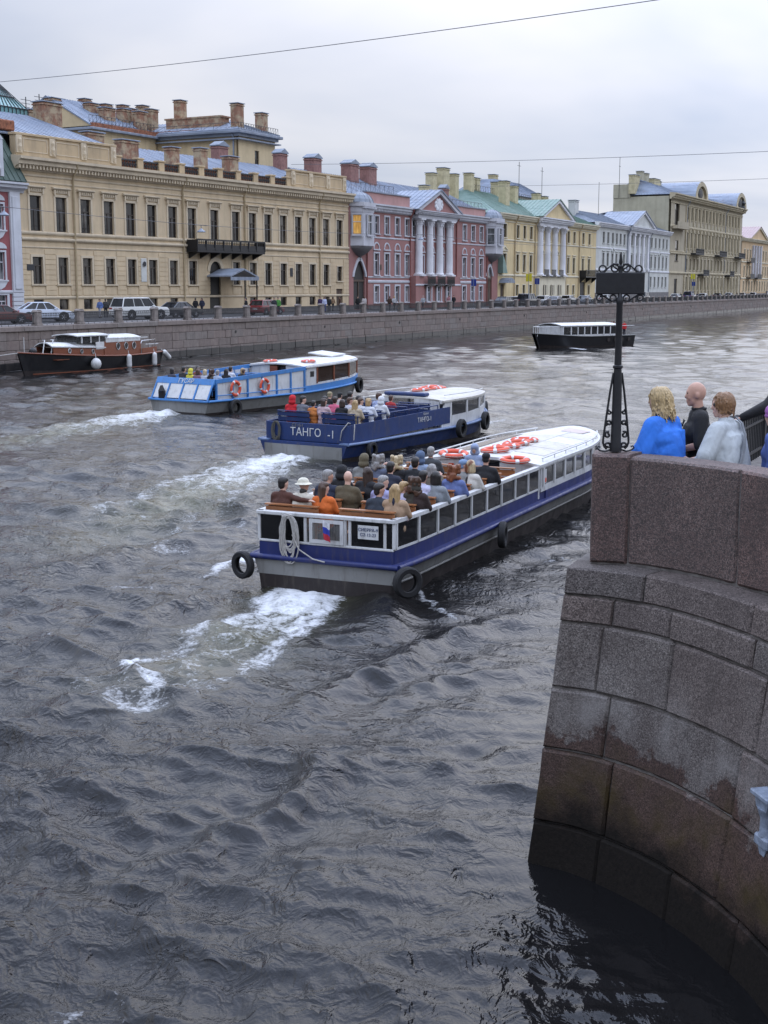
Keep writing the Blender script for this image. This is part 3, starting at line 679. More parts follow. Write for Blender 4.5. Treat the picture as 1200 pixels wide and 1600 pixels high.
def chimney(b, x, y, z, w, d, h, mat, capm, kind=0, rz=0):
    m = MB(); m.box(-w/2, w/2, -d/2, d/2, -1.2, h, .03); m.box(-w/2-.09, w/2+.09, -d/2-.09, d/2+.09, h-.28, h-.14, .02, mi=0)
    if kind == 0: m.box(-w/2-.14, w/2+.14, -d/2-.14, d/2+.14, h, h+.10, .02, mi=1)
    if kind == 1: m.prism([(-w/2-.12, h), (w/2+.12, h), (w/2+.12, h+.12), (0, h+.62), (-w/2-.12, h+.12)], -d/2-.12, d/2+.12, mi=1)
    return m.build('chimney', [mat, capm], b, (x, y, z-Z0), (0, 0, rz))
def pipe(b, x, z0, z1, mat, y=-.14):
    m = MB(); m.tube([(x, y-.55, z1), (x, y-.45, z1-.25), (x, y, z1-1.0), (x, y, z0+.25), (x, y-.2, z0+.1)], .095, 8); m.lathe([(.08, z1-.1), (.2, z1+.2), (.2, z1+.32)], (x, y-.55, 0), 8); part(m, 'drainpipe', mat, b, 40)
def column(b, x, y, z0, z1, r, mat, cap='cor'):
    m = MB(); H_ = z1-z0
    m.box(x-r*1.45, x+r*1.45, y-r*1.45, y+r*1.45, z0, z0+.18)
    m.lathe([(r*1.35, z0+.18), (r*1.38, z0+.3), (r*1.1, z0+.38), (r, z0+.5), (r*.99, z0+H_*.35), (r*.86, z1-1.0), (r*.98, z1-.95), (r*.9, z1-.9), (r*1.15, z1-.35), (r*1.35, z1-.18)], (x, y, 0), 16)
    if cap == 'cor':
        for k in range(8):
            a = k*math.pi/4
            for zz, q in ((z1-.72, 1.03), (z1-.42, 1.22)): m.ell((x+math.cos(a)*r*q, y+math.sin(a)*r*q, zz), (r*.2, r*.2, .13), 6, 4)
    m.box(x-r*1.4, x+r*1.4, y-r*1.4, y+r*1.4, z1-.18, z1); part(m, 'column', mat, b, 35)
def pediment(b, x0, x1, z, h, y0, y1, wm, tm, roofm, seam=.7):
    xm = (x0+x1)/2; m = MB(); m.prism([(x0+.3, z), (x1-.3, z), (xm, z+h-.2)], y0+.35, y1); part(m, 'tympanum', wm, b)
    for sg, xa in ((1, x0), (-1, x1)):
        m = MB(); m.prism([(xa-sg*.35, z), (xa+sg*.95, z), (xm, z+h-.35), (xm, z+h+.15)], y0, y1); part(m, 'raking_cornice', tm, b)
        slope(b, [(xa-sg*.5, y0-.12, z+.05), (xm, y0-.12, z+h+.25), (xm, y1, z+h+.25), (xa-sg*.5, y1, z+.05)][::1] if False else [(xa-sg*.5, y0-.12, z+.05), (xa-sg*.5, y1, z+.05), (xm, y1, z+h+.25), (xm, y0-.12, z+h+.25)], roofm, 'gable_roof', seam)
def archring(m, x, zs, r0, r1, y0, y1, point=1.0, n=12):
    for k in range(n):
        a0, a1 = math.pi*k/n, math.pi*(k+1)/n
        def P(r, a):
            zz = math.sin(a)*r
            if point > 1: zz = zz*(1+(point-1)*math.sin(a)**4)
            return (x+math.cos(a)*r*(1 if point <= 1 else (1-.10*math.sin(2*a)**2)), zs+zz)
        m.prism([P(r0, a0), P(r1, a0), P(r1, a1), P(r0, a1)], y0, y1)
def spandrel(m, x, w, zs, ztop, y, point=1.0, n=8):
    r = w/2
    for sg in (-1, 1):
        pts = [(x+sg*r, zs)]
        for k in range(n+1):
            a = math.pi/2*k/n; zz = math.sin(a)*r*(1+(point-1)*math.sin(a)**4); pts.append((x+sg*math.cos(a)*r, min(ztop, zs+zz)))
        pts += [(x, ztop), (x+sg*r, ztop)]
        m.prism(pts[1:], y-.004, y+.3)
def lattice(b, pts, h, n, mat, name='roof_railing'):
    m = MB()
    pts = [Vector(p) for p in pts]; up = Vector((0, 0, h))
    for a, c in zip(pts, pts[1:]):
        m.tube([a+up, c+up], .03, 4); m.tube([a+up*.15, c+up*.15], .025, 4)
        for i in range(n+1):
            p = a.lerp(c, i/n); m.tube([p, p+up], .025, 4)
            if i < n: m.tube([p+up*.15, a.lerp(c, (i+1)/n)+up], .018, 4)
    part(m, name, mat, b)
C0 = Vector((-4.377, 169.442, 0))
def adv(P, s, az): return Vector((P[0]+math.sin(R(az))*s, P[1]+math.cos(R(az))*s, 0))
# ---------------------------------------------------------- cream palace
def palace():
    L = 55.5; b = bld('palace_building', 'long cream two-storey palace with black balcony and worn brick chimneys', adv(C0, -55.56, 30), 30.0)
    W, T, G, FD = M['y_wall'], M['y_trim'], M['glass'], M['fr_dark']
    up = WT(1.42, 3.10, FD, G, sur=.22, sm=T, hood='cornice', sill=False, nx=2, tr=.62); lo = WT(1.30, 2.42, FD, G, sur=.22, sm=T, sill=True, nx=2, tr=.66); bs = WT(1.25, .95, FD, G, sill=False, nx=1, tr=0)
    sm_ = WT(1.2, 1.75, FD, G, sur=.12, sm=T, nx=2, tr=.6)
    S = [-53.62, -50.36, -47.12, -43.92, -40.76, -37.57, -34.3, -31.15, -27.33, -23.49, -20.39, -17.43, -14.37, -11.27, -8.26, -5.23, -2.18]; X = [s+55.56 for s in S]
    wins = []; door = (X[8]-1.0, X[8]+1.0, 3.05, 8.6)
    for i, x in enumerate(X):
        wins.append((up, x, 10.75))
        if i == 16: wins.append((sm_, x, 6.55))
        elif i != 8: wins.append((lo, x, 6.05))
        if i not in (8, 16, 7, 9): wins.append((bs, x, 3.72))
    dr = (X[16]-.75, X[16]+.75, 3.05, 5.6)
    front(b, 0, L, 3.0, 17.0, wins, W, extra=[door, dr])
    body(b, 0, L, .34, 16, 3.0, 17.3, W)
    m = MB(); m.box(door[0], door[1], .18, .3, 3.05, 8.6); spandrel(m, X[8], 2.0, 7.55, 8.602, 0); o = part(m, 'entrance_door', M['blackdoor'], b)
    m = MB(); spandrel(m, X[8], 2.0, 7.58, 8.602, -.01); part(m, 'arch_spandrel', W, b)
    m = MB(); archring(m, X[8], 7.5, 1.0, 1.45, -.14, .05); part(m, 'door_arch', T, b)
    m = MB(); m.box(dr[0], dr[1], .16, .28, 3.05, 5.6); m.box(dr[0]+.08, X[16]-.03, .12, .17, 3.2, 5.4); m.box(X[16]+.03, dr[1]-.08, .12, .17, 3.2, 5.4); part(m, 'side_door', M['door'], b)
    # iron porch
    m = MB(); x0, x1 = X[8]-1.5, X[9]-.3; xm = X[8]+.9
    m.prism([(x0, 7.0), (xm, 7.75), (x1, 6.9), (x1, 6.75), (xm, 7.58), (x0, 6.85)], -3.2, -.05); m.box(x0, x1, -3.22, -3.12, 6.5, 6.86)
    part(m, 'porch_roof', M['zinc_d'], b)
    for x in (x1-.12, X[8]+1.25): m = MB(); m.tube([(x, -3.0, 3.0), (x, -3.0, 6.8)], .08, 6); part(m, 'porch_post', M['iron'], b)
    # rustication of the lower storey, course by course
    zz = 4.95; edges = sorted([0.02, L-.02] + [x+d for x in X for d in (-.93, .93)])
    piers = [(edges[i], edges[i+1]) for i in range(0, len(edges), 2)]
    for i, (a, c) in enumerate(piers):
        m = MB(); m.box(a+.04, c-.04, -.012, .01, 5.02, 9.2)
        for k in range(9): z0 = 5.02+k*.46; m.box(a, c, -.05, .01, z0+.03, z0+.43)
        part(m, 'rusticated_pier', W, b)
    for i, x in enumerate(X):
        if i not in (8, 16): m = MB(); m.box(x-.72, x+.72, -.05, .01, 5.05, 5.80); part(m, 'apron_panel', W, b)
    m = MB(); m.box(-.02, L, -.09, .02, 3.0, 3.55); part(m, 'plinth', M['plinth'], b)
    belt(b, -.03, L, 4.72, .24, .10, T); belt(b, -.03, L, 9.25, .14, .07, T); belt(b, -.03, L, 9.88, .30, .22, T); belt(b, -.03, L, 10.42, .30, .16, T)
    belt(b, -.03, L, 14.95, .16, .08, T); belt(b, -.03, L, 15.5, .2, .10, T)
    cornice(b, -.5, L+.3, 15.95, 1.15, .95, T, dent=.42)
    for x in (X[2]-1.65, X[6]+1.6, X[9]+1.55, X[14]+1.5): pipe(b, x, 3.0, 16.6, M['pipe'])
    # attics at both ends
    for a, c in ((.15, 13.3), (43.4, L-.05)):
        m = MB(); m.box(a, c, .35, 1.0, 17.1, 19.0, .03); m.box(a-.1, c+.1, .22, 1.1, 19.0, 19.22, .03); m.box(a, c, .28, .40, 17.1, 17.45)
        part(m, 'attic', M['y_attic'], b)
        k = 3; w = (c-a)/k
        for i in range(k+1):
            x = a+.4+i*(c-a-.8)/k; m = MB(); m.box(x-.36, x+.36, .18, .36, 17.45, 18.98, .03); m.lathe([(.12, 17.6), (.2, 18.0), (.12, 18.3), (.17, 18.6), (.08, 18.8)], (x, .17, 0), 8); part(m, 'attic_pilaster', T, b)
        for i in range(k):
            x0 = a+.4+i*(c-a-.8)/k+.55; x1 = a+.4+(i+1)*(c-a-.8)/k-.55; m = MB()
            for q in ((x0, x1, 17.62, 17.70), (x0, x1, 18.72, 18.80), (x0, x0+.08, 17.70, 18.72), (x1-.08, x1, 17.70, 18.72)): m.box(q[0], q[1], .31, .36, q[2], q[3])
            part(m, 'attic_panel', T, b)
    # balustrade on the middle
    n = 9; a, c = 13.4, 43.3
    for i in range(n+1):
        x = a+.3+i*(c-a-.6)/n; m = MB(); m.box(x-.42, x+.42, .3, .95, 17.1, 18.15, .03); m.box(x-.5, x+.5, .22, 1.03, 18.15, 18.32, .03); part(m, 'balustrade_post', M['y_attic'], b)
    for i in range(n):
        x0 = a+.72+i*(c-a-.6)/n; x1 = a+.3+(i+1)*(c-a-.6)/n-.42; m = MB(); m.box(x0, x1, .62, .85, 17.1, 18.0); part(m, 'parapet_brick', M['rust_brick'], b)
        m = MB(); m.box(x0, x1, .40, .55, 17.95, 18.08); m.box(x0, x1, .40, .55, 17.12, 17.25)
        k = 6
        for j in range(k): xx = x0+(j+.5)*(x1-x0)/k; m.torus((xx, .47, 17.6), .15, .045, 10, 4, 'y'); m.box(xx-.03, xx+.03, .44, .5, 17.25, 17.95)
        part(m, 'balustrade_panel', M['iron_d'], b)
    # balcony
    x0, x1 = X[7]-1.05, X[10]+.3; m = MB(); m.box(x0, x1, -1.5, -.02, 9.35, 9.6, .03)
    for i in range(7): x = x0+.4+i*(x1-x0-.8)/6; m.prism([(-1.35, 9.34), (-.1, 9.34), (-.1, 8.75), (-.5, 8.95)], x-.12, x+.12, 'yz')
    m.box(x0, x1, -1.5, -1.42, 9.6, 9.85); m.box(x0, x1, -1.52, -1.38, 10.55, 10.72)
    k = 8
    for i in range(k+1): x = x0+.06+i*(x1-x0-.12)/k; m.box(x-.08, x+.08, -1.53, -1.37, 9.6, 10.6)
    m.box(x0+.02, x1-.02, -1.46, -1.43, 9.85, 10.2)
    for i in range(40): x = x0+(i+.5)*(x1-x0)/40; m.box(x-.02, x+.02, -1.47, -1.43, 10.2, 10.55)
    for x in (x0, x1-.08): m.box(x, x+.08, -1.4, -.05, 9.6, 10.65)
    part(m, 'balcony', M['iron'], b)
    # plaques
    for i, (x, z, w, h, mt) in enumerate(((X[4]+1.72, 6.3, .85, 2.3, 'w_wall'), (X[12]+1.55, 7.0, .55, 1.0, 'iron_d'), (1.0, 7.25, .9, .55, 'iron_d'))):
        m = MB(); m.box(x-w/2, x+w/2, -.1, -.04, z, z+h, .02)
        if i == 0: m.lathe([(.02, 0), (.26, .0), (.2, .06), (.02, .09)], (x, -.19, z+h-.55), 10, 'y', mi=1)
        m.build('wall_plaque', [M[mt], M['iron_d']], b, (0, 0, -Z0))
    # roofs
    slope(b, [(13.0, .9, 17.25), (L, .9, 17.25), (L, 9.5, 20.6), (13.0, 9.5, 20.6)], M['zinc'])
    slope(b, [(13.0, 18.1, 17.25), (L, 18.1, 17.25), (L, 9.5, 20.6), (13.0, 9.5, 20.6)], M['zinc'])
    slope(b, [(-6.5, 1.0, 19.15), (13.6, 1.0, 19.15), (10.8, 9.5, 22.3), (-6.5, 9.5, 22.3)], M['zinc'], seams=.8)
    slope(b, [(13.6, 1.0, 19.15), (13.6, 17, 18.6), (10.8, 9.5, 22.3), (10.8, 9.4, 22.3)], M['zinc_d'])
    slope(b, [(-6.5, 18, 19.15), (13.6, 18, 18.6), (10.8, 9.5, 22.3), (-6.5, 9.5, 22.3)], M['zinc'], seams=.8)
    for x, y, w, d, h, z in ((15.3, 5.0, 2.3, 1.1, 2.0, 18.8), (20.4, 5.0, 2.5, 1.1, 1.7, 18.8), (25.8, 3.5, 1.4, 1.0, 1.9, 18.3), (32.0, 4.5, 1.3, 1.0, 2.1, 18.6), (37.0, 4.2, 1.7, 1.1, 1.6, 18.6)): chimney(b, x, y, z, w, d, h, M['chim'], M['zinc'])
    chimney(b, 45.5, 12, 19.8, 1.9, 1.2, 2.7, M['chim_p'], M['zinc_d'], 1)
    chimney(b, 54.0, 9, 20.6, 1.5, 1.2, 1.6, M['chim_p'], M['zinc_d'], 1)
    m = MB(); m.box(47.8, 49.0, 3.2, 4.2, 18.0, 19.0); m.prism([(47.7, 19.0), (49.1, 19.0), (48.4, 19.7)], 3.0, 4.2); part(m, 'dormer', M['zinc_d'], b)
    # glazed lantern on the left end of the roof
    cx, cy = 10.6, 13; m = MB(); w = 2.1; m.box(cx-w, cx+w, cy-w, cy+w, 19.0, 22.0); part(m, 'lantern_base', M['zinc_d'], b)
    m = MB()
    for i in range(9):
        f = -w+2*w*i/8
        for a in ((cx+f, cy-w, 0), (cx-w, cy+f, 0)): m.tube([(a[0], a[1], 22.0), (a[0], a[1], 23.1)], .045, 4); m.tube([(a[0], a[1], 23.1), (cx+(a[0]-cx)*.04, cy+(a[1]-cy)*.04, 25.7)], .045, 4)
    for z, q in ((22.0, 1), (23.1, 1.02), (24.2, .6)): m.tube([(cx-w*q, cy+w*q, z), (cx-w*q, cy-w*q, z), (cx+w*q, cy-w*q, z)], .06, 4)
    part(m, 'lantern_frame', M['iron_d'], b)
    t = NT('lantern_glass'); t.set((.19, .36, .36), .12, 0); m = MB()
    for sx, sy, ex, ey in ((-1, -1, 1, -1), (1, -1, 1, 1), (1, 1, -1, 1), (-1, 1, -1, -1)):
        k = w*.98; m.add([(cx+sx*k, cy+sy*k, 23.1), (cx+ex*k, cy+ey*k, 23.1), (cx, cy, 25.65)], [(0, 1, 2)]); m.add([(cx+sx*k, cy+sy*k, 22.0), (cx+ex*k, cy+ey*k, 22.0), (cx+ex*k, cy+ey*k, 23.1), (cx+sx*k, cy+sy*k, 23.1)], [(0, 1, 2, 3)])
    part(m, 'lantern_glass', t.m, b)
    chimney(b, 13.6, 12.3, 21.0, 2.2, 1.2, 2.3, M['chim'], M['zinc_d']); chimney(b, 13.0, 8.6, 20.6, 2.6, 1.4, 3.0, M['chim'], M['zinc_d'])
    for x, y, z, h in ((12.3, 15, 21, 5.6), (14.6, 13, 20.5, 4.2), (16.5, 13, 20, 5.2)):
        m = MB(); m.tube([(x, y, z-1), (x, y, z+h)], .05, 4)
        for k in range(4): zz = z+h-.3-k*.35; m.tube([(x-.7+.1*k, y, zz), (x+.7-.1*k, y, zz)], .03, 4)
        part(m, 'antenna', M['iron_d'], b)
    return b
palace()
# ---------------------------------------------------------- tall wing behind the palace
def wing():
    P = adv(C0, -55.56, 30); d = Vector((math.sin(R(30)), math.cos(R(30)), 0)); n = Vector((-math.cos(R(30)), math.sin(R(30)), 0))
    b = bld('courtyard_wing', 'tall plain yellow wing with rust-edged roof and many chimneys behind the palace', P + d*52.1 + n*14.0, 28.0)
    W = M['l_wall2'] = stucco('ochre_wing_stucco', (.56, .44, .26))
    G, FD = M['glass'], M['fr_dark']; wn_ = WT(1.15, 2.3, FD, G, sill=False, nx=2, tr=.65); wn2 = WT(1.0, 3.0, FD, G, sill=False, nx=2, tr=.65)
    zt = 24.8; Lf = 8.5
    front(b, 0, Lf, 3, zt, [(wn2, 4.2, 20.0)], W)
    body(b, 0, Lf, .34, 34, 3, zt, W)
    # the end wall that faces down the canal, with windows
    m = MB(); sub = empty('end_wall_frame', (0, 0, 0)); bpy.data.objects.remove(sub)
    for y, z in ((10.5, 21.0), (21.0, 21.0), (23.3, 21.0)): wn_.put(b, -.29, z, y, -math.pi/2)
    for y in (.6, 13.5): m = MB(); m.tube([(-.2, y, 17), (-.2, y, zt-.6), (-.5, y, zt-.1)], .11, 6); part(m, 'drainpipe', M['zinc_d'], b)
    m = MB(); m.box(-.35, Lf+.35, -.35, 34, zt-.35, zt); m.box(-.8, Lf+.8, -.8, 34, zt, zt+.35, .05); m.box(-.6, Lf+.6, -.6, 34, zt-.75, zt-.6); part(m, 'cornice', M['zinc_d'], b)
    m = MB(); m.box(0, Lf, 0, 34, zt+.3, zt+.5); m.box(-.1, .25, 6, 34, zt+.35, zt+.75); part(m, 'roof_edge', M['rust_brick'], b)
    slope(b, [(-.5, -.5, zt+.5), (-.5, 34, zt+.5), (4.2, 30, zt+2.4), (4.2, 4.0, zt+2.2)], M['zinc']); slope(b, [(-.5, -.5, zt+.5), (Lf+.5, -.5, zt+.5), (4.2, 4.0, zt+2.2), (4.2, 3.9, zt+2.2)], M['zinc_d']); slope(b, [(Lf+.5, -.5, zt+.5), (Lf+.5, 34, zt+.5), (4.2, 30, zt+2.4), (4.2, 4, zt+2.2)], M['zinc_d'])
    lattice(b, [(-.3, 30, zt+.4), (-.3, -.3, zt+.4), (Lf+.3, -.3, zt+.4)], .9, 16, M['iron_d'])
    m = MB(); m.box(1.2, 3.2, 3.5, 12.0, zt+.4, zt+2.3); m.box(1.1, 3.3, 3.3, 12.2, zt+2.3, zt+2.5); part(m, 'attic_room', M['chim'], b)
    for x, y, h in ((1.2, .9, 3.4), (7.2, 1.2, 2.9), (3.0, 11.0, 4.6), (1.5, 14.5, 3.5), (3.5, 17.5, 4.4), (1.2, 20, 3.2), (2.2, 24, 4.4), (5.0, 22, 4.9)): chimney(b, x, y, zt+.3, 1.4, 1.1, h, M['chim'], M['zinc_d'])
    # lower cross wing to the left, roof with chimneys
    x0, x1, y0, y1 = -13.0, -.3, 12.5, 26; z2 = 24.6
    body(b, x0, x1, y0, y1, 3, z2, W, 'cross_wing_wall'); 
    for x in (-4.0, -12.5): wn_.put(b, x, 20.4, y0-.29, 0)
    m = MB(); m.box(x0-.5, x1+.6, y0-.6, y1, z2, z2+.3, .04); part(m, 'cross_wing_cornice', M['zinc_d'], b); m = MB(); m.box(x0, x1+.3, y0-.35, y0+.2, z2+.3, z2+.85); m.box(x1, x1+.35, y0, y1, z2+.3, z2+.85); part(m, 'rusty_eave', M['rust_brick'], b)
    slope(b, [(x0, y0, z2+.6), (x1+.3, y0, z2+.6), (x1-3, y0+7, z2+4.4), (x0, y0+7, z2+4.4)], M['zinc'], 'cross_wing_roof'); slope(b, [(x1+.3, y0, z2+.6), (x1+.3, y1, z2+.6), (x1-3, y1-6, z2+4.4), (x1-3, y0+7, z2+4.4)], M['zinc_d'], 'cross_wing_roof'); slope(b, [(x0, y1, z2+.6), (x1, y1, z2+.6), (x1-3, y0+7, z2+4.4), (x0, y0+7, z2+4.4)], M['zinc'], 'cross_wing_roof')
    m = MB(); m.prism([(y0, z2+.5), (y1, z2+.5), (y0+7, z2+4.2)], x0+.1, x0+.4, 'yz'); part(m, 'gable_wall', W, b)
    lattice(b, [(x0, y0+.3, z2+.9), (x1, y0+.3, z2+.9)], .9, 18, M['iron_d'])
    for x, y, w, h in ((-26, 19, 2.0, 4.4), (-23.0, 20, 1.6, 4.6), (-18.8, 17, 2.2, 4.2), (-17.4, 15.2, 2.6, 3.6), (-15.0, 20, 1.6, 5.2), (-11.8, 15.5, 2.0, 3.9), (-9.9, 13.8, 1.9, 3.6), (-8.6, 20, 1.8, 5), (-8.4, 16, 1.6, 4.2)): chimney(b, (x+8.4)*.64-.9, y, z2+1.0, w*.8, 1.1, h-1.3, M['chim'], M['zinc_d'])
wing()
# ---------------------------------------------------------- pink house with white columns
M['corbel'] = stucco('dark_corbel', (.17, .165, .17))
def pinkhouse():
    L = 49.5; az = 26.64; b = bld('pink_building', 'pink house with four white columns, pediment and pale corner oriels', C0, az)
    W, T, G, FW = M['p_wall'], M['p_trim'], M['glass_l'], M['fr_white']
    w3 = WT(1.25, 2.2, FW, G, sur=.20, sm=T, nx=2, tr=.6); w2 = WT(1.30, 2.75, FW, G, sur=.20, sm=T, nx=2, tr=.66, arch=.55, sill=True); w1 = WT(1.25, 2.1, FW, G, sur=.22, sm=T, nx=2, tr=.6, sill=True)
    XL = [7.6, 10.6, 13.7, 16.7]; XM = [21.4, 24.7, 28.0]; XR = [36.2, 39.4, 42.6]
    wins = []
    for x in XL+XM+XR+[18.9, 31.2]:
        wins.append((w3, x, 12.6))
    for x in XL+XM+XR: wins += [(w2, x, 7.35), (w1, x, 3.85)]
    arch = (1.25, 4.35, 3.05, 9.2); arch2 = (44.9, 47.1, 3.05, 9.0)
    front(b, 0, L, 3, 16.2, wins, W, extra=[arch, arch2]); body(b, 0, L, .34, 15, 3, 16.2, W)
    for (a0, a1, _, zt), nm in ((arch, 'gateway'), (arch2, 'carriage_door')):
        x = (a0+a1)/2; w = a1-a0; zs = zt-w*.68
        m = MB(); spandrel(m, x, w, zs, zt+.003, -.0, 1.32); part(m, 'arch_spandrel', W, b)
        m = MB(); archring(m, x, zs, w/2, w/2+.34, -.14, .05, 1.30); part(m, 'arch_moulding', T, b)
        m = MB(); m.box(a0, a1, .2, .32, 3.05, zt); part(m, nm, M['blackdoor'] if nm == 'gateway' else M['door'], b)
        if nm == 'gateway':
            m = MB(); m.box(a0, a1, .06, .2, zs-.6, zs-.35); m.box(x-.1, x+.1, .1, .2, 3.05, zs-.6); part(m, 'gate_bar', M['door'], b)
        else:
            m = MB(); m.box(a0, a1, .05, .2, zs-.5, zs-.2); m.box(x-.06, x+.06, .12, .2, 3.05, zs-.5)
            for k in (.3, .7): m.box(a0+w*k-.3, a0+w*k+.3, .15, .2, 3.4, 5.6)
            part(m, 'door_leaf', M['door'], b)
            m = MB(); m.box(a0+.15, a1-.15, .15, .19, zs-.2, zt-.1); part(m, 'fanlight', M['glass_l'], b)
    m = MB(); m.box(4.6, 44.6, -.1, .02, 3.0, 3.45); m.box(0, 1.2, -.1, .02, 3.0, 3.45); part(m, 'plinth', M['plinth'], b)
    belt(b, 5.0, 18.0, 6.35, .35, .12, T); belt(b, 5.0, 18.0, 7.0, .18, .08, T); belt(b, 33, 44.5, 6.35, .35, .12, T); belt(b, 33, 44.5, 7.0, .18, .08, T); belt(b, 4.6, 44.8, 12.0, .2, .08, T)
    # projecting centre
    m = MB(); m.box(17.6, 32.8, -.9, -.02, 3.0, 7.3, .02); o = part(m, 'portico_base', W, b)
    for x in XM: w1.put(b, x, 3.85, -.92-.27+.02)
    belt(b, 17.5, 32.9, 6.0, .25, .10, T, y=-.9)
    for x in (19.5, 23.05, 26.3, 29.65): column(b, x, -.45, 7.35, 15.0, .52, M['l_white'])
    for x in XM:
        m = MB(); m.box(x-1.3, x+1.3, -1.55, -.9, 6.0, 6.15)
        for k in range(12): xx = x-1.25+k*2.5/11; m.box(xx-.03, xx+.03, -1.55, -1.5, 6.15, 7.2)
        m.box(x-1.3, x+1.3, -1.57, -1.48, 7.15, 7.27); m.box(x-1.25, x+1.25, -1.52, -1.49, 6.3, 6.9); part(m, 'balcony', M['iron'], b)
    m = MB(); m.box(18.2, 31.2, -1.0, .05, 15.0, 15.5); part(m, 'architrave', T, b)
    cornice(b, 17.7, 31.8, 15.5, .6, .55, T, 'entablature', y=-1.0, dent=.45)
    pediment(b, 17.7, 31.8, 16.15, 2.75, -1.3, 5.0, W, T, M['zinc'])
    m = MB(); m.ell((24.8, -.98, 17.1), (.75, .22, .8), 10, 6)
    for k in range(9): a = k*.7; m.ell((24.8+1.05*math.cos(a), -.98, 17.1+.6*math.sin(a)), (.4, .18, .32), 6, 4)
    part(m, 'coat_of_arms', M['l_white'], b, 50)
    cornice(b, 4.8, 17.8, 15.3, 1.0, .7, T, dent=.42); cornice(b, 31.8, 44.8, 15.3, 1.0, .7, T, dent=.42)
    for a_, c_, z_ in ((5.0, 17.7, 17.7), (31.9, 44.4, 17.4)):
        m = MB(); m.box(a_, c_, .1, .6, 16.3, z_); part(m, 'attic', M['p_soft'], b); m = MB(); m.box(a_-.1, c_+.2, -.05, .6, z_, z_+.15); part(m, 'attic_coping', M['zinc_d'], b)
    # corner oriels
    wo = WT(1.35, 2.5, FW, G, sur=.1, sm=T, nx=2, tr=.62, depth=.2); won = WT(1.15, 2.5, FW, G, sur=.08, sm=T, nx=1, tr=.62, depth=.2)
    t = NT('lit_curtain'); t.set(t.ramp(t.noise(t.coord('Object', (3, 3, .5)), 2, 3), [(.3, (.30, .13, .02)), (.7, (.8, .5, .12))]), .6); t.put(t.p.inputs['Emission Color'], (.9, .45, .10)); t.put(t.p.inputs['Emission Strength'], .22)
    for x, lit in ((2.8, True), (46.6, False)):
        hw, dp = 2.3, 1.4; pl = [(x-hw, 0), (x-hw*.62, -dp), (x+hw*.62, -dp), (x+hw, 0)]
        m = MB(); m.prism(pl, 10.9, 12.0, 'xy'); part(m, 'oriel_apron', T, b)
        m = MB(); m.prism(pl, 15.0, 15.7, 'xy'); m.prism([(x+(px-x)*1.12, py*1.12) for px, py in pl], 15.7, 16.2, 'xy'); m.prism([(x+(px-x)*.96, py*.96) for px, py in pl], 12.0, 15.0, 'xy'); part(m, 'oriel_wall', T, b)
        m = MB()
        for k in range(9):
            for z_ in (15.45,): xx = x-hw*.66+k*hw*1.32/8; m.box(xx-.13, xx+.13, -dp*1.12-.12, -dp, z_, z_+.2)
        part(m, 'oriel_dentils', T, b)
        wo.put(b, x, 12.2, -dp-.2+.02); ww = wo
        ang = math.atan2(-dp, hw*.38)
        for sg in (-1, 1):
            cx, cy = x+sg*hw*.81, -dp/2; nx, ny = sg*dp, -hw*.38; l = math.hypot(nx, ny); rz = math.atan2(nx/l, -ny/l)
            won.put(b, cx+nx/l*.2, 12.2, cy+ny/l*.2, rz)
        if lit:
            cx, cy = x-hw*.81, -dp/2; nx, ny = -dp, -hw*.38; l = math.hypot(nx, ny); m = MB(); m.box(-.48, .48, .135, .147, .1, 2.4); m.build('lit_curtain', t.m, b, (cx+nx/l*.2, cy+ny/l*.2, 12.2-Z0), (0, 0, math.atan2(nx/l, -ny/l)))
        m = MB(); prof = [(1.14, 16.2), (1.06, 16.6), (.86, 17.05), (.5, 17.4), (.1, 17.55)]; vs = []; fs = []; K = 9
        for q, z in prof:
            for k in range(K):
                a = math.pi*k/(K-1); vs.append((x-math.cos(a)*hw*q, -math.sin(a)*dp*q+ .0, z))
        for i in range(len(prof)-1):
            for k in range(K-1): fs.append((i*K+k, i*K+k+1, (i+1)*K+k+1, (i+1)*K+k))
        m.add(vs, fs)
        for k in range(K): m.tube([vs[i*K+k] for i in range(len(prof))], .04, 4)
        part(m, 'oriel_dome', M['zinc_d'], b)
        m = MB(); vs = []; fs = []; prof = [(1.0, 10.9), (.96, 10.65), (.7, 10.2), (.38, 9.8), (.08, 9.6)]
        for q, z in prof:
            for px, py in [(x-hw, 0), (x-hw*.8, -dp*.7), (x-hw*.45, -dp), (x+hw*.45, -dp), (x+hw*.8, -dp*.7), (x+hw, 0)]: vs.append((x+(px-x)*q, py*q, z))
        for i in range(len(prof)-1):
            for k in range(5): fs.append((i*6+k, i*6+k+1, (i+1)*6+k+1, (i+1)*6+k))
        m.add(vs, fs); m.lathe([(.03, 9.0), (.16, 9.2), (.1, 9.4), (.25, 9.6)], (x, -.1, 0), 8)
        part(m, 'oriel_corbel', M['corbel'], b, 30)
    for x in (4.75, 17.4, 33.0, 44.75): pipe(b, x, 3.0, 15.9, M['pipe_r'])
    m = MB(); m.box(10.1-1.7, 10.1-1.2, -.1, -.03, 8.0, 8.7); part(m, 'wall_plaque', M['door'], b)
    slope(b, [(0, .6, 16.4), (L, .6, 16.4), (L-3, 8.5, 20.6), (0, 8.5, 20.6)], M['zinc']); slope(b, [(0, 16, 16.4), (L, 16, 16.4), (L-3, 8.5, 20.6), (0, 8.5, 20.6)], M['zinc']); slope(b, [(L, .6, 16.4), (L, 16, 16.4), (L-3, 8.5, 20.6), (L-3, 8.4, 20.6)], M['zinc_d'])
    lattice(b, [(3.5, 2.2, 17.2), (17.0, 2.2, 17.2)], 1.9, 10, M['iron_d']); lattice(b, [(31, 2.2, 17.2), (48, 2.2, 17.2)], 1.4, 12, M['iron_d'])
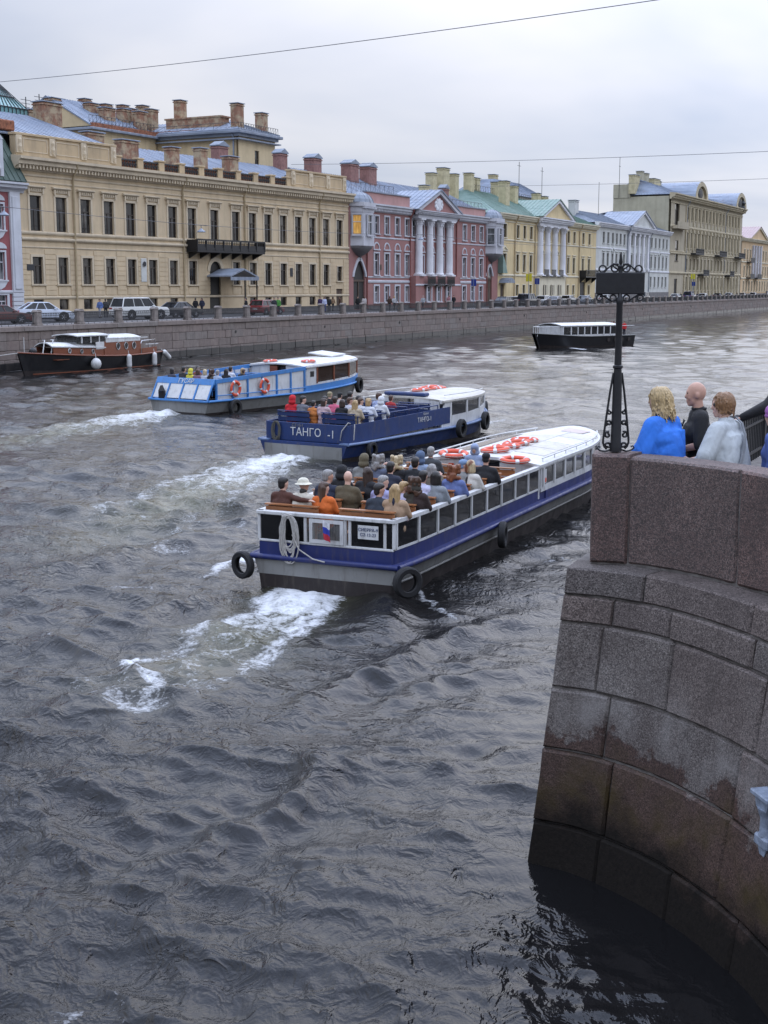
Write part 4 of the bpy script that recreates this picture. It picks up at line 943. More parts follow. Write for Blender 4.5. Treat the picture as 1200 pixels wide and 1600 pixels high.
    for x, y, w in ((5.3, 8.0, 2.0), (14.5, 7.5, 2.4), (19.8, 7.5, 2.4)): chimney(b, x, y, 20.2, w, 1.5, 1.9, M['chim_p'], M['zinc_d'], 1)
    chimney(b, 33.8, 5.5, 19, 1.4, 1.1, 1.5, M['chim_y'], M['zinc_d']); chimney(b, 42, 6, 19, 1.6, 1.0, 1.6, M['chim_p'], M['zinc_d'], 1)
pinkhouse()
# ---------------------------------------------------------- lemon house with green roof
PE = adv(C0, 49.5, 26.64)
def lemonhouse():
    L = 51.9; az = 25.7; b = bld('lemon_building', 'lemon yellow house with white portico and green roof', PE, az)
    W, T, G, FD = M['l_wall'], M['l_trim'], M['glass'], M['fr_dark']
    w3 = WT(1.25, 2.05, FD, G, sur=.12, sm=T, nx=2, tr=.6); w2 = WT(1.30, 2.75, FD, G, sur=.16, sm=T, nx=2, tr=.66, hood='flat'); w1 = WT(1.2, 1.7, FD, G, sur=.15, sm=T, nx=2, tr=0)
    w3b = WT(2.1, 2.1, FD, G, sur=.12, sm=T, nx=3, tr=.6); w2b = WT(2.1, 2.75, FD, G, sur=.16, sm=T, nx=3, tr=.66, hood='pedi'); w2p = WT(1.3, 2.75, FD, G, sur=.16, sm=T, nx=2, tr=.66, hood='pedi')
    XA = [8.8, 12.0, 15.2]; XM = [20.8, 24.6, 28.6]; XB = [35.1, 38.4]; XC = [43.8, 47.6]
    wins = [(w3b, 2.6, 13.6), (w2b, 2.6, 8.35)]
    for x in XA+XB+XC+XM: wins.append((w3, x, 13.65))
    for x in XA+XB+XC: wins.append((w2, x, 8.3))
    for x in XM: wins.append((w2p, x, 8.3))
    for x in XA+XM+XB: wins.append((w1, x, 4.5))
    wins.append((w1, 47.8, 4.5))
    door = (1.2, 2.8, 3.05, 6.3); arch = (42.4, 45.6, 3.05, 6.8)
    front(b, 0, L, 3, 17.0, wins, W, extra=[door, arch]); body(b, 0, L, .34, 16, 3, 17.0, W)
    m = MB(); m.box(door[0], door[1], .2, .3, 3.05, 6.3); m.box(door[0]+.1, door[0]+.72, .15, .2, 3.3, 5.9); m.box(door[0]+.88, door[1]-.1, .15, .2, 3.3, 5.9); part(m, 'door', M['door'], b); m = MB(); m.box(arch[0], arch[1], .2, .3, 3.05, 6.8); part(m, 'gateway', M['blackdoor'], b)
    m = MB(); m.prism([(.4, 6.5), (3.6, 6.5), (3.2, 7.0), (2.0, 7.3), (.8, 7.0)], -1.6, -.02); part(m, 'door_canopy', M['zinc_d'], b)
    m = MB(); m.box(-1.2, 4.4, -2.2, -.05, 3.0, 8.0, .02); 
    m = MB(); m.prism([(-.05, 8.0), (2.0, 8.0), (.9, 9.8), (-.05, 10.8)], -.9, -.02); part(m, 'green_gable', M['green'], b)
    m = MB(); m.box(0, L, -.1, .02, 3.0, 3.6); part(m, 'plinth', M['plinth'], b)
    belt(b, 0, L, 7.55, .32, .14, T); belt(b, 0, L, 13.1, .25, .1, T); belt(b, 0, L, 16.0, .2, .1, T)
    cornice(b, -.2, L+.1, 16.4, .9, .8, T, dent=.6)
    m = MB(); m.box(18.0, 32.2, -.55, .0, 3.0, 7.6, .02); part(m, 'portico_base', M['l_trim'], b)
    for x in XM: w1.put(b, x, 4.5, -.57-.25)
    for x in (18.9, 22.6, 26.5, 31.0): column(b, x, -.28, 7.7, 16.0, .6, M['l_white'])
    for x in XM:
        m = MB(); m.box(x-1.2, x+1.2, -.95, -.55, 7.6, 7.72)
        for k in range(9): xx = x-1.15+k*2.3/8; m.box(xx-.03, xx+.03, -.95, -.9, 7.72, 8.75)
        m.box(x-1.2, x+1.2, -.97, -.88, 8.7, 8.82); part(m, 'balcony', M['iron'], b)
    m = MB(); m.box(17.7, 32.4, -.7, .02, 16.0, 16.5); part(m, 'architrave', M['l_white'], b)
    cornice(b, 17.3, 34.2, 16.5, .9, .8, M['l_white'], 'entablature', y=-.7, dent=.6)
    pediment(b, 17.5, 34.4, 17.5, 3.0, -1.3, 7, W, M['l_white'], M['green'])
    # iron balcony right of the portico
    m = MB(); m.box(41.6, 49.6, -1.4, -.02, 7.6, 7.8)
    for k in range(30): xx = 41.7+k*7.8/29; m.box(xx-.03, xx+.03, -1.4, -1.35, 7.8, 8.9)
    m.box(41.6, 49.6, -1.42, -1.33, 8.85, 8.98); m.box(41.6, 41.7, -1.4, 0, 7.8, 8.9)
    for x in (42, 45.6, 49.2): m.prism([(-1.3, 7.6), (-.1, 7.6), (-.1, 6.6)], x-.1, x+.1, 'yz')
    part(m, 'balcony', M['iron'], b)
    for x in (7.2, 16.9, 33.6, 41.2): pipe(b, x, 3.0, 16.8, M['pipe'])
    slope(b, [(-1, -.4, 17.3), (L, -.4, 17.3), (L-8, 8.5, 21.4), (7, 8.5, 21.6)], M['green']); slope(b, [(-1, -.4, 17.3), (-1, 17, 17.3), (7, 8.6, 21.6), (7, 8.5, 21.6)], M['green']); slope(b, [(-1, 17, 17.3), (L, 17, 17.3), (L-8, 8.5, 21.4), (7, 8.5, 21.6)], M['green_d']); slope(b, [(L, -.4, 17.3), (L, 17, 17.3), (L-8, 8.6, 21.4), (L-8, 8.5, 21.4)], M['green_d'])
    lattice(b, [(7, 8.0, 21.5), (40, 8.0, 21.3)], .9, 30, M['iron_d'])
    for x, y, h, w in ((-4.5, 9.5, 4.2, 1.5), (-1.0, 9, 5.2, 2.2), (3.2, 9, 4.6, 1.5), (7.2, 8, 5.0, 1.4), (10.2, 9, 4.6, 1.5), (12.4, 9, 4.6, 1.5), (12.9, 4, 4.0, 1.8), (19.5, 8.0, 4.4, 1.6), (22.0, 5.8, 3.9, 1.6), (37.2, 7, 3.6, 1.5), (40, 6.6, 3.2, 1.7)): chimney(b, x, y, 19, w, 1.3, h, M['chim_y'], M['zinc_d'])
    for x in (33.5, 46.0): m = MB(); m.tube([(x, 9, 20), (x, 9, 28)], .06, 4); m.tube([(x-.8, 9, 27.3), (x+.8, 9, 27.3)], .04, 4); part(m, 'antenna', M['iron_d'], b)
lemonhouse()
PW = adv(PE, 51.95, 25.7)
# ---------------------------------------------------------- white house
def whitehouse():
    L = 54.7; az = 26.3; b = bld('white_building', 'greyish white house with pilastered centre and pale blue roof', PW, az)
    W, T, G, FD = M['w_wall'], M['l_white'], M['glass'], M['fr_dark']
    w3 = WT(1.2, 2.1, FD, G, sur=.12, sm=W, nx=1, tr=.6); w2 = WT(1.25, 2.5, FD, G, sur=.14, sm=W, nx=1, tr=.66, hood='flat'); w2p = WT(1.25, 2.5, FD, G, sur=.14, sm=W, nx=1, tr=.66, hood='pedi'); w1 = WT(1.2, 2.2, FD, G, sur=.14, sm=W, nx=1, tr=.6)
    XA = [4.7, 7.6, 10.7, 13.4, 16.0, 18.7]; XM = [24.2, 27.4, 30.6, 33.8]; XB = [39.4, 42.6, 45.8, 49.0, 52.0]; wins = []
    for i, x in enumerate(XA+XM+XB): wins += [(w3, x, 14.3), (w2p if i in (2, 12) else w2, x, 9.9), (w1, x, 5.9)]
    front(b, 0, L, 3, 17.6, wins, W); body(b, 0, L, .34, 16, 3, 17.6, M['w_side'])
    m = MB(); m.box(0, L, -.12, .02, 3.0, 4.8); part(m, 'plinth', M['plinth'], b)
    belt(b, 0, L, 9.0, .35, .15, T); belt(b, 0, 21, 13.2, .3, .12, T); belt(b, 37, L, 13.2, .3, .12, T)
    cornice(b, -.3, L+.1, 17.2, .9, .8, T, dent=.6)
    for x in (21.8, 25.6, 29.0, 32.4, 36.0): m = MB(); m.box(x-.55, x+.55, -.35, .0, 9.4, 16.8, .03); m.box(x-.7, x+.7, -.45, .0, 16.3, 16.85, .02); m.box(x-.7, x+.7, -.45, 0, 9.35, 9.8, .02); part(m, 'pilaster', T, b)
    m = MB(); m.box(20.9, 36.9, -.55, .02, 16.8, 17.3); part(m, 'architrave', T, b); cornice(b, 20.5, 38.5, 17.2, .9, .8, T, 'entablature', y=-.5, dent=.6)
    pediment(b, 20.5, 38.5, 18.2, 3.1, -1.2, 7, W, T, M['zinc'])
    for x in (20.6, 37.6): pipe(b, x, 4, 17.3, M['zinc_d'])
    slope(b, [(0, -.3, 18.1), (L, -.3, 18.1), (L-5, 8, 21.0), (6, 8, 21.0)], M['zinc_d']); slope(b, [(0, -.3, 18.1), (0, 16, 18.1), (6, 8.1, 21.0), (6, 8, 21)], M['zinc_d']); slope(b, [(0, 16, 18.1), (L, 16, 18.1), (L-5, 8, 21.0), (6, 8, 21.0)], M['zinc_d'])
    chimney(b, 4, 6, 19, 2.2, 1.4, 3.4, M['w_wall'], M['zinc_d']); m = MB(); m.tube([(20, 6, 19), (20, 6, 27)], .06, 4); part(m, 'antenna', M['iron_d'], b)
    # houses crowding behind
    b2 = bld('rear_house', 'small grey house with tin mansard behind the white building', PW + Vector((-math.cos(R(az))*22, math.sin(R(az))*22, 0)) + Vector((math.sin(R(az))*12, math.cos(R(az))*12, 0)), az)
    ww = WT(1.2, 2.0, FD, G, nx=2, tr=.6)
    front(b2, 0, 22, 3, 24.5, [(ww, x, 21.6) for x in (1.5, 4.0, 6.5, 9, 11.5)], M['b_side']); body(b2, 0, 22, .34, 14, 3, 24.5, M['b_side']); slope(b2, [(-.5, -.5, 24.5), (22.5, -.5, 24.5), (18, 5, 28.0), (3, 5, 28.0)], M['zinc']); slope(b2, [(-.5, -.5, 24.5), (-.5, 14, 24.5), (3, 9, 28.0), (3, 5, 28.0)], M['zinc']); slope(b2, [(-.5, 14, 24.5), (22.5, 14, 24.5), (18, 9, 28), (3, 9, 28)], M['zinc_d'])
    chimney(b2, -1.2, 3, 22, 2.0, 1.4, 5, M['w_wall'], M['zinc_d']); chimney(b2, 10, 8, 26, 2.2, 1.4, 3.4, M['chim_y'], M['zinc_d'])
whitehouse()
PB = adv(PW, 54.75, 26.3)
# ---------------------------------------------------------- tall beige house
def beigehouse():
    L = 73.0; az = 27.0; b = bld('beige_building', 'tall ornate beige tenement with bare khaki firewall and rounded gables', PB, az)
    W, T, G, FD = M['b_wall'], M['b_trim'], M['glass'], M['fr_dark']
    w4 = WT(1.35, 2.9, FD, G, sur=.16, sm=T, nx=2, tr=.66, proud=.12); w3 = WT(1.4, 3.6, FD, G, sur=.18, sm=T, nx=2, tr=.66, hood='pedi', proud=.14); w2 = WT(1.4, 2.7, FD, G, sur=.2, sm=T, nx=2, tr=.66, hood='flat', proud=.14); w1 = WT(1.6, 3.1, FD, G, sur=.25, sm=T, nx=2, tr=.66, proud=.14)
    X = [15.0+i*3.52 for i in range(16)]; wins = []
    for i, x in enumerate(X): wins += [(w4, x, 21.5), (w3, x, 15.0), (w2, x, 9.9), (w1, x, 5.2)]
    wins = [q for q in wins]
    corner4 = WT(4.0, 5.2, FD, G, nx=4, tr=.7, depth=.5); corner3 = WT(2.6, 4.6, FD, G, nx=3, tr=.6)
    wins += [(corner4, 5.4, 19.7), (corner3, 6.0, 11.9), (WT(2.6, 3.6, FD, M['blackdoor'], nx=2, tr=.7), 6, 4.2)]
    front(b, 0, L, 3, 25.8, wins, W); body(b, -.05, L, .52, 13.5, 3, 26.2, M['b_side'])
    m = MB(); m.box(-.2, 3, 9.5, 13.5, 26, 29); part(m, 'stair_head', M['b_side'], b)
    m = MB(); m.box(1.0, 11.0, -1.5, -.02, 19.0, 19.5, .05); m.box(1.0, 11.0, -1.5, -1.35, 19.5, 20.6); part(m, 'loggia_balcony', W, b)
    for z, h, p in ((8.9, .5, .3), (13.4, .45, .28), (13.9, .3, .15), (19.4, .5, .3), (24.7, .3, .15)): belt(b, 0, L, z, h, p, T)
    cornice(b, -.6, L+.4, 25.5, 1.3, 1.3, T, dent=.9)
    for i, x in enumerate([15.0-1.76+k*3.52 for k in range(17)]):
        m = MB(); m.box(x-.35, x+.35, -.3, .0, 14.3, 19.3, .03); m.box(x-.45, x+.45, -.4, 0, 18.6, 19.35, .02); part(m, 'pilaster', T, b); m = MB(); m.box(x-.3, x+.3, -.22, 0, 20.2, 24.6, .03); part(m, 'pilaster', T, b); m = MB(); m.box(x-.4, x+.4, -.35, 0, 3.6, 8.8, .04); part(m, 'pier', T, b)
    for x, w, z in ((22, 8, 13.9), (46, 8, 13.9), (68, 8, 13.9), (29, 6, 9.0), (57, 5, 9.0)):
        m = MB(); m.box(x-w/2, x+w/2, -1.5, -.02, z-.35, z, .04); m.box(x-w/2, x+w/2, -1.52, -1.42, z+.95, z+1.08); k = int(w*3)
        for q in range(k): xx = x-w/2+(q+.5)*w/k; m.box(xx-.04, xx+.04, -1.5, -1.44, z, z+.95)
        m.box(x-w/2+.05, x+w/2-.05, -1.48, -1.45, z+.1, z+.7); part(m, 'balcony', M['iron_d'], b)
    for x in (24, 67):
        m = MB(); w = 5.5; pts = [(x-w, 26.7)] + [(x-w*math.cos(math.pi*k/14), 26.7+3.7*math.sin(math.pi*k/14)) for k in range(15)][1:-1] + [(x+w, 26.7)]
        m.prism(pts, -.5, .5); part(m, 'gable', W, b)
        m = MB(); archring(m, x, 26.6, 3.6, 5.7, -1.0, .6) if False else None
        m = MB()
        for k in range(14):
            a0, a1 = math.pi*k/14, math.pi*(k+1)/14; P = lambda r, a: (x-math.cos(a)*w*r, 26.7+math.sin(a)*3.7*r); m.prism([P(.82, a0), P(1.08, a0), P(1.08, a1), P(.82, a1)], -1.0, .6)
        part(m, 'gable_arch', T, b)
        m = MB(); m.ell((x, -.5, 27.9), (2.2, .3, 1.3), 10, 6); part(m, 'gable_ornament', M['iron_d'], b)
        vs = []; fs = []
        for y in (-.9, 9): vs += [(x-math.cos(math.pi*k/14)*w*1.1, y, 26.7+math.sin(math.pi*k/14)*4.1) for k in range(15)]
        for k in range(14): fs.append((k, k+1, 15+k+1, 15+k))
        m = MB(); m.add(vs, fs); part(m, 'gable_roof', M['zinc'], b)
    m = MB(); m.lathe([(.4, 0), (.9, .8), (.5, 1.6), (.9, 2.2), (.2, 3.0)], (69.5, -.6, 26), 8); part(m, 'roof_vase', M['iron_d'], b)
    slope(b, [(0, 0, 26.6), (L, 0, 26.6), (L-3, 9, 29.8), (4, 9, 30.4)], M['zinc']); slope(b, [(0, 0, 26.6), (0, 13.5, 26.6), (4, 10, 30.4), (4, 9, 30.4)], M['zinc']); slope(b, [(0, 13.5, 26.6), (L, 13.5, 26.6), (L-3, 9, 29.8), (4, 9, 30.4)], M['zinc_d'])
    lattice(b, [(26, .4, 26.7), (62, .4, 26.7)], .9, 24, M['iron_d'])
    for x, y, h, w in ((1.0, 9, 4.0, 4), (5.5, 9, 5.2, 1.6), (9.5, 9, 5.0, 2.0), (14.0, 8, 4.0, 5.0), (20, 9, 3.9, 2.2), (26, 10, 3.4, 2), (33, 6, 4.2, 3)): chimney(b, x, y, 28, w, 1.4, h-1.0, M['chim_y'] if w > 3 else M['b_side'], M['zinc_d'])
    m = MB(); m.tube([(-.6, 12, 26), (-.6, 12, 35)], .07, 4); m.tube([(-1.2, 12, 33), (0, 12, 33)], .05, 4); part(m, 'antenna', M['iron_d'], b)
    for x in (53, 14): pipe(b, x, 3, 25.5, M['zinc_d'])
beigehouse()
PO = adv(PB, 73.6, 27.0)
def orangehouse():
    L = 62; az = 27.0; b = bld('orange_building', 'apricot house with blue glazed centre and pink tin gable at the far right', PO, az)
    W, T, G, FD = M['o_wall'], M['l_trim'], M['glass'], M['fr_dark']; w = WT(1.4, 2.8, FD, G, sur=.2, sm=T, nx=2, tr=.6); X = [4+i*3.6 for i in range(15)]; wins = []
    for x in X: wins += [(w, x, 13.5), (w, x, 9.0), (w, x, 4.8)]
    front(b, 0, L, 3, 19, wins, W); body(b, 0, L, .34, 16, 3, 19, W); cornice(b, -.3, L, 18.4, .9, .9, T, dent=.8); belt(b, 0, L, 8.2, .4, .2, T); belt(b, 0, L, 12.7, .4, .2, T)
    m = MB(); m.box(0, L, -.12, .02, 3, 4.2); part(m, 'plinth', M['plinth'], b)
    for x in (14, 17.5, 21, 24.5): m = MB(); m.box(x-.5, x+.5, -.5, 0, 8.6, 17.6, .03); part(m, 'pilaster', M['p_trim'], b)
    for x, z in ((9, 8.6), (19, 8.6), (9, 13.0)): m = MB(); m.box(x-2.5, x+2.5, -1.4, -.02, z-.3, z); m.box(x-2.5, x+2.5, -1.4, -1.3, z, z+1.0); part(m, 'balcony', M['iron_d'], b)
    pediment(b, 8, 32, 19.4, 3.4, -.8, 8, W, T, M['pinkroof']); slope(b, [(0, 0, 19.3), (L, 0, 19.3), (L, 8, 22), (0, 8, 22)], M['pinkroof']); slope(b, [(0, 16, 19.3), (L, 16, 19.3), (L, 8, 22), (0, 8, 22)], M['pinkroof'])
    n = Vector((-math.cos(R(az)), math.sin(R(az)), 0)); d = Vector((math.sin(R(az)), math.cos(R(az)), 0))
    b2 = bld('rear_house', 'plain apricot house with chimney rising behind the far right corner', PO + n*24 + d*2, az); body(b2, 0, 60, 0, 20, 3, 26, W, 'wall'); m = MB(); m.box(-.4, 60, -.4, 20, 26, 26.4, .05); part(m, 'cornice', M['zinc_d'], b2); slope(b2, [(0, 0, 26.4), (60, 0, 26.4), (60, 10, 28), (0, 10, 28)], M['zinc']); slope(b2, [(0, 20, 26.4), (60, 20, 26.4), (60, 10, 28), (0, 10, 28)], M['zinc'])
    chimney(b2, 4, 1.0, 22, 3.5, 1.5, 2.6, W, M['zinc_d']); chimney(b2, 10, 3, 25, 2, 1.4, 4, M['chim_y'], M['zinc_d']); chimney(b2, 30, 3, 26, 2.2, 1.4, 3, M['chim_y'], M['zinc_d'])
orangehouse()
# ---------------------------------------------------------- crimson house at the left edge
def rococo():
    P = adv(C0, -55.56-22.06, 30); L = 22.0; b = bld('crimson_building', 'crimson house with white rococo window frames and dark green mansard', P, 30.0)
    W, T, G, FW = M['r_wall'], M['r_trim'], M['glass_l'], M['fr_white']; w2 = WT(1.5, 2.2, FW, G, sur=.16, sm=T, nx=2, tr=.62, arch=.0); w1 = WT(1.35, 2.4, FW, G, sur=.16, sm=T, nx=2, tr=.62); w0 = WT(1.5, 1.5, FW, G, sur=.25, sm=T, nx=3, tr=.6)
    X = [2.5, 6.5, 10.5, 14.5, 19.35]; wins = []
    for x in X: wins += [(w2, x, 10.7), (w1, x, 6.4), (w0, x, 3.6)]
    front(b, 0, L, 3, 14.2, wins, W); body(b, 0, L, .34, 14, 3, 14.2, W)
    for x in X:
        for z, h in ((10.7+2.2, .9), (6.4+2.4, .9)): m = MB(); m.prism([(x-.9, z+.3)] + [(x-.9*math.cos(math.pi*k/8), z+.3+h*math.sin(math.pi*k/8)*.6) for k in range(1, 8)] + [(x+.9, z+.3)], -.12, .02); part(m, 'window_crest', T, b)
        for z in (10.2, 5.9): m = MB(); m.prism([(x-.9, z+.4), (x+.9, z+.4), (x+.5, z-.1), (x, z-.35), (x-.5, z-.1)], -.1, .02); part(m, 'window_apron', T, b)
    m = MB(); m.box(20.75, L-.02, -.22, .02, 5.3, 14.0, .03); m.box(20.95, L-.25, -.3, -.2, 5.6, 13.6, .03); part(m, 'pilaster', T, b)
    m = MB()
    for k in range(6): m.box(20.7, L-.01, -.2, .02, 3.0+k*.38+.02, 3.0+(k+1)*.38-.02, .02)
    part(m, 'quoins', T, b)
    belt(b, 0, L+.1, 5.2, .3, .15, T); cornice(b, -.2, L+.55, 13.95, .85, .8, T)
    slope(b, [(-.3, -.7, 14.9), (L+.4, -.7, 14.9), (L-.6, 1.6, 19.6), (-.3, 1.6, 19.6)], M['green_d'], 'mansard'); slope(b, [(L+.4, -.7, 14.9), (L+.4, 12, 14.9), (L-.6, 9, 19.6), (L-.6, 1.6, 19.6)], M['green_d'], 'mansard'); slope(b, [(-.3, 1.6, 19.6), (L-.6, 1.6, 19.6), (L-.6, 9, 21), (-.3, 9, 21)], M['green_d'])
    m = MB(); x = 18.3; m.box(x-1.3, x+1.3, -.5, 1.5, 15.3, 18.2); part(m, 'dormer', W, b); m = MB(); m.box(x-1.5, x-1.1, -.62, .6, 15.2, 18.3); m.box(x+1.1, x+1.5, -.62, .6, 15.2, 18.3); m.prism([(x-1.6, 18.3), (x+1.6, 18.3), (x+.6, 19.2), (x-.6, 19.2)], -.65, 1.8); part(m, 'dormer_frame', T, b); w0.put(b, x, 15.9, -.79)
    m = MB(); m.box(18.3, L+1.2, 1.2, 6, 19.4, 20.3, .1); part(m, 'roof_ridge', M['rust_brick'], b)
    m = MB(); m.tube([(19.5, 5, 20), (19.5, 5, 26.5)], .07, 4); m.tube([(19.5, 5, 26), (22, 5, 20)], .05, 4); part(m, 'antenna', M['iron_d'], b)
rococo()
# ================================================================== near abutment
def pix(p):
    zz = p[2]-CAM_H; f = p[1]*CP - zz*SP; up = p[1]*SP + zz*CP
    return 600+F_PX*p[0]/f, 800-F_PX*up/f
def spline(pts):
    P = [Vector((*p, 0)) for p in pts]; n = len(P)
    def f(t):
        t = min(max(t, 0), n-1-1e-6); i = int(t); u = t-i
        a, b, c, d = P[max(i-1, 0)], P[i], P[i+1], P[min(i+2, n-1)]
        if i == 0: a = b*2-c
        if i+2 > n-1: d = c*2-b
        return .5*((2*b)+(c-a)*u+(2*a-5*b+4*c-d)*u*u+(3*b-a-3*c+d)*u**3)
    return f
LW = spline([(1.43, 12.75), (1.85, 12.5), (2.28, 12.0), (2.6, 11.45), (2.85, 10.8), (3.03, 9.95), (3.12, 8.85), (3.15, 7.5), (3.15, 6.2)])
LT = spline([(1.80, 12.95), (2.2, 12.78), (2.62, 12.42), (3.0, 11.8), (3.3, 11.05), (3.5, 10.1), (3.6, 8.9), (3.63, 7.5), (3.63, 6.2)])
PF = spline([(2.04, 13.1), (2.4, 13.01), (2.85, 12.6), (3.21, 12.08), (3.5, 11.5), (3.78, 10.8), (3.95, 9.9), (4.02, 8.7), (4.04, 7.5), (4.04, 6.2)])
def SW(t, z): return LW(t).lerp(LT(t), z/3.0) + Vector((0, 0, z))
def SPF(t, z): return PF(t) + Vector((0, 0, z))
def inward(S, t, z):
    d = S(t+.05, z)-S(t-.05, z); d.normalize(); return Vector((-d.y, d.x, 0))
def t_of_u(S, u, z, lo=0, hi=7.9):
    for _ in range(40):
        m = (lo+hi)/2
        if pix(S(m, z))[0] < u: lo = m
        else: hi = m
    return lo
def curved_block(name, S, t0, t1, z0, z1, mat, parent, g=.010, c=.018, depth=.42, rng=None, bulge=.006, nt=7):
    e = .012; ts = [t0+e*.6, t0+e*.6+c*1.6] + [t0+(t1-t0)*k/nt for k in range(1, nt)] + [t1-e*.6-c*1.6, t1-e*.6]; zs = [z0+g, z0+g+c] + [z0+(z1-z0)*k/3 for k in (1, 2)] + [z1-g-c, z1-g]
    rng = rng or random; off = rng.uniform(-.012, .012); vs = []; fs = []; nT, nZ = len(ts), len(zs)
    for i, t in enumerate(ts):
        for j, z in enumerate(zs):
            d = -off
            if i in (0, nT-1) or j in (0, nZ-1): d += c*rng.uniform(.8, 1.5)
            else: d -= rng.uniform(0, bulge)
            jt = rng.uniform(-.010, .010) if i in (0, nT-1) else 0; jz = rng.uniform(-.006, .006) if j in (0, nZ-1) else 0; vs.append(S(t+jt, z+jz) + inward(S, t, z)*d)
    for i, t in enumerate(ts):
        for j in (0, nZ-1): vs.append(S(t, zs[j]) + inward(S, t, zs[j])*depth)
    for i in range(nT-1):
        for j in range(nZ-1): fs.append((i*nZ+j, (i+1)*nZ+j, (i+1)*nZ+j+1, i*nZ+j+1))
    B = nT*nZ
    for i in range(nT-1):
        fs.append((i*nZ, B+2*i, B+2*(i+1), (i+1)*nZ)); fs.append((i*nZ+nZ-1, (i+1)*nZ+nZ-1, B+2*(i+1)+1, B+2*i+1)); fs.append((B+2*i, B+2*i+1, B+2*(i+1)+1, B+2*(i+1)))
    for i in (0, nT-1): fs.append(tuple([i*nZ+j for j in range(nZ)]+[B+2*i+1, B+2*i]))
    m = MB(); m.add(vs, fs); return m.build(name, mat, parent, smooth=28)
def near_granite(name, red):
    t = NT(name); co = t.coord('World'); oi = t.node('ShaderNodeObjectInfo').outputs['Random']
    g1 = t.voro(co, 95, 'Color'); sp = t.node('ShaderNodeSeparateColor'); t.l.new(g1, sp.inputs[0])
    if red: grain = t.ramp(sp.outputs[0], [(0, (.012, .010, .011)), (.30, (.030, .022, .022)), (.42, (.100, .064, .058)), (.68, (.142, .088, .078)), (.86, (.19, .132, .118)), (1, (.27, .21, .19))])
    else: grain = t.ramp(sp.outputs[0], [(0, (.018, .017, .017)), (.25, (.045, .042, .040)), (.42, (.115, .105, .098)), (.7, (.165, .148, .137)), (.9, (.225, .205, .190)), (1, (.31, .29, .27))])
    grain = t.mix(.35, grain, t.ramp(t.noise(co, 150, 2), [(.35, (.02, .018, .017)), (.65, (.22, .18, .165))]))
    c = t.mix(1.0, grain, t.ramp(oi, [(0, (1.12, .98, .92)), (.35, (.80, .78, .78)), (.7, (1.05, 1.03, 1.0)), (1, (.92, .80, .76))]), 'MULTIPLY')
    c = t.mix(t.math('MULTIPLY', t.ramp(t.noise(co, 1.6, 6, .65), [(.40, 0), (.72, 1)]), .5), c, (.055, .042, .038))
    c = t.mix(t.math('MULTIPLY', t.ramp(t.noise(t.coord('World', (2.2, 2.2, .22)), 1.5, 6, .65), [(.52, 0), (.75, 1)]), .42), c, (.045, .037, .033))
    geo_ = t.node('ShaderNodeNewGeometry'); sz = t.node('ShaderNodeSeparateXYZ'); t.l.new(geo_.outputs['Position'], sz.inputs[0]); Zp = sz.outputs[2]
    if not red:
        nb_ = t.noise(co, 1.0, 7, .66); zn = t.math('MULTIPLY_ADD', nb_, -1.9, t.math('ADD', Zp, .95))
        # limy bloom above the soaked zone, dark red-brown soaked stone, ochre algae, black foot
        lime = t.math('MULTIPLY', t.ramp(t.math('MULTIPLY', zn, .33), [(.42, 0), (.50, .85), (.60, .25), (.72, 0)]), t.ramp(t.noise(t.coord('World', (1.5, 1.5, .5)), 1.4, 5, .6), [(.40, 0), (.58, 1)]))
        c = t.mix(lime, c, t.mix(.55, c, (.27, .255, .24)))
        wet = t.ramp(t.math('MULTIPLY', zn, .33), [(.41, 1), (.428, 0)])
        c = t.mix(wet, c, t.mix(1.0, c, (.52, .37, .33), 'MULTIPLY'))
        alg = t.math('MULTIPLY', t.ramp(t.math('MULTIPLY', zn, .33), [(.12, 0), (.27, .95), (.40, 0)]), t.ramp(t.noise(co, 2.2, 4), [(.40, .1), (.6, 1)]))
        c = t.mix(alg, c, (.046, .031, .010))
        c = t.mix(t.ramp(t.math('MULTIPLY', zn, .33), [(.13, 1), (.29, 0)]), c, t.mix(t.noise(co, 30, 4), (.006, .006, .006), (.022, .018, .015)))
        t.set(c, t.ramp(t.math('MULTIPLY', zn, .33), [(.12, .75), (.25, .5), (.5, .8)]), Specular_IOR_Level=t.ramp(t.math('MULTIPLY', zn, .33), [(.15, .06), (.3, .35)]))
    else: t.set(c, .72)
    t.bump(t.math('ADD', t.math('MULTIPLY', t.noise(co, 60, 4, .6), .6), t.math('MULTIPLY', t.noise(co, 9, 5, .6), 1.6)), .55, .012)
    return t.m
M['ng'] = near_granite('abutment_granite', False); M['nr'] = near_granite('parapet_red_granite', True)
t = NT('mortar'); co = t.coord('World'); sz = t.node('ShaderNodeSeparateXYZ'); t.l.new(t.node('ShaderNodeNewGeometry').outputs['Position'], sz.inputs[0])
t.set(t.mix(t.ramp(t.math('MULTIPLY', sz.outputs[2], .33), [(.2, 1), (.42, 0)]), t.ramp(t.noise(co, 9, 5), [(.3, (.085, .075, .068)), (.7, (.20, .185, .17))]), (.014, .012, .011)), .95); t.bump(t.noise(co, 30, 4), .5, .01); M['mortar'] = t.m
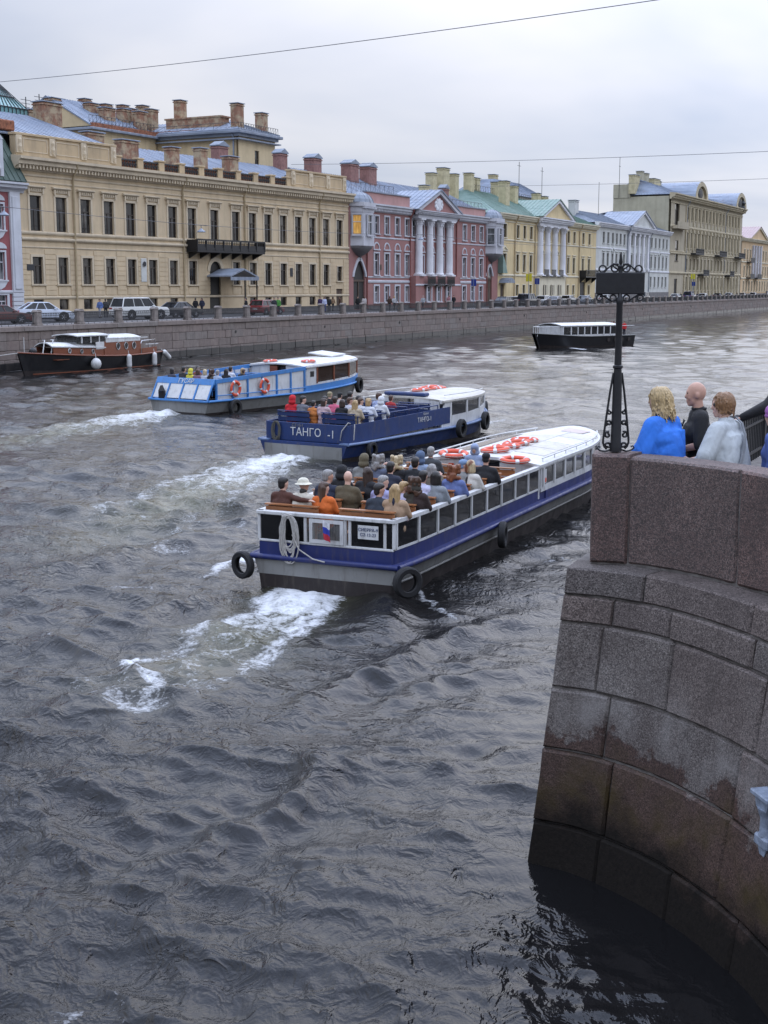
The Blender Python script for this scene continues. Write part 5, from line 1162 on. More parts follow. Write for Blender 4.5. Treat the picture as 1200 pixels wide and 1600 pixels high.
def abutment():
    w = empty('abutment_wall', (1.43, 12.75, 0)); tag(w, 'curved battered granite abutment wall stained dark above the waterline', 'wall'); M_ = Matrix.Translation((-1.43, -12.75, 0))
    rg = random.Random(21)
    rows = [(3.0, 2.72, [None, 1005, 1172]), (2.72, 2.45, [None, 957, 1047, 1176]), (2.45, 1.79, [None, 936, 1046, 1188]), (1.79, 1.18, [None, 946, 1150]), (1.18, .44, [None, 949, 1128]), (.44, -.25, [None, 930, 1040, 1140]), (-.25, -1.0, [None, 960, 1100])]
    for k, (zt, zb, us) in enumerate(rows):
        zm = (zt+zb)/2; ts = [0.0]+[t_of_u(SW, u, max(zm, 0.02)) for u in us[1:]]
        while ts[-1] < 7.6: ts.append(min(8.0, ts[-1]+rg.choice((1.0, 1.25, 1.5))))
        for a, b in zip(ts, ts[1:]):
            o = curved_block('granite_block', SW, a, b, zb, zt, M['ng'], w, rng=rg, c=.016 if zt > 2.5 else .022, nt=max(3, int((b-a)*5))); o.location = (-1.43, -12.75, 0)
    # mortar core behind the stones
    m = MB(); vs = []; n = 60
    for i in range(n+1):
        t = 8.0*i/n
        for z in (-1.0, 2.985): p = SW(max(t, .02), z) + inward(SW, t, z)*.035; vs.append(p)
    m.add(vs, [(2*i, 2*i+2, 2*i+3, 2*i+1) for i in range(n)])
    vs2 = [SW(8.0*i/n, 2.985)+inward(SW, 8.0*i/n, 2.9)*q for i in range(n+1) for q in (.035, .8)]
    m.add(vs2, [(2*i, 2*i+2, 2*i+3, 2*i+1) for i in range(n)]); o = m.build('mortar_bed', M['mortar'], w); o.location = (-1.43, -12.75, 0)
    pr = empty('parapet', (2.04, 13.1, 3.0)); tag(pr, 'curved parapet of smooth reddish granite panels above the abutment', 'parapet')
    ts = [0.0]+[t_of_u(SPF, u, 3.3) for u in (980, 1150)]
    while ts[-1] < 8.6: ts.append(min(9.0, ts[-1]+1.6))
    for i, (a, b) in enumerate(zip(ts, ts[1:])):
        zt = 4.08 if i else 4.10
        o = curved_block('granite_panel', SPF, a, b, 3.0, zt, M['nr'], pr, rng=rg, c=.024, depth=.36, bulge=.002, nt=max(4, int((b-a)*6))); o.location = (-2.04, -13.1, -3.0)
    m = MB(); vs = []
    for i in range(n+1):
        t = .06+8.9*i/n; I = inward(SPF, t, 3)
        for z, q in ((2.99, .03), (4.045, .03), (4.045, .33), (2.99, .33)): vs.append(SPF(t, z)+I*q)
    m.add(vs, [(4*i+k, 4*i+4+k, 4*i+4+(k+1) % 4, 4*i+(k+1) % 4) for i in range(n) for k in range(4)]); o = m.build('parapet_mortar', M['mortar'], pr); o.location = (-2.04, -13.1, -3.0)
    # quay top where the people stand
    e0 = Vector((1.86, 13.02, 0)); far = e0+ED*160
    poly = [(e0.x, e0.y), (far.x, far.y), (far.x+60, far.y), (far.x+60, 6.2), (4.2, 6.2)] + [tuple((LT(8-i*.25)+Vector((.3, .1, 0)))[:2]) for i in range(0, 31)]
    m = MB(); m.prism(poly, -1.0, 2.97, 'xy'); tag(m.build('quay', M['mortar']), kind='structure')
abutment()
# ---- black iron sign post
def signpost():
    base = SPF(.62, 4.10)+inward(SPF, .62, 4)*.20
    b = empty('sign_post', base); b.scale = (1, 1, .972); tag(b, 'black iron scroll-footed post with blank rectangular board on the parapet end', 'sign post')
    I = M['iron']
    m = MB(); m.lathe([(.06, 0), (.062, .06), (.052, .10), (.045, .7), (.038, .84), (.05, .85), (.05, .87), (.036, .88), (.031, 1.48), (.036, 1.5), (.036, 1.54), (.022, 1.56), (.02, 1.85)], n=14); m.lathe([(.02, 1.83), (.026, 1.86), (.012, 1.875), (.02, 1.9), (.006, 2.0)], n=8); m.build('pole', I, b, smooth=40)
    m = MB(); m.box(-.235, .235, -.022, .022, 1.585, 1.80, .008); m.build('sign_board', I, b)
    def spiral(c, r, turns, a0, dirn=1, n=26): return [(c[0]+r*(1-.72*i/n)*math.cos(a0+dirn*turns*2*math.pi*i/n), 0, c[1]+r*(1-.72*i/n)*math.sin(a0+dirn*turns*2*math.pi*i/n)) for i in range(n+1)]
    for s in (-1, 1):
        m = MB()
        m.torus((s*.175, 0, 1.835), .034, .009, 14, 6, 'y'); m.torus((s*.055, 0, 1.842), .036, .009, 14, 6, 'y'); m.tube([(s*.03, 0, 1.83), (s*.09, 0, 1.872), (s*.15, 0, 1.815), (s*.19, 0, 1.80)], .009, 6); m.tube([(s*.02, 0, 1.88), (s*.07, 0, 1.885), (s*.12, 0, 1.845), (s*.16, 0, 1.815)], .008, 6)
        m.build('top_scroll', I, b, smooth=60)
        m = MB(); m.torus((s*.065, 0, 1.548), .03, .009, 14, 6, 'y'); m.torus((s*.20, 0, 1.552), .028, .009, 14, 6, 'y'); m.tube([(s*.03, 0, 1.53), (s*.08, 0, 1.515), (s*.13, 0, 1.55), (s*.19, 0, 1.583)], .009, 6)
        m.build('lower_scroll', I, b, smooth=60)
    for k in range(3):
        rz = (0, math.pi, math.pi/2*1.02)[k] + .12
        m = MB(); m.tube([(.042, 0, .80), (.07, 0, .62), (.10, 0, .38), (.128, 0, .14), (.13, 0, .09), (.115, 0, .05), (.09, 0, .03)], .012, 6)
        m.tube(spiral((.078, .06), .036, 1.2, -1.2, 1), .0115, 6); m.tube(spiral((.085, .17), .034, 1.1, 2.0, -1), .0115, 6); m.tube(spiral((.075, .29), .030, 1.2, -1.0, 1), .011, 6); m.tube(spiral((.072, .40), .024, 1.1, 1.5, -1), .0105, 6)
        m.tube([(.05, 0, .02), (.11, 0, .0), (.16, 0, .012), (.19, 0, .035), (.175, 0, .055), (.155, 0, .045)], .0095, 6)
        m.build('foot_scroll', I, b, rot=(0, 0, rz), smooth=60)
signpost()
def bracket():
    best = None
    for t in np.linspace(3, 7, 200):
        for z in np.linspace(.2, 2, 60):
            p = SW(t, z); q = pix(p); d = (q[0]-1204)**2+(q[1]-1268)**2
            if best is None or d < best[0]: best = (d, t, z)
    _, t, z = best; p = SW(t, z); I = inward(SW, t, z); o = empty('mooring_bracket', p, math.atan2(I.y, I.x)-math.pi/2)
    o.scale = (.85,)*3; tag(o, 'pale blue-grey painted metal bracket fixed to the stained wall at right edge', 'bracket')
    G = simple('bluegrey_paint', (.235, .275, .34), .5, var=.35, scale=14, bump=.4, bscale=60)
    m = MB(); m.box(-.13, .22, -.16, .06, .16, .215, .012); m.prism([(-.10, .16), (.18, .16), (.14, .05), (-.06, .05)], -.12, .05); m.build('cap_plate', G, o)
    m = MB(); m.lathe([(.075, -.22), (.065, -.18), (.06, -.05), (.085, .02), (.095, .055)], (.03, -.05, 0), 14); m.build('stem', G, o, smooth=40)
    m = MB(); m.box(-.09, .16, -.12, .06, -.34, -.22, .02); m.prism([(-.05, -.34), (.12, -.34), (.08, -.42), (-.01, -.42)], -.09, .06); m.build('foot', G, o)
bracket()
# ---- railing of the near quay behind the people
nr = empty('quay_railing', (2.32, 13.75, 2.97), R(90-EAZ)); tag(nr, 'dark iron railing along the near quay edge behind the parapet', 'railing')
m = MB(); m.box(0, 26, -.03, .03, .74, .79); m.box(0, 26, -.02, .02, .12, .16); m.box(0, 26, -.02, .02, .58, .61); m.build('rail', M['iron'], nr)
bar = MB(); bar.box(-.011, .011, -.011, .011, 0, .74); bmsh = bar.mesh('bar', M['iron']); pst = MB(); pst.box(-.05, .05, -.05, .05, 0, .80, .01); pst.lathe([(.03, .80), (.05, .83), (.02, .86)], n=8); pme = pst.mesh('post', M['iron'])
for i in range(170):
    x = .15+i*.152
    if i % 15 == 0: inst('post', pme, nr, (x, 0, 0))
    else: inst('bar', bmsh, nr, (x, 0, 0))
# ================================================================== boats
def paint(name, col, rough=.42, dirt=.45):
    t = NT(name); co = t.coord('Object'); c = t.ramp(t.noise(co, 1.3, 6, .65), [(.3, scl(col, .80)), (.7, scl(col, 1.05))])
    c = t.mix(t.math('MULTIPLY', t.ramp(t.noise(t.coord('Object', (2.5, 2.5, .5)), 3, 6, .68), [(.52, 0), (.72, 1)]), dirt), c, (.09, .075, .06))
    t.bump(t.noise(co, 5, 3), .08, .02); return t.set(c, t.ramp(t.noise(co, 4, 3), [(.3, rough), (.7, rough+.2)]))
M['bwhite'] = paint('boat_white', (.60, .60, .59)); M['bgrey'] = paint('hull_grey', (.22, .22, .21), dirt=.5); M['bblue'] = paint('boat_blue', (.013, .022, .115)); M['bnavy'] = paint('boat_navy', (.013, .034, .125)); M['blight'] = paint('boat_sky_blue', (.055, .21, .50)); M['bblack'] = paint('hull_black', (.010, .010, .012), .3, .1); M['bbottom'] = paint('hull_bottom', (.02, .014, .013), .5)
M['roofcream'] = paint('roof_cream', (.56, .53, .47), .6); M['orange'] = simple('lifebuoy_orange', (.62, .075, .03), .5, var=.2, scale=6); M['tape'] = simple('reflective_tape', (.62, .62, .64), .35, var=.05); M['rubber'] = simple('tyre_rubber', (.014, .014, .015), .75, var=.4, scale=9, bump=.3, bscale=50)
M['rope'] = simple('rope', (.42, .40, .37), .9, var=.25, scale=30, bump=.6, bscale=120); M['wood'] = None
def woodmat(name, col):
    t = NT(name); co = t.coord('Object', (1, .12, 1), rnd=True); c = t.ramp(t.noise(co, 14, 5, .6, .8), [(.3, scl(col, .6)), (.7, scl(col, 1.15))]); t.bump(t.noise(co, 20, 3), .15, .01); return t.set(c, .42)
M['wood'] = woodmat('bench_wood', (.34, .135, .05)); M['mahog'] = woodmat('mahogany', (.20, .055, .022)); M['deck'] = simple('deck_floor', (.10, .095, .09), .8)
def tint(name, col, alpha, rough=.04):
    t = NT(name); t.set(col, rough, 0, Alpha=alpha); return t.m
M['tint'] = tint('tinted_glass', (.008, .008, .009), .90); M['cabin_glass'] = tint('cabin_glass', (.05, .05, .05), .45)
def textmesh(s, size, depth=.004, font=None):
    c = bpy.data.curves.new('lettering', 'FONT'); c.body = s; c.size = size; c.extrude = depth; c.align_x = 'CENTER'; c.align_y = 'CENTER'; c.space_line = 1.1
    o = bpy.data.objects.new('lettering', c); COL.objects.link(o); dg = bpy.context.evaluated_depsgraph_get(); dg.update()
    me = bpy.data.meshes.new_from_object(o.evaluated_get(dg)); bpy.data.objects.remove(o); return me
def lettering(s, size, mat, parent, loc, rot):
    me = textmesh(s, size); me.materials.clear(); me.materials.append(mat); return inst('lettering', me, parent, loc, rot)
class Boat:
    def __init__(s, name, label, ox, oy, az, L, W, xb, pw=2.2, end=.04, cat='boat'):
        s.o = empty(name, (ox, oy, 0), R(90-az)); tag(s.o, label, cat); s.L, s.W, s.xb, s.pw, s.end = L, W, xb, pw, end
        a = R(az); s.f = Vector((math.sin(a), math.cos(a), 0)); s.l = Vector((-math.cos(a), math.sin(a), 0)); s.org = Vector((ox, oy, 0)); s.rz = R(90-az)
    def w(s, x):
        if x <= s.xb: return s.W*(1-.05*max(0, (1.5-x)/1.5)**2)
        q = min(1, (x-s.xb)/(s.L-s.xb)); return max(s.end, s.W*(1-q**s.pw))
    def loc(s, x, y, z): return s.org + s.f*x*s.o.scale[0] + s.l*y + Vector((0, 0, z))
    def inv(s, u, v, z): p = at_z(u, v, z)-s.org; return p.dot(s.f), p.dot(s.l)
    def xs(s, a, b, n): return [a+(b-a)*i/n for i in range(n+1)]
    def hull(s, levels, name='hull', sheer=None, rake=0.0, n=28):
        """levels: (z, width factor, material); shell from stern to bow plus transom and deck lid"""
        m = MB(); mats = []; X = s.xs(0, s.xb, 8)[:-1]+s.xs(s.xb, s.L, n-8); K = len(levels); mi = []
        for z, k, mt in levels:
            if mt not in mats: mats.append(mt)
            mi.append(mats.index(mt))
        sh = sheer or (lambda x: 0)
        zt = levels[-1][0]; zb = levels[0][0]
        for sg in (1, -1):
            vs = []; 
            for x in X:
                for z, k, _ in levels:
                    fz = (z-zb)/(zt-zb); zz = z+sh(x)*max(0, fz); q = max(0, (x-s.xb)/(s.L-s.xb)); vs.append((x-rake*(1-fz)*q, sg*s.w(x)*k, zz))
            for i in range(len(X)-1):
                for j in range(K-1): m.add([vs[i*K+j], vs[(i+1)*K+j], vs[(i+1)*K+j+1], vs[i*K+j+1]], [(0, 1, 2, 3)], mi[j])
        for j in range(K-1):
            (z0, k0, _), (z1, k1, _) = levels[j], levels[j+1]; w0 = s.w(0); m.add([(0, w0*k0, z0), (0, -w0*k0, z0), (0, -w0*k1, z1+sh(0)), (0, w0*k1, z1+sh(0))], [(0, 1, 2, 3)], mi[j])
        top = levels[-1]
        for i in range(len(X)-1): a, b = X[i], X[i+1]; m.add([(a, s.w(a)*top[1], zt+sh(a)-.004), (b, s.w(b)*top[1], zt+sh(b)-.004), (b, -s.w(b)*top[1], zt+sh(b)-.004), (a, -s.w(a)*top[1], zt+sh(a)-.004)], [(0, 1, 2, 3)], mi[-1])
        return m.build(name, [M[q] for q in mats], s.o, smooth=40)
    def side(s, x, sg, k=1.0, off=0.0): return sg*(s.w(x)*k+off)
    def strip(s, name, mat, sg, x0, x1, z0, z1, k=1.0, off=0, th=.05, n=10, zf=None):
        m = MB(); X = s.xs(x0, x1, n); zf = zf or (lambda x: 0)
        for a, b in zip(X, X[1:]):
            ya, yb = s.side(a, sg, k, off), s.side(b, sg, k, off)
            m.add([(a, ya, z0+zf(a)), (b, yb, z0+zf(b)), (b, yb, z1+zf(b)), (a, ya, z1+zf(a)), (a, ya-sg*th, z0+zf(a)), (b, yb-sg*th, z0+zf(b)), (b, yb-sg*th, z1+zf(b)), (a, ya-sg*th, z1+zf(a))], [(0, 1, 2, 3), (4, 5, 6, 7), (3, 2, 6, 7), (0, 1, 5, 4)] + ([(0, 3, 7, 4)] if a == X[0] else []) + ([(1, 2, 6, 5)] if b == X[-1] else []))
        return m.build(name, M[mat], s.o)
    def rail(s, name, mat, sg, x0, x1, z, r, k=1.0, off=0, n=16, zf=None):
        zf = zf or (lambda x: 0); m = MB(); m.tube([(x, s.side(x, sg, k, off), z+zf(x)) for x in s.xs(x0, x1, n)], r, 8); return m.build(name, M[mat], s.o, smooth=50)
    def box(s, name, mat, *a, c=.01): m = MB(); m.box(*a, c); return m.build(name, M[mat], s.o)
    def roof(s, mat, x0, x1, z0, z1, crown, k=1.0, off=.03, n=14, th=.07, name='roof'):
        m = MB(); X = s.xs(x0, x1, n); ny = 8; vs = []; fs = []
        for x in X:
            zb = z0+(z1-z0)*(x-x0)/(x1-x0); w = s.w(x)*k+off
            for j in range(ny+1): q = -1+2*j/ny; vs.append((x, w*q, zb+crown*(1-q*q)))
        for i in range(n):
            for j in range(ny): fs.append((i*(ny+1)+j, (i+1)*(ny+1)+j, (i+1)*(ny+1)+j+1, i*(ny+1)+j+1))
        N_ = len(vs); vs += [(x, y, z-th) for x, y, z in vs]; fs += [tuple(N_+q for q in f) for f in fs]; w_ = ny+1
        for i in range(n):
            for j in (0, ny): fs.append((i*w_+j, (i+1)*w_+j, N_+(i+1)*w_+j, N_+i*w_+j))
        for i in (0, n):
            for j in range(ny): fs.append((i*w_+j, i*w_+j+1, N_+i*w_+j+1, N_+i*w_+j))
        m.add(vs, fs); s.roofz = lambda x, y: z0+(z1-z0)*(x-x0)/(x1-x0)+crown*(1-min(1, abs(y)/(s.w(x)*k+off))**2)
        return m.build(name, M[mat], s.o, smooth=35)
    def windows(s, sg, x0, x1, n, z0, z1, k=1.0, glass='cabin_glass', frame='bwhite', post=.07, zf=None):
        zf = zf or (lambda x: 0); X = s.xs(x0, x1, n)
        for i, x in enumerate(X):
            m = MB(); y = s.side(x, sg, k); m.box(x-post/2, x+post/2, y-.035, y+.035, z0+zf(x)-.02, z1+zf(x)+.02); m.build('window_post', M[frame], s.o)
        for a, b in zip(X, X[1:]):
            m = MB(); a_, b_ = a+post/2, b-post/2; ya, yb = s.side(a_, sg, k), s.side(b_, sg, k); m.add([(a_, ya, z0+zf(a)), (b_, yb, z0+zf(b)), (b_, yb, z1+zf(b)), (a_, ya, z1+zf(a))]+[(a_, ya-sg*.012, z0+zf(a)), (b_, yb-sg*.012, z0+zf(b)), (b_, yb-sg*.012, z1+zf(b)), (a_, ya-sg*.012, z1+zf(a))], [(0, 1, 2, 3), (4, 5, 6, 7), (0, 1, 5, 4), (2, 3, 7, 6), (1, 2, 6, 5), (0, 3, 7, 4)]); m.build('window_pane', M[glass], s.o)
def bench(b, x, y0, y1, zf, mat='wood', leg='iron_d', slats=2):
    ym = (y0+y1)/2; hw = (y1-y0)/2
    for k in range(2): m = MB(); m.box(x-.20+k*.21, x-.01+k*.21, y0, y1, zf+.42, zf+.45, .006); m.build('bench_slat', M[mat], b.o)
    for k in range(slats): z = zf+.56+k*.17; m = MB(); m.box(x-.265-k*.03, x-.235-k*.03, y0, y1, z, z+.145, .006); m.build('bench_slat', M[mat], b.o)
    m = MB()
    m.box(x-.33, x-.22, y0, y1, zf+.56+slats*.17, zf+.585+slats*.17); 
    for y in (y0+.05, y1-.09): m.box(x-.27, x-.235, y, y+.04, zf, zf+.58+slats*.17-.02); m.box(x+.12, x+.155, y, y+.04, zf, zf+.42); m.box(x-.24, x+.15, y, y+.04, zf+.385, zf+.418)
    m.build('bench_frame', M[mat], b.o)
tyre_me = None
def tyre(loc, rz, r, label, group=None):
    global tyre_me
    if tyre_me is None:
        m = MB(); prof = [(.62, -.25), (.90, -.27), (1.0, -.18), (1.0, .18), (.90, .27), (.62, .25), (.58, .12), (.80, .14), (.86, 0), (.80, -.14), (.58, -.12)]
        n = 28; K = len(prof); vs = []; fs = []
        for i in range(n):
            a = 2*math.pi*i/n
            for q, h in prof: vs.append((q*math.cos(a), h, q*math.sin(a)))
        for i in range(n):
            for j in range(K): fs.append((i*K+j, ((i+1) % n)*K+j, ((i+1) % n)*K+(j+1) % K, i*K+(j+1) % K))
        m.add(vs, fs); tyre_me = m.mesh('tyre_fender', M['rubber'], 35)
    o = inst('tyre_fender', tyre_me, None, loc, (0, 0, rz)); o.scale = (r, r, r); tag(o, label, 'tyre', group); return o
buoy_me = {}
def lifebuoy(loc, rot, r, label, group=None):
    if not buoy_me:
        m = MB(); m.torus((0, 0, 0), .29, .075, 32, 10, 'z', sq=.72); buoy_me['ring'] = m.mesh('lifebuoy', M['orange'], 60)
        m = MB(); 
        vs = []; fs = []
        for k in range(6):
            a = -.13+.26*k/5
            for j in range(12):
                bb = 2*math.pi*j/12; q = .29+.079*math.cos(bb); vs.append((q*math.cos(a), q*math.sin(a), .079*.74*math.sin(bb)))
        for k in range(5):
            for j in range(12): fs.append((k*12+j, (k+1)*12+j, (k+1)*12+(j+1) % 12, k*12+(j+1) % 12))
        m.add(vs, fs); buoy_me['band'] = m.mesh('reflective_band', M['tape'], 60)
        m = MB(); m.tube([(.375*math.cos(2*math.pi*i/32)*(1+.04*math.cos(4*2*math.pi*i/32)), .375*math.sin(2*math.pi*i/32)*(1+.04*math.cos(4*2*math.pi*i/32)), 0) for i in range(32)], .009, 5, True); buoy_me['line'] = m.mesh('grab_line', M['rope'])
    o = inst('lifebuoy', buoy_me['ring'], None, loc, rot); o.scale = (r/.365,)*3; tag(o, label, 'lifebuoy', group)
    for k in range(4): inst('reflective_band', buoy_me['band'], o, None, (0, 0, k*math.pi/2+.4))
    inst('grab_line', buoy_me['line'], o); return o
def seat_people(bt, lst, zh, rows, ymax, boatname, group, zfloor, face=0.0, headz=1.25):
    seen = {}; used = []
    for (u, v, top, hair, hc, pose, sc, desc) in lst:
        x, y = bt.inv(u, v, zh-(1-sc)*1.0); y = max(-ymax, min(ymax, y))
        xr = min(rows, key=lambda q: abs(q-x))
        # keep shoulders apart on the same bench
        for _ in range(8):
            hit = [q for q in used if abs(q[0]-xr) < .1 and abs(q[1]-y) < .43]
            if not hit: break
            y = hit[0][1] + (.44 if y >= hit[0][1] else -.44)
        y = max(-ymax, min(ymax, y)); used.append((xr, y))
        sk = random.Random(int(u*7+v)).choice((0, 0, 1))
        person(pose, bt.loc(xr-.02, y, zfloor+.42-.45*sc+.03), bt.rz+face+random.Random(int(u)).uniform(-.15, .15), top, hair, hc, (.03, .03, .04) if int(u) % 3 else (.07, .08, .12), sk, sc, desc, group, 'top')
# ---------------------------------------------------------- nearest boat: white and blue
def near_boat():
    b = Boat('excursion_boat', 'nearest white and blue open excursion boat with orange lifebuoys on its roof', -1.14, 24.82, 24.5, 17.6, 1.60, 12.0)
    b.hull([(-.7, .82, 'bbottom'), (.25, .915, 'bbottom'), (.28, .92, 'bgrey'), (.58, .985, 'bgrey')])
    for sg in (1, -1):
        b.rail('rubbing_strake', 'bblue', sg, 0, 17.5, .62, .055, 1.0, .03, 30); b.strip('side_deck', 'bblue', sg, 0, 17.2, .58, .66, 1.0, .02, .3, 24)
        b.strip('bulwark', 'bblue', sg, .1, 8.9, .6, .93, .93, 0, .05, 12); b.strip('bulwark', 'bblue', sg, 8.9, 16.6, .6, .86, .95, 0, .05, 14)
        b.rail('lower_strake', 'bgrey', sg, 0, 17.0, .30, .025, .94, 0, 24)
        b.strip('top_rail', 'bwhite', sg, .05, 8.5, 1.43, 1.50, .93, .04, .13, 12)
        b.strip('sill_rail', 'bwhite', sg, .1, 8.5, .92, .965, .93, .01, .06, 12)
        b.windows(sg, .14, 8.5, 9, .97, 1.43, .93, 'tint', 'bwhite', .06)
        b.strip('cabin_side', 'bwhite', sg, 8.52, 16.0, .86, 1.02, .95, 0, .05, 14); b.strip('cabin_header', 'bwhite', sg, 8.52, 16.0, 1.42, 1.53, .95, 0, .05, 14)
        b.windows(sg, 8.65, 15.6, 8, 1.02, 1.42, .95, 'cabin_glass', 'bwhite', .10)
        b.rail('roof_handrail', 'bwhite', sg, 8.8, 15.6, 1.64, .018, .90, 0, 16)
        m = MB()
        for k in range(8): x = 8.85+k*.95; m = MB(); m.tube([(x, b.side(x, sg, .90), 1.5), (x, b.side(x, sg, .90), 1.64)], .012, 5); m.build('handrail_stanchion', M['bwhite'], b.o)
    # stern
    y = b.w(.05)*.93
    b.box('stern_bulwark', 'bblue', .06, .12, -y, y, .6, .90); b.box('stern_deck_edge', 'bblue', -.05, .1, -b.w(0), b.w(0), .57, .655); m = MB(); m.tube([(-.03, -b.w(0)-.03, .62), (-.03, b.w(0)+.03, .62)], .055, 8); m.build('rubbing_strake', M['bblue'], b.o, smooth=50)
    b.box('top_rail', 'bwhite', .02, .15, -y-.04, y+.04, 1.43, 1.50); b.box('sill_rail', 'bwhite', .05, .12, -y, y, .90, .945)
    for yy in (y, .42, .28, -.42, -.52, -1.24, -y): b.box('stern_post', 'bwhite', .055, .115, yy-.03, yy+.03, .94, 1.43)
    b.box('locker', 'bblack', .13, .5, .80, y-.05, .70, 1.42); b.box('stern_panel', 'tint', .08, .095, .45, y-.04, .95, 1.43, c=0); b.box('stern_panel', 'tint', .08, .095, -1.22, -.55, .95, 1.43, c=0); b.box('stern_panel', 'tint', .08, .095, -y+.04, -1.27, .95, 1.43, c=0)
    g = MB(); 
    for q in ((.25, .32, .95, 1.41), (-.40, -.33, .95, 1.41)): g.box(.03, .07, min(q[:2]), max(q[:2]), q[2], q[3])
    g.box(.03, .07, -.33, .25, 1.34, 1.41); g.box(.03, .07, -.33, .25, .95, 1.02); gate = g.build('stern_gate', M['bwhite'], b.o)
    g = MB()
    for k in range(15): z = 1.03+k*.021; g.box(.045, .052, -.33, .25, z, z+.007)
    for k in range(18): yy = -.32+k*.033; g.box(.045, .052, yy, yy+.006, 1.02, 1.34)
    g.build('gate_mesh', M['bgrey'], gate)
    pl = b.box('name_plate', 'bwhite', .038, .05, -1.12, -.70, 1.10, 1.36, c=.002)
    lettering('СИЕРРА-9\nСЗ 13-23', .084, M['bnavy'], pl, (.034, -.91, 1.23), (R(90), 0, R(-90)))
    m = MB(); m.box(.02, .03, -.1, .1, 1.0, 1.1)
    # benches
    zf = .72; b.box('floor', 'deck', .12, 8.4, -y, y, .66, zf, c=0)
    rows = [.52, 1.5, 2.5, 3.5, 4.45, 5.4, 6.35, 7.3]
    for r in rows: bench(b, r, .22, 1.36, zf-.03); bench(b, r, -1.36, -.22, zf-.03)
    # cabin
    b.roof('bwhite', 8.35, 16.3, 1.53, 1.53, .15, .95); yb = b.w(8.4)*.95
    b.box('aft_bulkhead', 'bwhite', 8.38, 8.46, .45, yb-.02, .7, 1.55); b.box('aft_bulkhead', 'bwhite', 8.38, 8.46, -yb+.02, -.5, .7, 1.55); b.box('companionway', 'bblack', 8.52, 8.56, -.52, .47, .3, 1.5)
    for k, (yy, mt) in enumerate(((.75, 'orange'), (1.0, 'bwhite'), (.55, 'bwhite'))): b.box('notice', mt, 8.365, 8.378, yy-.07, yy+.07, 1.28, 1.46, c=.002)
    b.box('notice', 'bwhite', 8.7, 8.9, -b.side(8.0, 1, .95)-.012, -b.side(8.0, 1, .95)-.002, 1.05, 1.38, c=0); 
    m = MB(); m.box(8.73, 8.87, -b.side(8.0, 1, .95)-.018, -b.side(8.0, 1, .95)-.013, 1.07, 1.17); m.build('notice', M['orange'], b.o)
    for i in range(4):
        for yy0, yy1 in ((-1.22, -.45), (-.40, .36)):
            x0 = 9.6+i*1.25; m = MB(); vs = []
            X = [x0+.02, x0+1.22]; 
            pts = [(x, q, b.roofz(x, q)+.012) for x in X for q in (yy0, (yy0+yy1)/2, yy1)]; pts += [(p[0], p[1], p[2]-.03) for p in pts]
            m.add(pts, [(0, 1, 4, 3), (1, 2, 5, 4), (0, 3, 9, 6), (2, 5, 11, 8), (0, 1, 7, 6), (1, 2, 8, 7), (3, 4, 10, 9), (4, 5, 11, 10)]); m.build('roof_panel', M['roofcream'] if (i+int(yy0 < -.4)) % 3 else M['bwhite'], b.o)
    # roof light on the port side
    m = MB(); X = b.xs(9.6, 13.8, 8); pts = [(x, q, b.roofz(x, q)+.012) for x in X for q in (.72, 1.28)]; m.add(pts, [(2*i, 2*i+1, 2*i+3, 2*i+2) for i in range(8)]); m.build('roof_light', simple('brown_roof_glass', (.16, .125, .09), .25), b.o)
    m = MB(); x0 = 14.6; pts = [(x, q, b.roofz(x, q)+.02) for x in (x0, x0+.9) for q in (-.75, -.1)]; m.add(pts, [(0, 1, 3, 2)]); m.build('roof_hatch', simple('pink_hatch', (.42, .33, .33), .3), b.o)
    # things aboard
    rb = [(708.7, 706.6, 'alone at the aft port corner'), (773.5, 702, 'aftmost in the row of four along the middle'), (791, 696.7, 'second from aft in the row of four'), (807, 691.6, 'third from aft in the row of four'), (819.7, 686.7, 'foremost in the row of four'), (804, 714, 'bright, at the aft starboard edge')]
    for u, v, d in rb:
        x, yy = b.inv(u, v, 1.74); z = b.roofz(x, yy)+.055; lifebuoy(b.loc(x, yy, z), (random.uniform(-.08, .08), random.uniform(-.12, .04), random.random()*3), .37, 'orange lifebuoy on the nearest boat roof, '+d, 'lifebuoys on the nearest boat roof')
    tyre(b.loc(-.06, 1.72, .42), b.rz+R(75), .27, 'black tyre fender on the port stern corner of the nearest boat', 'tyres on the nearest boat'); tyre(b.loc(-.12, -1.78, .40), b.rz-R(35), .29, 'black tyre fender at the starboard stern corner of the nearest boat', 'tyres on the nearest boat'); tyre(b.loc(5.05, -1.78, .42), b.rz+R(12), .29, 'black tyre fender amidships on the nearest boat side', 'tyres on the nearest boat')
    # rope coil
    cx = b.loc(-.05, .72, 1.45); rg = random.Random(2); m = MB()
    for k in range(11):
        w = .10+.075*rg.random(); dpt = .62+.34*rg.random(); ph = rg.uniform(-.05, .05); m.tube([(rg.uniform(-.015, .015)-.02-.03*math.sin(a), ph+w*math.cos(a)*(1 if math.sin(a) > -.2 else 1.1), -dpt/2+dpt/2*math.sin(a)+.02) for a in [2*math.pi*i/26 for i in range(26)]], .0145, 6, True)
    m.tube([(-.03, .03, .05), (-.05, -.12, .02), (-.05, -.05, -.04), (-.04, .1, -.02), (-.03, .12, .04)], .018, 6); m.tube([(-.03, -.1, -.35), (-.05, -.25, -.62), (-.06, -.55, -.78), (-.06, -.8, -.82)], .0145, 6)
    o = m.build('rope_coil', M['rope'], None, tuple(cx), (0, 0, b.rz), 60); tag(o, 'coil of pale rope hanging over the stern rail of the nearest boat', 'rope')
    # small flag
    fo = empty('flag', b.loc(-.03, .0, 1.44), b.rz); tag(fo, 'small white blue and red flag hanging at the stern gate', 'flag')
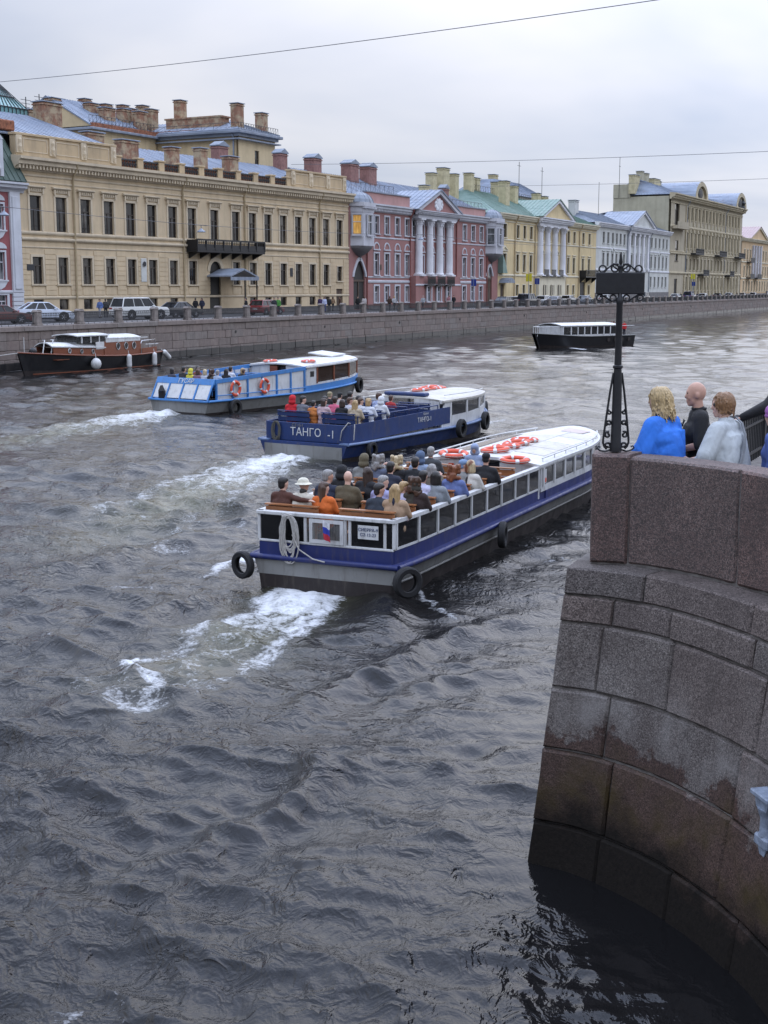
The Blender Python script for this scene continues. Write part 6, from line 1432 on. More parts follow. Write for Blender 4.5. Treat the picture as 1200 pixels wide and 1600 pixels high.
    for k, c in enumerate(((.6, .6, .62), (.03, .05, .35), (.45, .03, .05))):
        m = MB(); n = 6; z0, z1 = -.02-.12*k, -.02-.12*(k+1); vs = []
        for i in range(n+1):
            q = i/n
            for z in (z0, z1): vs.append((-.03+.02*math.sin(q*7+z*9), -.02-.14*q+.06*z, z-.06*q))
        m.add(vs, [(2*i, 2*i+2, 2*i+3, 2*i+1) for i in range(n)]); mt = clo(c); o = m.build('stripe', mt, fo)
        so_ = o.modifiers.new('s', 'SOLIDIFY'); so_.thickness = .004
    P = [ # head pixel, top, hair, hair colour, pose, scale, label
        (425, 760, (.075, .026, .016), 'short', 'black', 'armb', 1.0, 'person in brown leather jacket with arm along the aft bench'), (454, 769, (.30, .45, .70), 'short', 'black', 'sit', .80, 'child in light blue top beside the brown-jacketed passenger'),
        (481, 771, (.60, .13, .02), 'long', 'brown', 'sitr', .95, 'person with long brown hair and orange jacket at the stern gate'), (483.5, 757.5, (.60, .55, .46), 'hat', (.66, .62, .50), 'sitr', 1.0, 'person in cream sweater and cream brimmed hat'),
        (510.5, 744, (.016, .022, .045), 'short', 'grey', 'sitr', 1.05, 'broad person in navy sweater near the port rail'), (541, 735, (.012, .012, .014), 'hood', (.012, .012, .014), 'sit', 1.0, 'person under a black hood behind the olive jacket'),
        (542, 745.5, (.090, .070, .038), None, '', 'sitf', 1.05, 'balding person in olive brown jacket on a port bench'), (571, 740, (.015, .015, .018), 'long', 'dkbrown', 'sitl', 1.0, 'person with long dark hair in black, port side'),
        (582.5, 722, (.10, .12, .18), 'curly', 'grey', 'phone', 1.0, 'grey curly-haired person raising a phone on the port side'), (603, 722, (.014, .014, .016), 'curly', 'fair', 'sit', 1.0, 'blond curly-haired person in black top, port side'),
        (615.5, 729, (.018, .022, .04), 'short', 'black', 'sitf', 1.0, 'dark-haired person in hooded navy jacket near the aisle'), (628, 717, (.20, .20, .19), 'hood', (.12, .10, .06), 'sit', 1.0, 'person in olive cap and pale jacket near the port rail'),
        (641.7, 723, (.012, .013, .016), 'short', 'black', 'sitf', 1.0, 'black-haired person in black jacket near the aisle'), (647, 717, (.26, .33, .45), 'hood', (.08, .12, .20), 'sit', 1.0, 'person in light blue jacket with slate blue hood'),
        (664, 709, (.05, .055, .06), 'short', 'grey', 'sit', 1.0, 'grey-haired person in charcoal jacket before the cabin roof'), (582.5, 758, (.30, .30, .48), 'short', 'grey', 'sitr', 1.0, 'grey-haired person in lilac shirt in profile'),
        (569, 773, (.028, .036, .05), 'short', 'black', 'sitr', 1.0, 'black-haired person in dark slate jacket on the aft starboard bench'), (600, 777, (.36, .24, .15), 'long', 'blond', 'sit', 1.0, 'person with long blond hair in tan sweater on the aft bench'),
        (629, 762.5, (.48, .46, .60), 'tail', 'blond', 'sitr', .9, 'girl with blond ponytail in pale lilac top'), (627.5, 784, (.62, .47, .45), 'tail', (.014, .018, .045), 'sit', .82, 'child in pale pink top and navy bandana by the stern corner'),
        (659, 762, (.040, .034, .024), 'hood', (.035, .030, .022), 'sit', 1.0, 'person in dark olive hooded coat, starboard side'), (676, 740, (.52, .52, .68), 'short', 'black', 'sit', 1.0, 'black-haired person in pale lilac shirt amidships'),
        (685, 731, (.12, .10, .075), 'bob', 'grey', 'phone', 1.0, 'grey-haired person in brown lifting a phone amidships'), (699, 744, (.22, .24, .26), 'bob', 'black', 'sit', 1.0, 'person with black bob and grey jacket, starboard side'),
        (693, 755, (.030, .016, .014), 'curly', 'brown', 'sitr', 1.0, 'brown curly-haired person in dark brown coat at the starboard rail'), (719, 729, (.24, .24, .23), 'cap', (.18, .27, .42), 'sitr', 1.0, 'person in blue patterned cap and grey vest'),
        (740, 743, (.12, .16, .34), 'curly', 'red', 'sit', 1.0, 'red curly-haired person in blue striped top at the starboard rail'), (750, 728, (.025, .02, .022), 'bob', 'red', 'sit', 1.0, 'person with dark red hair in black near the cabin'),
        (765, 729, (.55, .52, .46), 'bob', 'fair', 'sit', 1.0, 'fair-haired person in cream sweater near the cabin'), (789, 719, (.010, .010, .012), 'cap', (.012, .012, .014), 'sitf', 1.05, 'person in black coat and black cap at the foremost starboard bench')]
    seat_people(b, P, 1.97, rows, 1.25, 'nearest boat', 'passengers on the nearest boat', zf)
    o = person('stand', b.loc(7.95, -.02, .35), b.rz+R(190), (.26, .32, .46), 'hood', (.26, .32, .46), (.05, .07, .12), 0, .95, 'person in pale blue hooded jacket standing by the nearest boat cabin', None, 'jacket')
    return b
near_boat()
# ---------------------------------------------------------- navy boat
def navy_boat():
    b = Boat('excursion_boat', 'dark navy open excursion boat with white cabin, second from the camera', -2.75, 45.2, 32.0, 12.6, 1.92, 8.2)
    b.hull([(-.7, .80, 'bbottom'), (.08, .88, 'bbottom'), (.10, .885, 'bnavy'), (.55, .985, 'bnavy')], sheer=lambda x: .35*max(0, (x-7)/5.6)**1.6, rake=.5)
    sh = lambda x: .35*max(0, (x-7)/5.6)**1.6
    m = MB(); m.box(-.015, -.003, -1.6, 1.6, .02, .46); m.build('transom_plate', M['bgrey'], b.o)
    for sg in (1, -1):
        b.rail('rubbing_strake', 'blight2', sg, 0, 12.4, .57, .05, 1.0, .03, 26, sh); b.strip('side_deck', 'blight2', sg, 0, 12.0, .53, .59, 1.0, .0, .35, 20, sh)
        b.strip('bulwark', 'bnavy', sg, .28, 7.0, .58, 1.18, .93, 0, .05, 12, lambda x: .02*x); b.rail('hand_rail', 'bnavy', sg, .9, 6.3, 1.42, .022, .86, 0, 12)
        for k in range(6): x = .9+k*1.08; y = b.side(x, sg, .86); m = MB(); m.tube([(x, y, .6), (x, y, 1.42)], .02, 6); m.build('rail_stanchion', M['bnavy'], b.o)
        b.strip('cabin_side', 'bwhite', sg, 6.4, 11.3, .58, .98, .92, 0, .05, 10, sh); b.strip('cabin_header', 'bwhite', sg, 6.4, 11.0, 1.46, 1.58, .90, 0, .05, 10)
        b.windows(sg, 7.1, 10.9, 3, .98, 1.48, .905, 'cabin_glass', 'bwhite', .12); m = MB(); m.prism([(6.4, .9), (7.2, .9), (7.1, 1.58), (6.7, 1.58)], b.side(7, sg, .9)-.03, b.side(7, sg, .9)+.03); m.build('cabin_quarter', M['bwhite'], b.o)
        b.rail('roof_handrail', 'bwhite', sg, 6.8, 10.8, 1.76, .018, .86, 0, 12)
        b.strip('white_bow_side', 'bwhite', sg, 9.6, 12.3, .16, .52, .945, .015, .02, 10, sh)
    y = b.w(.3)*.93; b.box('transom_bulwark', 'bnavy', .26, .32, -y, y, .56, 1.18)
    lettering('ТАНГО', .38, M['bwhite'], b.o, (.245, .05, .86), (R(90), 0, R(-90))); lettering('-1', .38, M['bwhite'], b.o, (.245, -1.0, .84), (R(90), 0, R(-90))); lettering('СЗ 13-1', .14, M['bgrey'], b.o, (.245, .38, 1.09), (R(90), 0, R(-90)))
    lettering('ТАНГО-1', .24, M['bwhite'], b.o, (5.1, -b.side(5.1, 1, .93)-.008, 1.0), (R(90), 0, 0)); lettering('СЗ 13-1', .11, M['bwhite'], b.o, (5.2, -b.side(5.1, 1, .93)-.008, 1.2), (R(90), 0, 0))
    zf = .60; b.box('floor', 'deck', .32, 6.4, -1.74, 1.74, .56, zf, c=0); rows = [1.05, 1.9, 2.75, 3.6, 4.45, 5.3, 6.1]
    for r in rows: bench(b, r, .25, 1.6, zf, 'bnavy', 'bnavy'); bench(b, r, -1.6, -.25, zf, 'bnavy', 'bnavy')
    b.roof('roofcream', 6.5, 11.2, 1.58, 1.62, .10, .92); b.box('aft_bulkhead', 'bwhite', 6.5, 6.56, .5, 1.6, .6, 1.6); b.box('aft_bulkhead', 'bwhite', 6.5, 6.56, -1.6, -.5, .6, 1.6); b.box('folded_awning', 'bnavy', 6.6, 7.0, -.9, .9, 1.68, 1.82, c=.04)
    yf = b.w(11.2)*.9; b.box('windscreen', 'cabin_glass', 11.1, 11.14, -yf, yf, 1.05, 1.5, c=0); b.box('cabin_front', 'bwhite', 11.08, 11.2, -yf, yf, .7, 1.05)
    for i, (u, v, d) in enumerate(((656, 609, 'aftmost'), (668, 607, 'second from aft'), (678, 605.5, 'third from aft'), (688, 604, 'foremost'))):
        x, yy = b.inv(u, v, 1.74); lifebuoy(b.loc(min(10.6, max(7.3, x)), max(-1.2, min(1.2, yy)), b.roofz(min(10.6, max(7.3, x)), yy)+.06), (0, -.1, i), .38, 'orange lifebuoy on the navy boat roof, '+d, 'lifebuoys on the navy boat roof')
    for u, v, d, rz in ((675, 666, 'aft of two on the cabin side', .1), (713, 658, 'forward of two on the cabin side', .2), (767, 641, 'at the bow', .6)):
        x, yy = b.inv(u, v, .5); x = min(12.1, x); tyre(b.loc(x, -b.w(x)-.12, .48+sh(x)), b.rz+rz, .36, 'black tyre fender of the navy boat, '+d, 'tyres on the navy boat')
    tyre(b.loc(1.2, -b.w(1.2)-.10, .30), b.rz, .28, 'black tyre fender low beside the navy boat stern', 'tyres on the navy boat')
    m = MB(); rg = random.Random(5)
    for k in range(9): w = .12+.06*rg.random(); d = .5+.25*rg.random(); p0 = rg.uniform(-.06, .06); m.tube([(-.02-.03*rg.random(), p0+w*math.cos(a), -d/2+d/2*math.sin(a)) for a in [2*math.pi*i/18 for i in range(18)]], .016, 5, True)
    o = m.build('rope_coil', simple('dark_rope', (.09, .085, .07), .9), None, tuple(b.loc(.22, 1.25, 1.2)), (0, 0, b.rz), 60); tag(o, 'dark rope coil hanging on the navy boat transom', 'rope')
    m = MB(); m.tube([(0, 0, 1.25), (-.05, .05, 1.28), (-.15, .25, 1.0), (-.1, .35, .68), (.1, .3, .6)], .018, 6); m.tube([(.1, -.1, 1.22), (.02, -.15, 1.1), (.05, -.1, .7)], .018, 6); o = m.build('mooring_rope', M['rope'], None, tuple(b.loc(.33, -1.72, 0)), (0, 0, b.rz), 60); tag(o, 'pale mooring rope looped over the navy boat starboard quarter', 'rope')
    P = [(429, 639, (.50, .17, .04), 'short', 'black', 'sit', .9, 'child in orange vest at the navy boat port corner'), (453, 627, (.14, .14, .16), 'short', 'black', 'sitr', 1.05, 'dark-haired person in grey sweater, aft on the navy boat'), (461, 632, (.46, .33, .34), 'bob', 'dkbrown', 'sitr', 1.0, 'person in pale pink puffer jacket on the navy boat'),
         (478.5, 625, (.50, .012, .02), 'hood', (.50, .012, .02), 'sit', 1.05, 'person in bright red hooded jacket on the navy boat'), (498.5, 625, (.15, .16, .17), 'short', 'black', 'sit', 1.0, 'dark-haired person in grey jacket right of the red hood'), (508, 618, (.012, .012, .012), 'cap', (.30, .25, .15), 'sit', 1.0, 'person in khaki cap and black top on the navy boat'),
         (518, 623, (.55, .12, .20), 'short', 'dkbrown', 'sit', 1.0, 'person in pink jacket amidships on the navy boat'), (523.5, 617, (.45, .40, .38), 'cap', (.02, .02, .02), 'sit', 1.0, 'person in dark cap and cream top by the far rail'), (529, 630, (.012, .012, .014), 'bob', 'dkbrown', 'sit', 1.0, 'person in black with dark bob on the navy boat'),
         (541, 615, (.015, .016, .02), 'short', 'black', 'sitf', 1.05, 'large person in black jacket by the far rail of the navy boat'), (548, 632, (.42, .34, .24), 'long', 'blond', 'sit', 1.0, 'person with long fair hair and beige jacket on the navy boat'), (554.5, 625, (.50, .50, .54), 'short', 'brown', 'sitr', 1.0, 'person in white patterned shirt on the navy boat'),
         (568, 622, (.03, .03, .035), 'bob', 'black', 'sit', 1.0, 'dark-haired person in black beside the white blouses'), (572.5, 628, (.60, .62, .68), 'bob', 'blond', 'sitr', 1.0, 'blond person in white shirt at the near rail of the navy boat'), (581, 626, (.55, .55, .58), 'short', 'brown', 'sitr', 1.0, 'brown-haired person in white blouse on the navy boat'),
         (590, 619, (.33, .38, .55), 'short', 'brown', 'sitr', 1.05, 'person in lavender blue jacket, forward on the navy boat'), (602, 624, (.60, .61, .63), 'hood', (.60, .61, .63), 'sit', 1.0, 'person in white hooded jacket on the navy boat'), (616.5, 622, (.36, .03, .03), 'short', 'brown', 'sit', .9, 'person in dark red vest, foremost on the navy boat')]
    seat_people(b, P, 1.86, rows, 1.45, 'navy boat', 'passengers on the navy boat', zf)
M['blight2'] = paint('navy_boat_deck_edge', (.13, .19, .33))
navy_boat()
# ---------------------------------------------------------- sky blue boat
def blue_boat():
    b = Boat('excursion_boat', 'white and sky blue excursion boat with glazed brown cabin, third from the camera', -9.45, 61.8, 35.0, 13.6, 1.95, 9.6, 2.6, .25)
    sh = lambda x: .42*max(0, (x-7)/6.6)**1.4
    b.hull([(-.7, .80, 'bbottom'), (.05, .88, 'bbottom'), (.08, .885, 'bgrey'), (.60, .985, 'bwhite')], sheer=sh, rake=.9)
    for sg in (1, -1):
        b.rail('rubbing_strake', 'blight', sg, 0, 13.4, .62, .055, 1.0, .03, 24, sh); b.strip('side_deck', 'blight', sg, 0, 13.2, .57, .65, 1.0, .0, .3, 18, sh); b.strip('blue_stripe', 'blight', sg, 7.0, 13.3, .66, .92, .975, 0, .04, 14, sh)
        zf = lambda x: .045*x
        b.strip('top_band', 'blight', sg, .55, 7.2, 1.38, 1.56, .95, 0, .06, 10, zf); X = b.xs(.6, 7.0, 6)
        for a, c in zip(X, X[1:]):
            m = MB(); ya, yc = b.side(a, sg, .93), b.side(c, sg, .93); m.add([(a+.05, ya, .66), (c-.05, yc, .66), (c-.05, yc, 1.38+zf(c)), (a+.05, ya, 1.38+zf(a)), (a+.05, ya-sg*.03, .66), (c-.05, yc-sg*.03, .66), (c-.05, yc-sg*.03, 1.38+zf(c)), (a+.05, ya-sg*.03, 1.38+zf(a))], [(0, 1, 2, 3), (4, 5, 6, 7), (0, 3, 7, 4), (1, 2, 6, 5), (0, 1, 5, 4), (2, 3, 7, 6)]); m.build('side_panel', M['bwhite'], b.o)
        for x in X: y = b.side(x, sg, .945); m = MB(); m.box(x-.035, x+.035, y-.04, y+.04, .64, 1.42+zf(x)); m.build('frame_post', M['blight'], b.o)
        b.rail('foot_rail', 'blight', sg, .6, 7.0, .86, .025, .99, 0, 10)
        b.strip('cabin_side', 'bwhite', sg, 7.2, 8.0, .66, 1.82, .93, 0, .05, 3); b.strip('cabin_sill', 'bwhite', sg, 8.0, 12.4, .92, 1.02, .94, 0, .05, 9, sh); b.windows(sg, 8.05, 12.2, 3, 1.0, 1.78, .93, 'brown_glass', 'mahog', .10, sh)
        b.strip('cabin_header', 'bwhite', sg, 7.2, 12.2, 1.76, 1.90, .93, .02, .06, 10, lambda x: .04*(x-7))
    # raked transom panels
    m = MB(); y = b.w(0)*.97
    for k in range(4):
        y0 = y-.05-k*(2*y-.1)/4; y1 = y0-(2*y-.1)/4; m = MB(); m.add([(.08, y0-.05, .70), (.08, y1+.05, .70), (.42, y1+.05, 1.34), (.42, y0-.05, 1.34), (.12, y0-.05, .70), (.12, y1+.05, .70), (.46, y1+.05, 1.34), (.46, y0-.05, 1.34)], [(0, 1, 2, 3), (4, 5, 6, 7), (0, 3, 7, 4), (1, 2, 6, 5), (0, 1, 5, 4), (2, 3, 7, 6)]); m.build('transom_panel', M['bwhite'], b.o)
    for k in range(5): yy = y-.05-k*(2*y-.1)/4; m = MB(); m.tube([(.03, yy, .64), (.42, yy, 1.38)], .045, 6); m.build('transom_rib', M['blight'], b.o)
    m = MB(); m.add([(.40, y, 1.34), (.40, -y, 1.34), (.52, -y, 1.60), (.52, y, 1.60), (.50, y, 1.34), (.50, -y, 1.34), (.60, -y, 1.60), (.60, y, 1.60)], [(0, 1, 2, 3), (4, 5, 6, 7), (0, 3, 7, 4), (1, 2, 6, 5), (2, 3, 7, 6), (0, 1, 5, 4)]); m.build('transom_band', M['blight'], b.o)
    lettering('ГУСАР', .30, M['bwhite'], b.o, (.435, -.1, 1.47), (R(90-24.8), 0, R(-90)))
    b.box('stern_platform', 'blight', -.12, .3, -y-.05, y+.05, .57, .65); m = MB(); m.box(-.02, .10, .9, 1.25, .66, 1.0); m.lathe([(.05, .9), (.16, 1.0), (.06, 1.25)], (.05, 1.1, 0), 8); m.build('stern_motor', M['bblack'], b.o)
    zf = .62; b.box('floor', 'deck', .5, 7.2, -1.76, 1.76, .58, zf, c=0); rows = [1.1, 2.0, 2.9, 3.8, 4.7, 5.6, 6.4]
    for r in rows: bench(b, r, .25, 1.6, zf, 'blight', 'blight'); bench(b, r, -1.6, -.25, zf, 'blight', 'blight')
    b.roof('bwhite', 7.1, 12.6, 1.86, 2.06, .14, .94, .06); b.box('aft_bulkhead', 'bwhite', 7.2, 7.28, .55, 1.75, .6, 1.88); b.box('aft_bulkhead', 'bwhite', 7.2, 7.28, -1.75, -.5, .6, 1.88); b.box('cabin_door', 'mahog', 7.16, 7.2, .02, .5, .62, 1.85); b.box('companionway', 'bblack', 7.3, 7.34, -.5, .02, .3, 1.8)
    b.box('porthole', 'bblack', 7.5, 7.8, -b.side(7.6, 1, .93)-.02, -b.side(7.6, 1, .93)-.004, 1.35, 1.62)
    m = MB(); m.add([(11.0, -.5, 2.2), (12.2, -.5, 2.28), (12.0, .9, 2.42), (10.8, .9, 2.36), (11.0, -.5, 2.14), (12.2, -.5, 2.22), (12.0, .9, 2.36), (10.8, .9, 2.30)], [(0, 1, 2, 3), (4, 5, 6, 7), (0, 3, 7, 4), (1, 2, 6, 5), (2, 3, 7, 6), (0, 1, 5, 4)]); m.build('raised_hatch', M['bwhite'], b.o)
    yf = b.w(12.2)*.93; m = MB(); m.add([(12.2, yf, 1.25), (12.9, b.w(12.9)*.9, 1.2), (12.9, -b.w(12.9)*.9, 1.2), (12.2, -yf, 1.25), (12.3, yf, 2.0), (12.3, -yf, 2.0)], [(1, 2, 5, 4), (0, 1, 4), (2, 3, 5)]); m.build('windscreen', M['brown_glass'], b.o)
    for u, v, d in ((366.5, 606, 'aft one'), (414, 602, 'forward one')):
        x, yy = b.inv(u, v, 1.15); x = max(1.2, min(6.5, x)); lifebuoy(b.loc(x, -b.side(x, 1, .955)-.06, 1.12), (R(90), 0, b.rz), .38, 'red lifebuoy hung on the sky blue boat side, '+d, 'lifebuoys hung on the sky blue boat side')
    for x, yy, d in ((7.7, .9, 'far one'), (8.4, -1.0, 'near one')): lifebuoy(b.loc(x, yy, b.roofz(x, yy)+.06), (0, -.05, 1), .38, 'red lifebuoy lying on the sky blue boat roof, '+d, 'lifebuoys on the sky blue boat roof')
    x = 11.9; tyre(b.loc(x, -b.w(x)-.12, .42+sh(x)), b.rz+.3, .42, 'black tyre fender at the bow of the sky blue boat', 'tyres on the sky blue boat'); tyre(b.loc(1.6, -b.w(1.6)-.10, .25), b.rz, .40, 'black tyre fender low at the sky blue boat quarter', 'tyres on the sky blue boat')
    P = [(250, 579, (.02, .018, .016), 'short', 'black', 'sitf', 1.1, 'person in black at the port corner of the sky blue boat'), (267, 579, (.06, .06, .08), 'bob', 'black', 'sit', 1.0, 'person in slate top beside the yellow hood'), (277, 581, (.62, .55, .06), 'hood', (.62, .55, .06), 'sit', 1.0, 'person in yellow hooded jacket on the sky blue boat'), (289, 581, (.20, .11, .15), 'bob', 'brown', 'sit', 1.0, 'person in mauve jacket on the sky blue boat'),
         (301, 579, (.10, .06, .04), 'long', 'brown', 'sit', 1.0, 'person with long brown hair on the sky blue boat'), (309, 581, (.45, .46, .50), 'bob', 'fair', 'sit', 1.0, 'fair-haired person in white jacket at the transom'), (313, 575, (.22, .04, .03), 'short', 'black', 'sit', 1.0, 'dark-haired person in red top on the sky blue boat'), (322, 584, (.34, .40, .50), 'short', 'grey', 'sit', 1.0, 'grey-haired person in pale blue jacket on the sky blue boat'),
         (336, 582, (.10, .075, .05), 'curly', 'brown', 'sit', 1.0, 'curly brown-haired person in brown coat on the sky blue boat'), (346, 581, (.014, .014, .016), 'long', 'black', 'sit', 1.0, 'person with long black hair on the sky blue boat'), (361, 582, (.016, .016, .018), 'short', 'black', 'sit', 1.0, 'person in black left of the white shirt'), (369, 576, (.55, .56, .60), 'short', 'black', 'sit', 1.05, 'dark-haired person in white shirt on the sky blue boat'),
         (381, 579, (.022, .022, .025), 'bob', 'blond', 'sit', 1.0, 'blond person in black top on the sky blue boat'), (395, 582, (.16, .08, .05), 'short', 'brown', 'sit', .95, 'person in rust top, foremost on the sky blue boat')]
    seat_people(b, P, 1.87, rows, 1.45, 'blue boat', 'passengers on the sky blue boat', zf)
M['brown_glass'] = tint('brown_cabin_glass', (.035, .018, .01), .8)
blue_boat()
# ---------------------------------------------------------- moored mahogany launch
def launch():
    p = ED*84.1+EN*59.3; b = Boat('moored_launch', 'moored black hulled launch with mahogany cabin and white roof by the wall', p.x, p.y, EAZ+180, 16.4, 1.75, 6.5, 2.3, .05); b.o.scale = (.87, 1, 1)
    sh = lambda x: .55*max(0, (x-5)/11.4)**1.5+.10*max(0, (3-x)/3)
    b.hull([(-.7, .70, 'bbottom'), (.02, .80, 'bbottom'), (.06, .805, 'bblack'), (.95, .985, 'bblack')], sheer=sh, rake=1.0)
    for sg in (1, -1): b.rail('gunwale', 'mahog', sg, 0, 16.3, .97, .05, 1.0, .0, 30, sh); b.strip('boot_stripe', 'mahog', sg, 0, 15.2, .04, .10, .815, .0, .02, 20)
    b.strip
    for sg in (1, -1):
        b.strip('cabin_side', 'mahog', sg, 2.6, 7.6, .97, 1.95, .72, 0, .05, 8, sh); b.strip('fore_cabin_side', 'mahog', sg, 7.6, 13.2, .97, 1.45, .70, 0, .05, 10, sh); b.strip('cockpit_coaming', 'mahog', sg, .4, 2.6, .97, 1.35, .78, 0, .05, 6, sh)
        b.strip('white_cabin_top_side', 'bwhite', sg, 2.7, 7.4, 1.93, 2.2, .72, .015, .06, 8)
        for x in (3.6, 4.7, 5.8): m = MB(); m.torus((x, b.side(x, sg, .72)+sg*.01, 1.62+sh(x)), .24, .04, 18, 6, 'y'); o = m.build('porthole', M['chrome'], b.o, smooth=60); m = MB(); m.lathe([(.005, -.01), (.24, -.01), (.24, .012), (.005, .012)], (x, b.side(x, sg, .72)+sg*.005, 1.62+sh(x)), 16, 'y'); m.build('pane', M['bblack'], o)
        for x in (9.0, 10.3, 11.6): m = MB(); m.torus((x, b.side(x, sg, .70)+sg*.01, 1.25+sh(x)), .15, .035, 16, 6, 'y'); o = m.build('porthole', M['chrome'] if x != 11.6 else M['bwhite'], b.o, smooth=60); m = MB(); m.lathe([(.005, -.01), (.15, -.01), (.15, .012), (.005, .012)], (x, b.side(x, sg, .70)+sg*.005, 1.25+sh(x)), 14, 'y'); m.build('pane', M['bblack'], o)
    b.roof('bwhite', 2.6, 7.4, 2.2, 2.25, .22, .72, .03, name='aft_roof'); b.roof('bwhite', 7.4, 13.4, 1.62, 1.85, .26, .70, .05, name='fore_roof')
    w = b.w(7.6)*.68; m = MB(); m.box(7.3, 7.4, -w, w, 1.4, 2.2); m.build('cabin_bulkhead', M['bwhite'], b.o)
    # wheelhouse
    for sg in (1, -1): b.strip('wheelhouse_side', 'bwhite', sg, 7.0, 8.6, 1.5, 2.0, .71, .01, .05, 3); b.windows(sg, 7.1, 10.2, 3, 1.98, 2.45, .68, 'cabin_glass', 'bwhite', .10)
    b.roof('bwhite', 6.9, 10.8, 2.48, 2.48, .12, .70, .03, name='wheelhouse_roof'); yf = b.w(10.3)*.66; m = MB(); m.add([(10.9, yf, 1.95), (10.9, -yf, 1.95), (10.25, -yf, 2.48), (10.25, yf, 2.48)], [(0, 1, 2, 3)]); o = m.build('windscreen', M['cabin_glass'], b.o); q = o.modifiers.new('s', 'SOLIDIFY'); q.thickness = .015
    b.box('deck', 'mahog', .1, 13.5, -1.2, 1.2, .93, .965, c=0)
    for x in (13.2, 14.2): m = MB(); m.tube([(x, .5, 1.3), (x-.25, .5, 2.1), (x-.45, .4, 2.25), (x-.6, .1, 2.25)], .035, 6); m.build('davit', M['bwhite'], b.o, smooth=60)
    m = MB(); m.tube([(15.6, 0, 1.4), (15.6, 0, 2.5)], .025, 6); m.add([(15.6, 0, 2.5), (15.75, .12, 2.25), (15.72, .05, 1.95), (15.6, 0, 2.1)], [(0, 1, 2, 3)]); m.build('jackstaff', M['bwhite'], b.o); m = MB(); m.ell((14.6, 0, 1.55), (.3, .3, .25), 10, 6); m.build('anchor_winch', M['bblack'], b.o)
    for y in (-1.1, 1.1): m = MB(); m.tube([(2.6, y, 1.4), (2.2, y, 1.9), (.3, y, 1.95), (.3, y, 1.05)], .03, 6); m.tube([(1.3, y, 1.05), (1.3, y, 1.93)], .025, 6); m.build('stern_rail', M['chrome'], b.o, smooth=60)
    m = MB(); m.box(-1.2, .6, -.5, -.42, 2.02, 2.08); m.box(-1.2, .6, .42, .5, 1.55, 1.61); m.tube([(0, -.46, 1), (0, -.46, 2.05)], .03, 6); m.tube([(0, .46, 1), (0, .46, 1.58)], .03, 6); m.build('passerelle', M['bwhite'], b.o)
    for x, kind, d in ((9.6, 0, 'round one near the bow'), (5.2, 1, 'upright one amidships'), (1.6, 1, 'upright one aft'), (-.35, 2, 'slanting one at the stern')):
        m = MB()
        if kind == 0: m.ell((0, 0, 0), (.36, .36, .40), 16, 10); m.tube([(0, 0, .38), (0, -.05, .75)], .02, 5)
        else: m.lathe([(.03, -.5), (.17, -.43), (.19, -.3), (.19, .3), (.17, .43), (.03, .5)], n=14); m.tube([(0, 0, .48), (0, -.05, .75)], .02, 5)
        o = m.build('boat_fender', M['bwhite'], None, tuple(b.loc(x, b.w(max(0, x))*.93+(.30 if kind == 0 else .18), .55 if kind < 2 else .8)), (0, R(55) if kind == 2 else 0, b.rz), 60); tag(o, 'white fender on the moored launch, '+d, 'fender', 'fenders of the moored launch')
    bow = b.loc(16.2, 0, 1.5); m = MB(); e = emb(57, EP-.1, 1.2); m.tube([bow.lerp(e, q)-Vector((0, 0, .9*q*(1-q))) for q in [i/10 for i in range(11)]], .03, 5); tag(m.build('mooring_rope', M['rope']), 'mooring rope running left from the launch bow to the wall', 'rope')
t = NT('chrome'); t.set((.45, .45, .46), .25, .9); M['chrome'] = t.m
launch()
# ---------------------------------------------------------- distant boat
def far_boat():
    b = Boat('excursion_boat', 'distant black hulled excursion boat with white glazed saloon under the far wall', 24.1, 137.6, 232.0, 15.2, 2.0, 10.5, 2.2, .2); b.o.scale = (.82, 1, 1)
    sh = lambda x: .35*max(0, (x-8)/7)**1.4
    b.hull([(-.7, .80, 'bbottom'), (.10, .88, 'bbottom'), (.12, .885, 'bblack'), (1.05, .985, 'bblack')], sheer=sh, rake=1.2)
    for sg in (1, -1):
        b.strip('saloon_side', 'bwhite', sg, 3.2, 12.4, 1.0, 1.25, .90, 0, .05, 10); b.strip('saloon_header', 'bwhite', sg, 3.2, 12.4, 1.98, 2.12, .90, 0, .05, 10); b.windows(sg, 3.3, 12.2, 8, 1.24, 2.0, .90, 'cabin_glass', 'bwhite', .16)
        b.rail('gunwale', 'bgrey', sg, 0, 15, 1.06, .05, 1.0, 0, 20, sh)
        for k, x in enumerate((1.2, 2.4, 3.6, 4.8)): b.box('hull_port', 'bbottom', x-.25, x+.25, b.side(x, sg, .965)-.02, b.side(x, sg, .965)+.02, .5, .85)
        b.rail('bow_rail', 'bwhite', sg, 12.4, 14.9, 2.0, .04, .8, 0, 8); 
        for x in (12.6, 13.7, 14.8): m = MB(); m.tube([(x, b.side(x, sg, .8), 1.1), (x, b.side(x, sg, .8), 2.0)], .035, 5); m.build('bow_stanchion', M['bwhite'], b.o)
        b.rail('stern_rail', 'bwhite', sg, .1, 3.1, 2.0, .03, .93, 0, 5)
    b.roof('bwhite', 3.0, 12.5, 2.12, 2.14, .22, .92, .05); b.box('saloon_front', 'bwhite', 12.2, 12.35, -b.w(12.3)*.88, b.w(12.3)*.88, 1.0, 2.1); b.box('aft_bulkhead', 'bwhite', 3.2, 3.28, -1.75, 1.75, 1.0, 2.1)
    for i, (x, y) in enumerate(((.7, .9), (1.0, -.6), (1.7, .2), (2.3, 1.2))): person('stand', b.loc(x, y, .78), b.rz+i, (.50, .03, .03), 'short', 'dkbrown', (.03, .03, .04), 0, .95, 'person in red vest on the distant boat stern, '+('nearest the rail', 'far side', 'middle one', 'closest to the saloon')[i], 'red vests on the distant boat', 'vest')
far_boat()
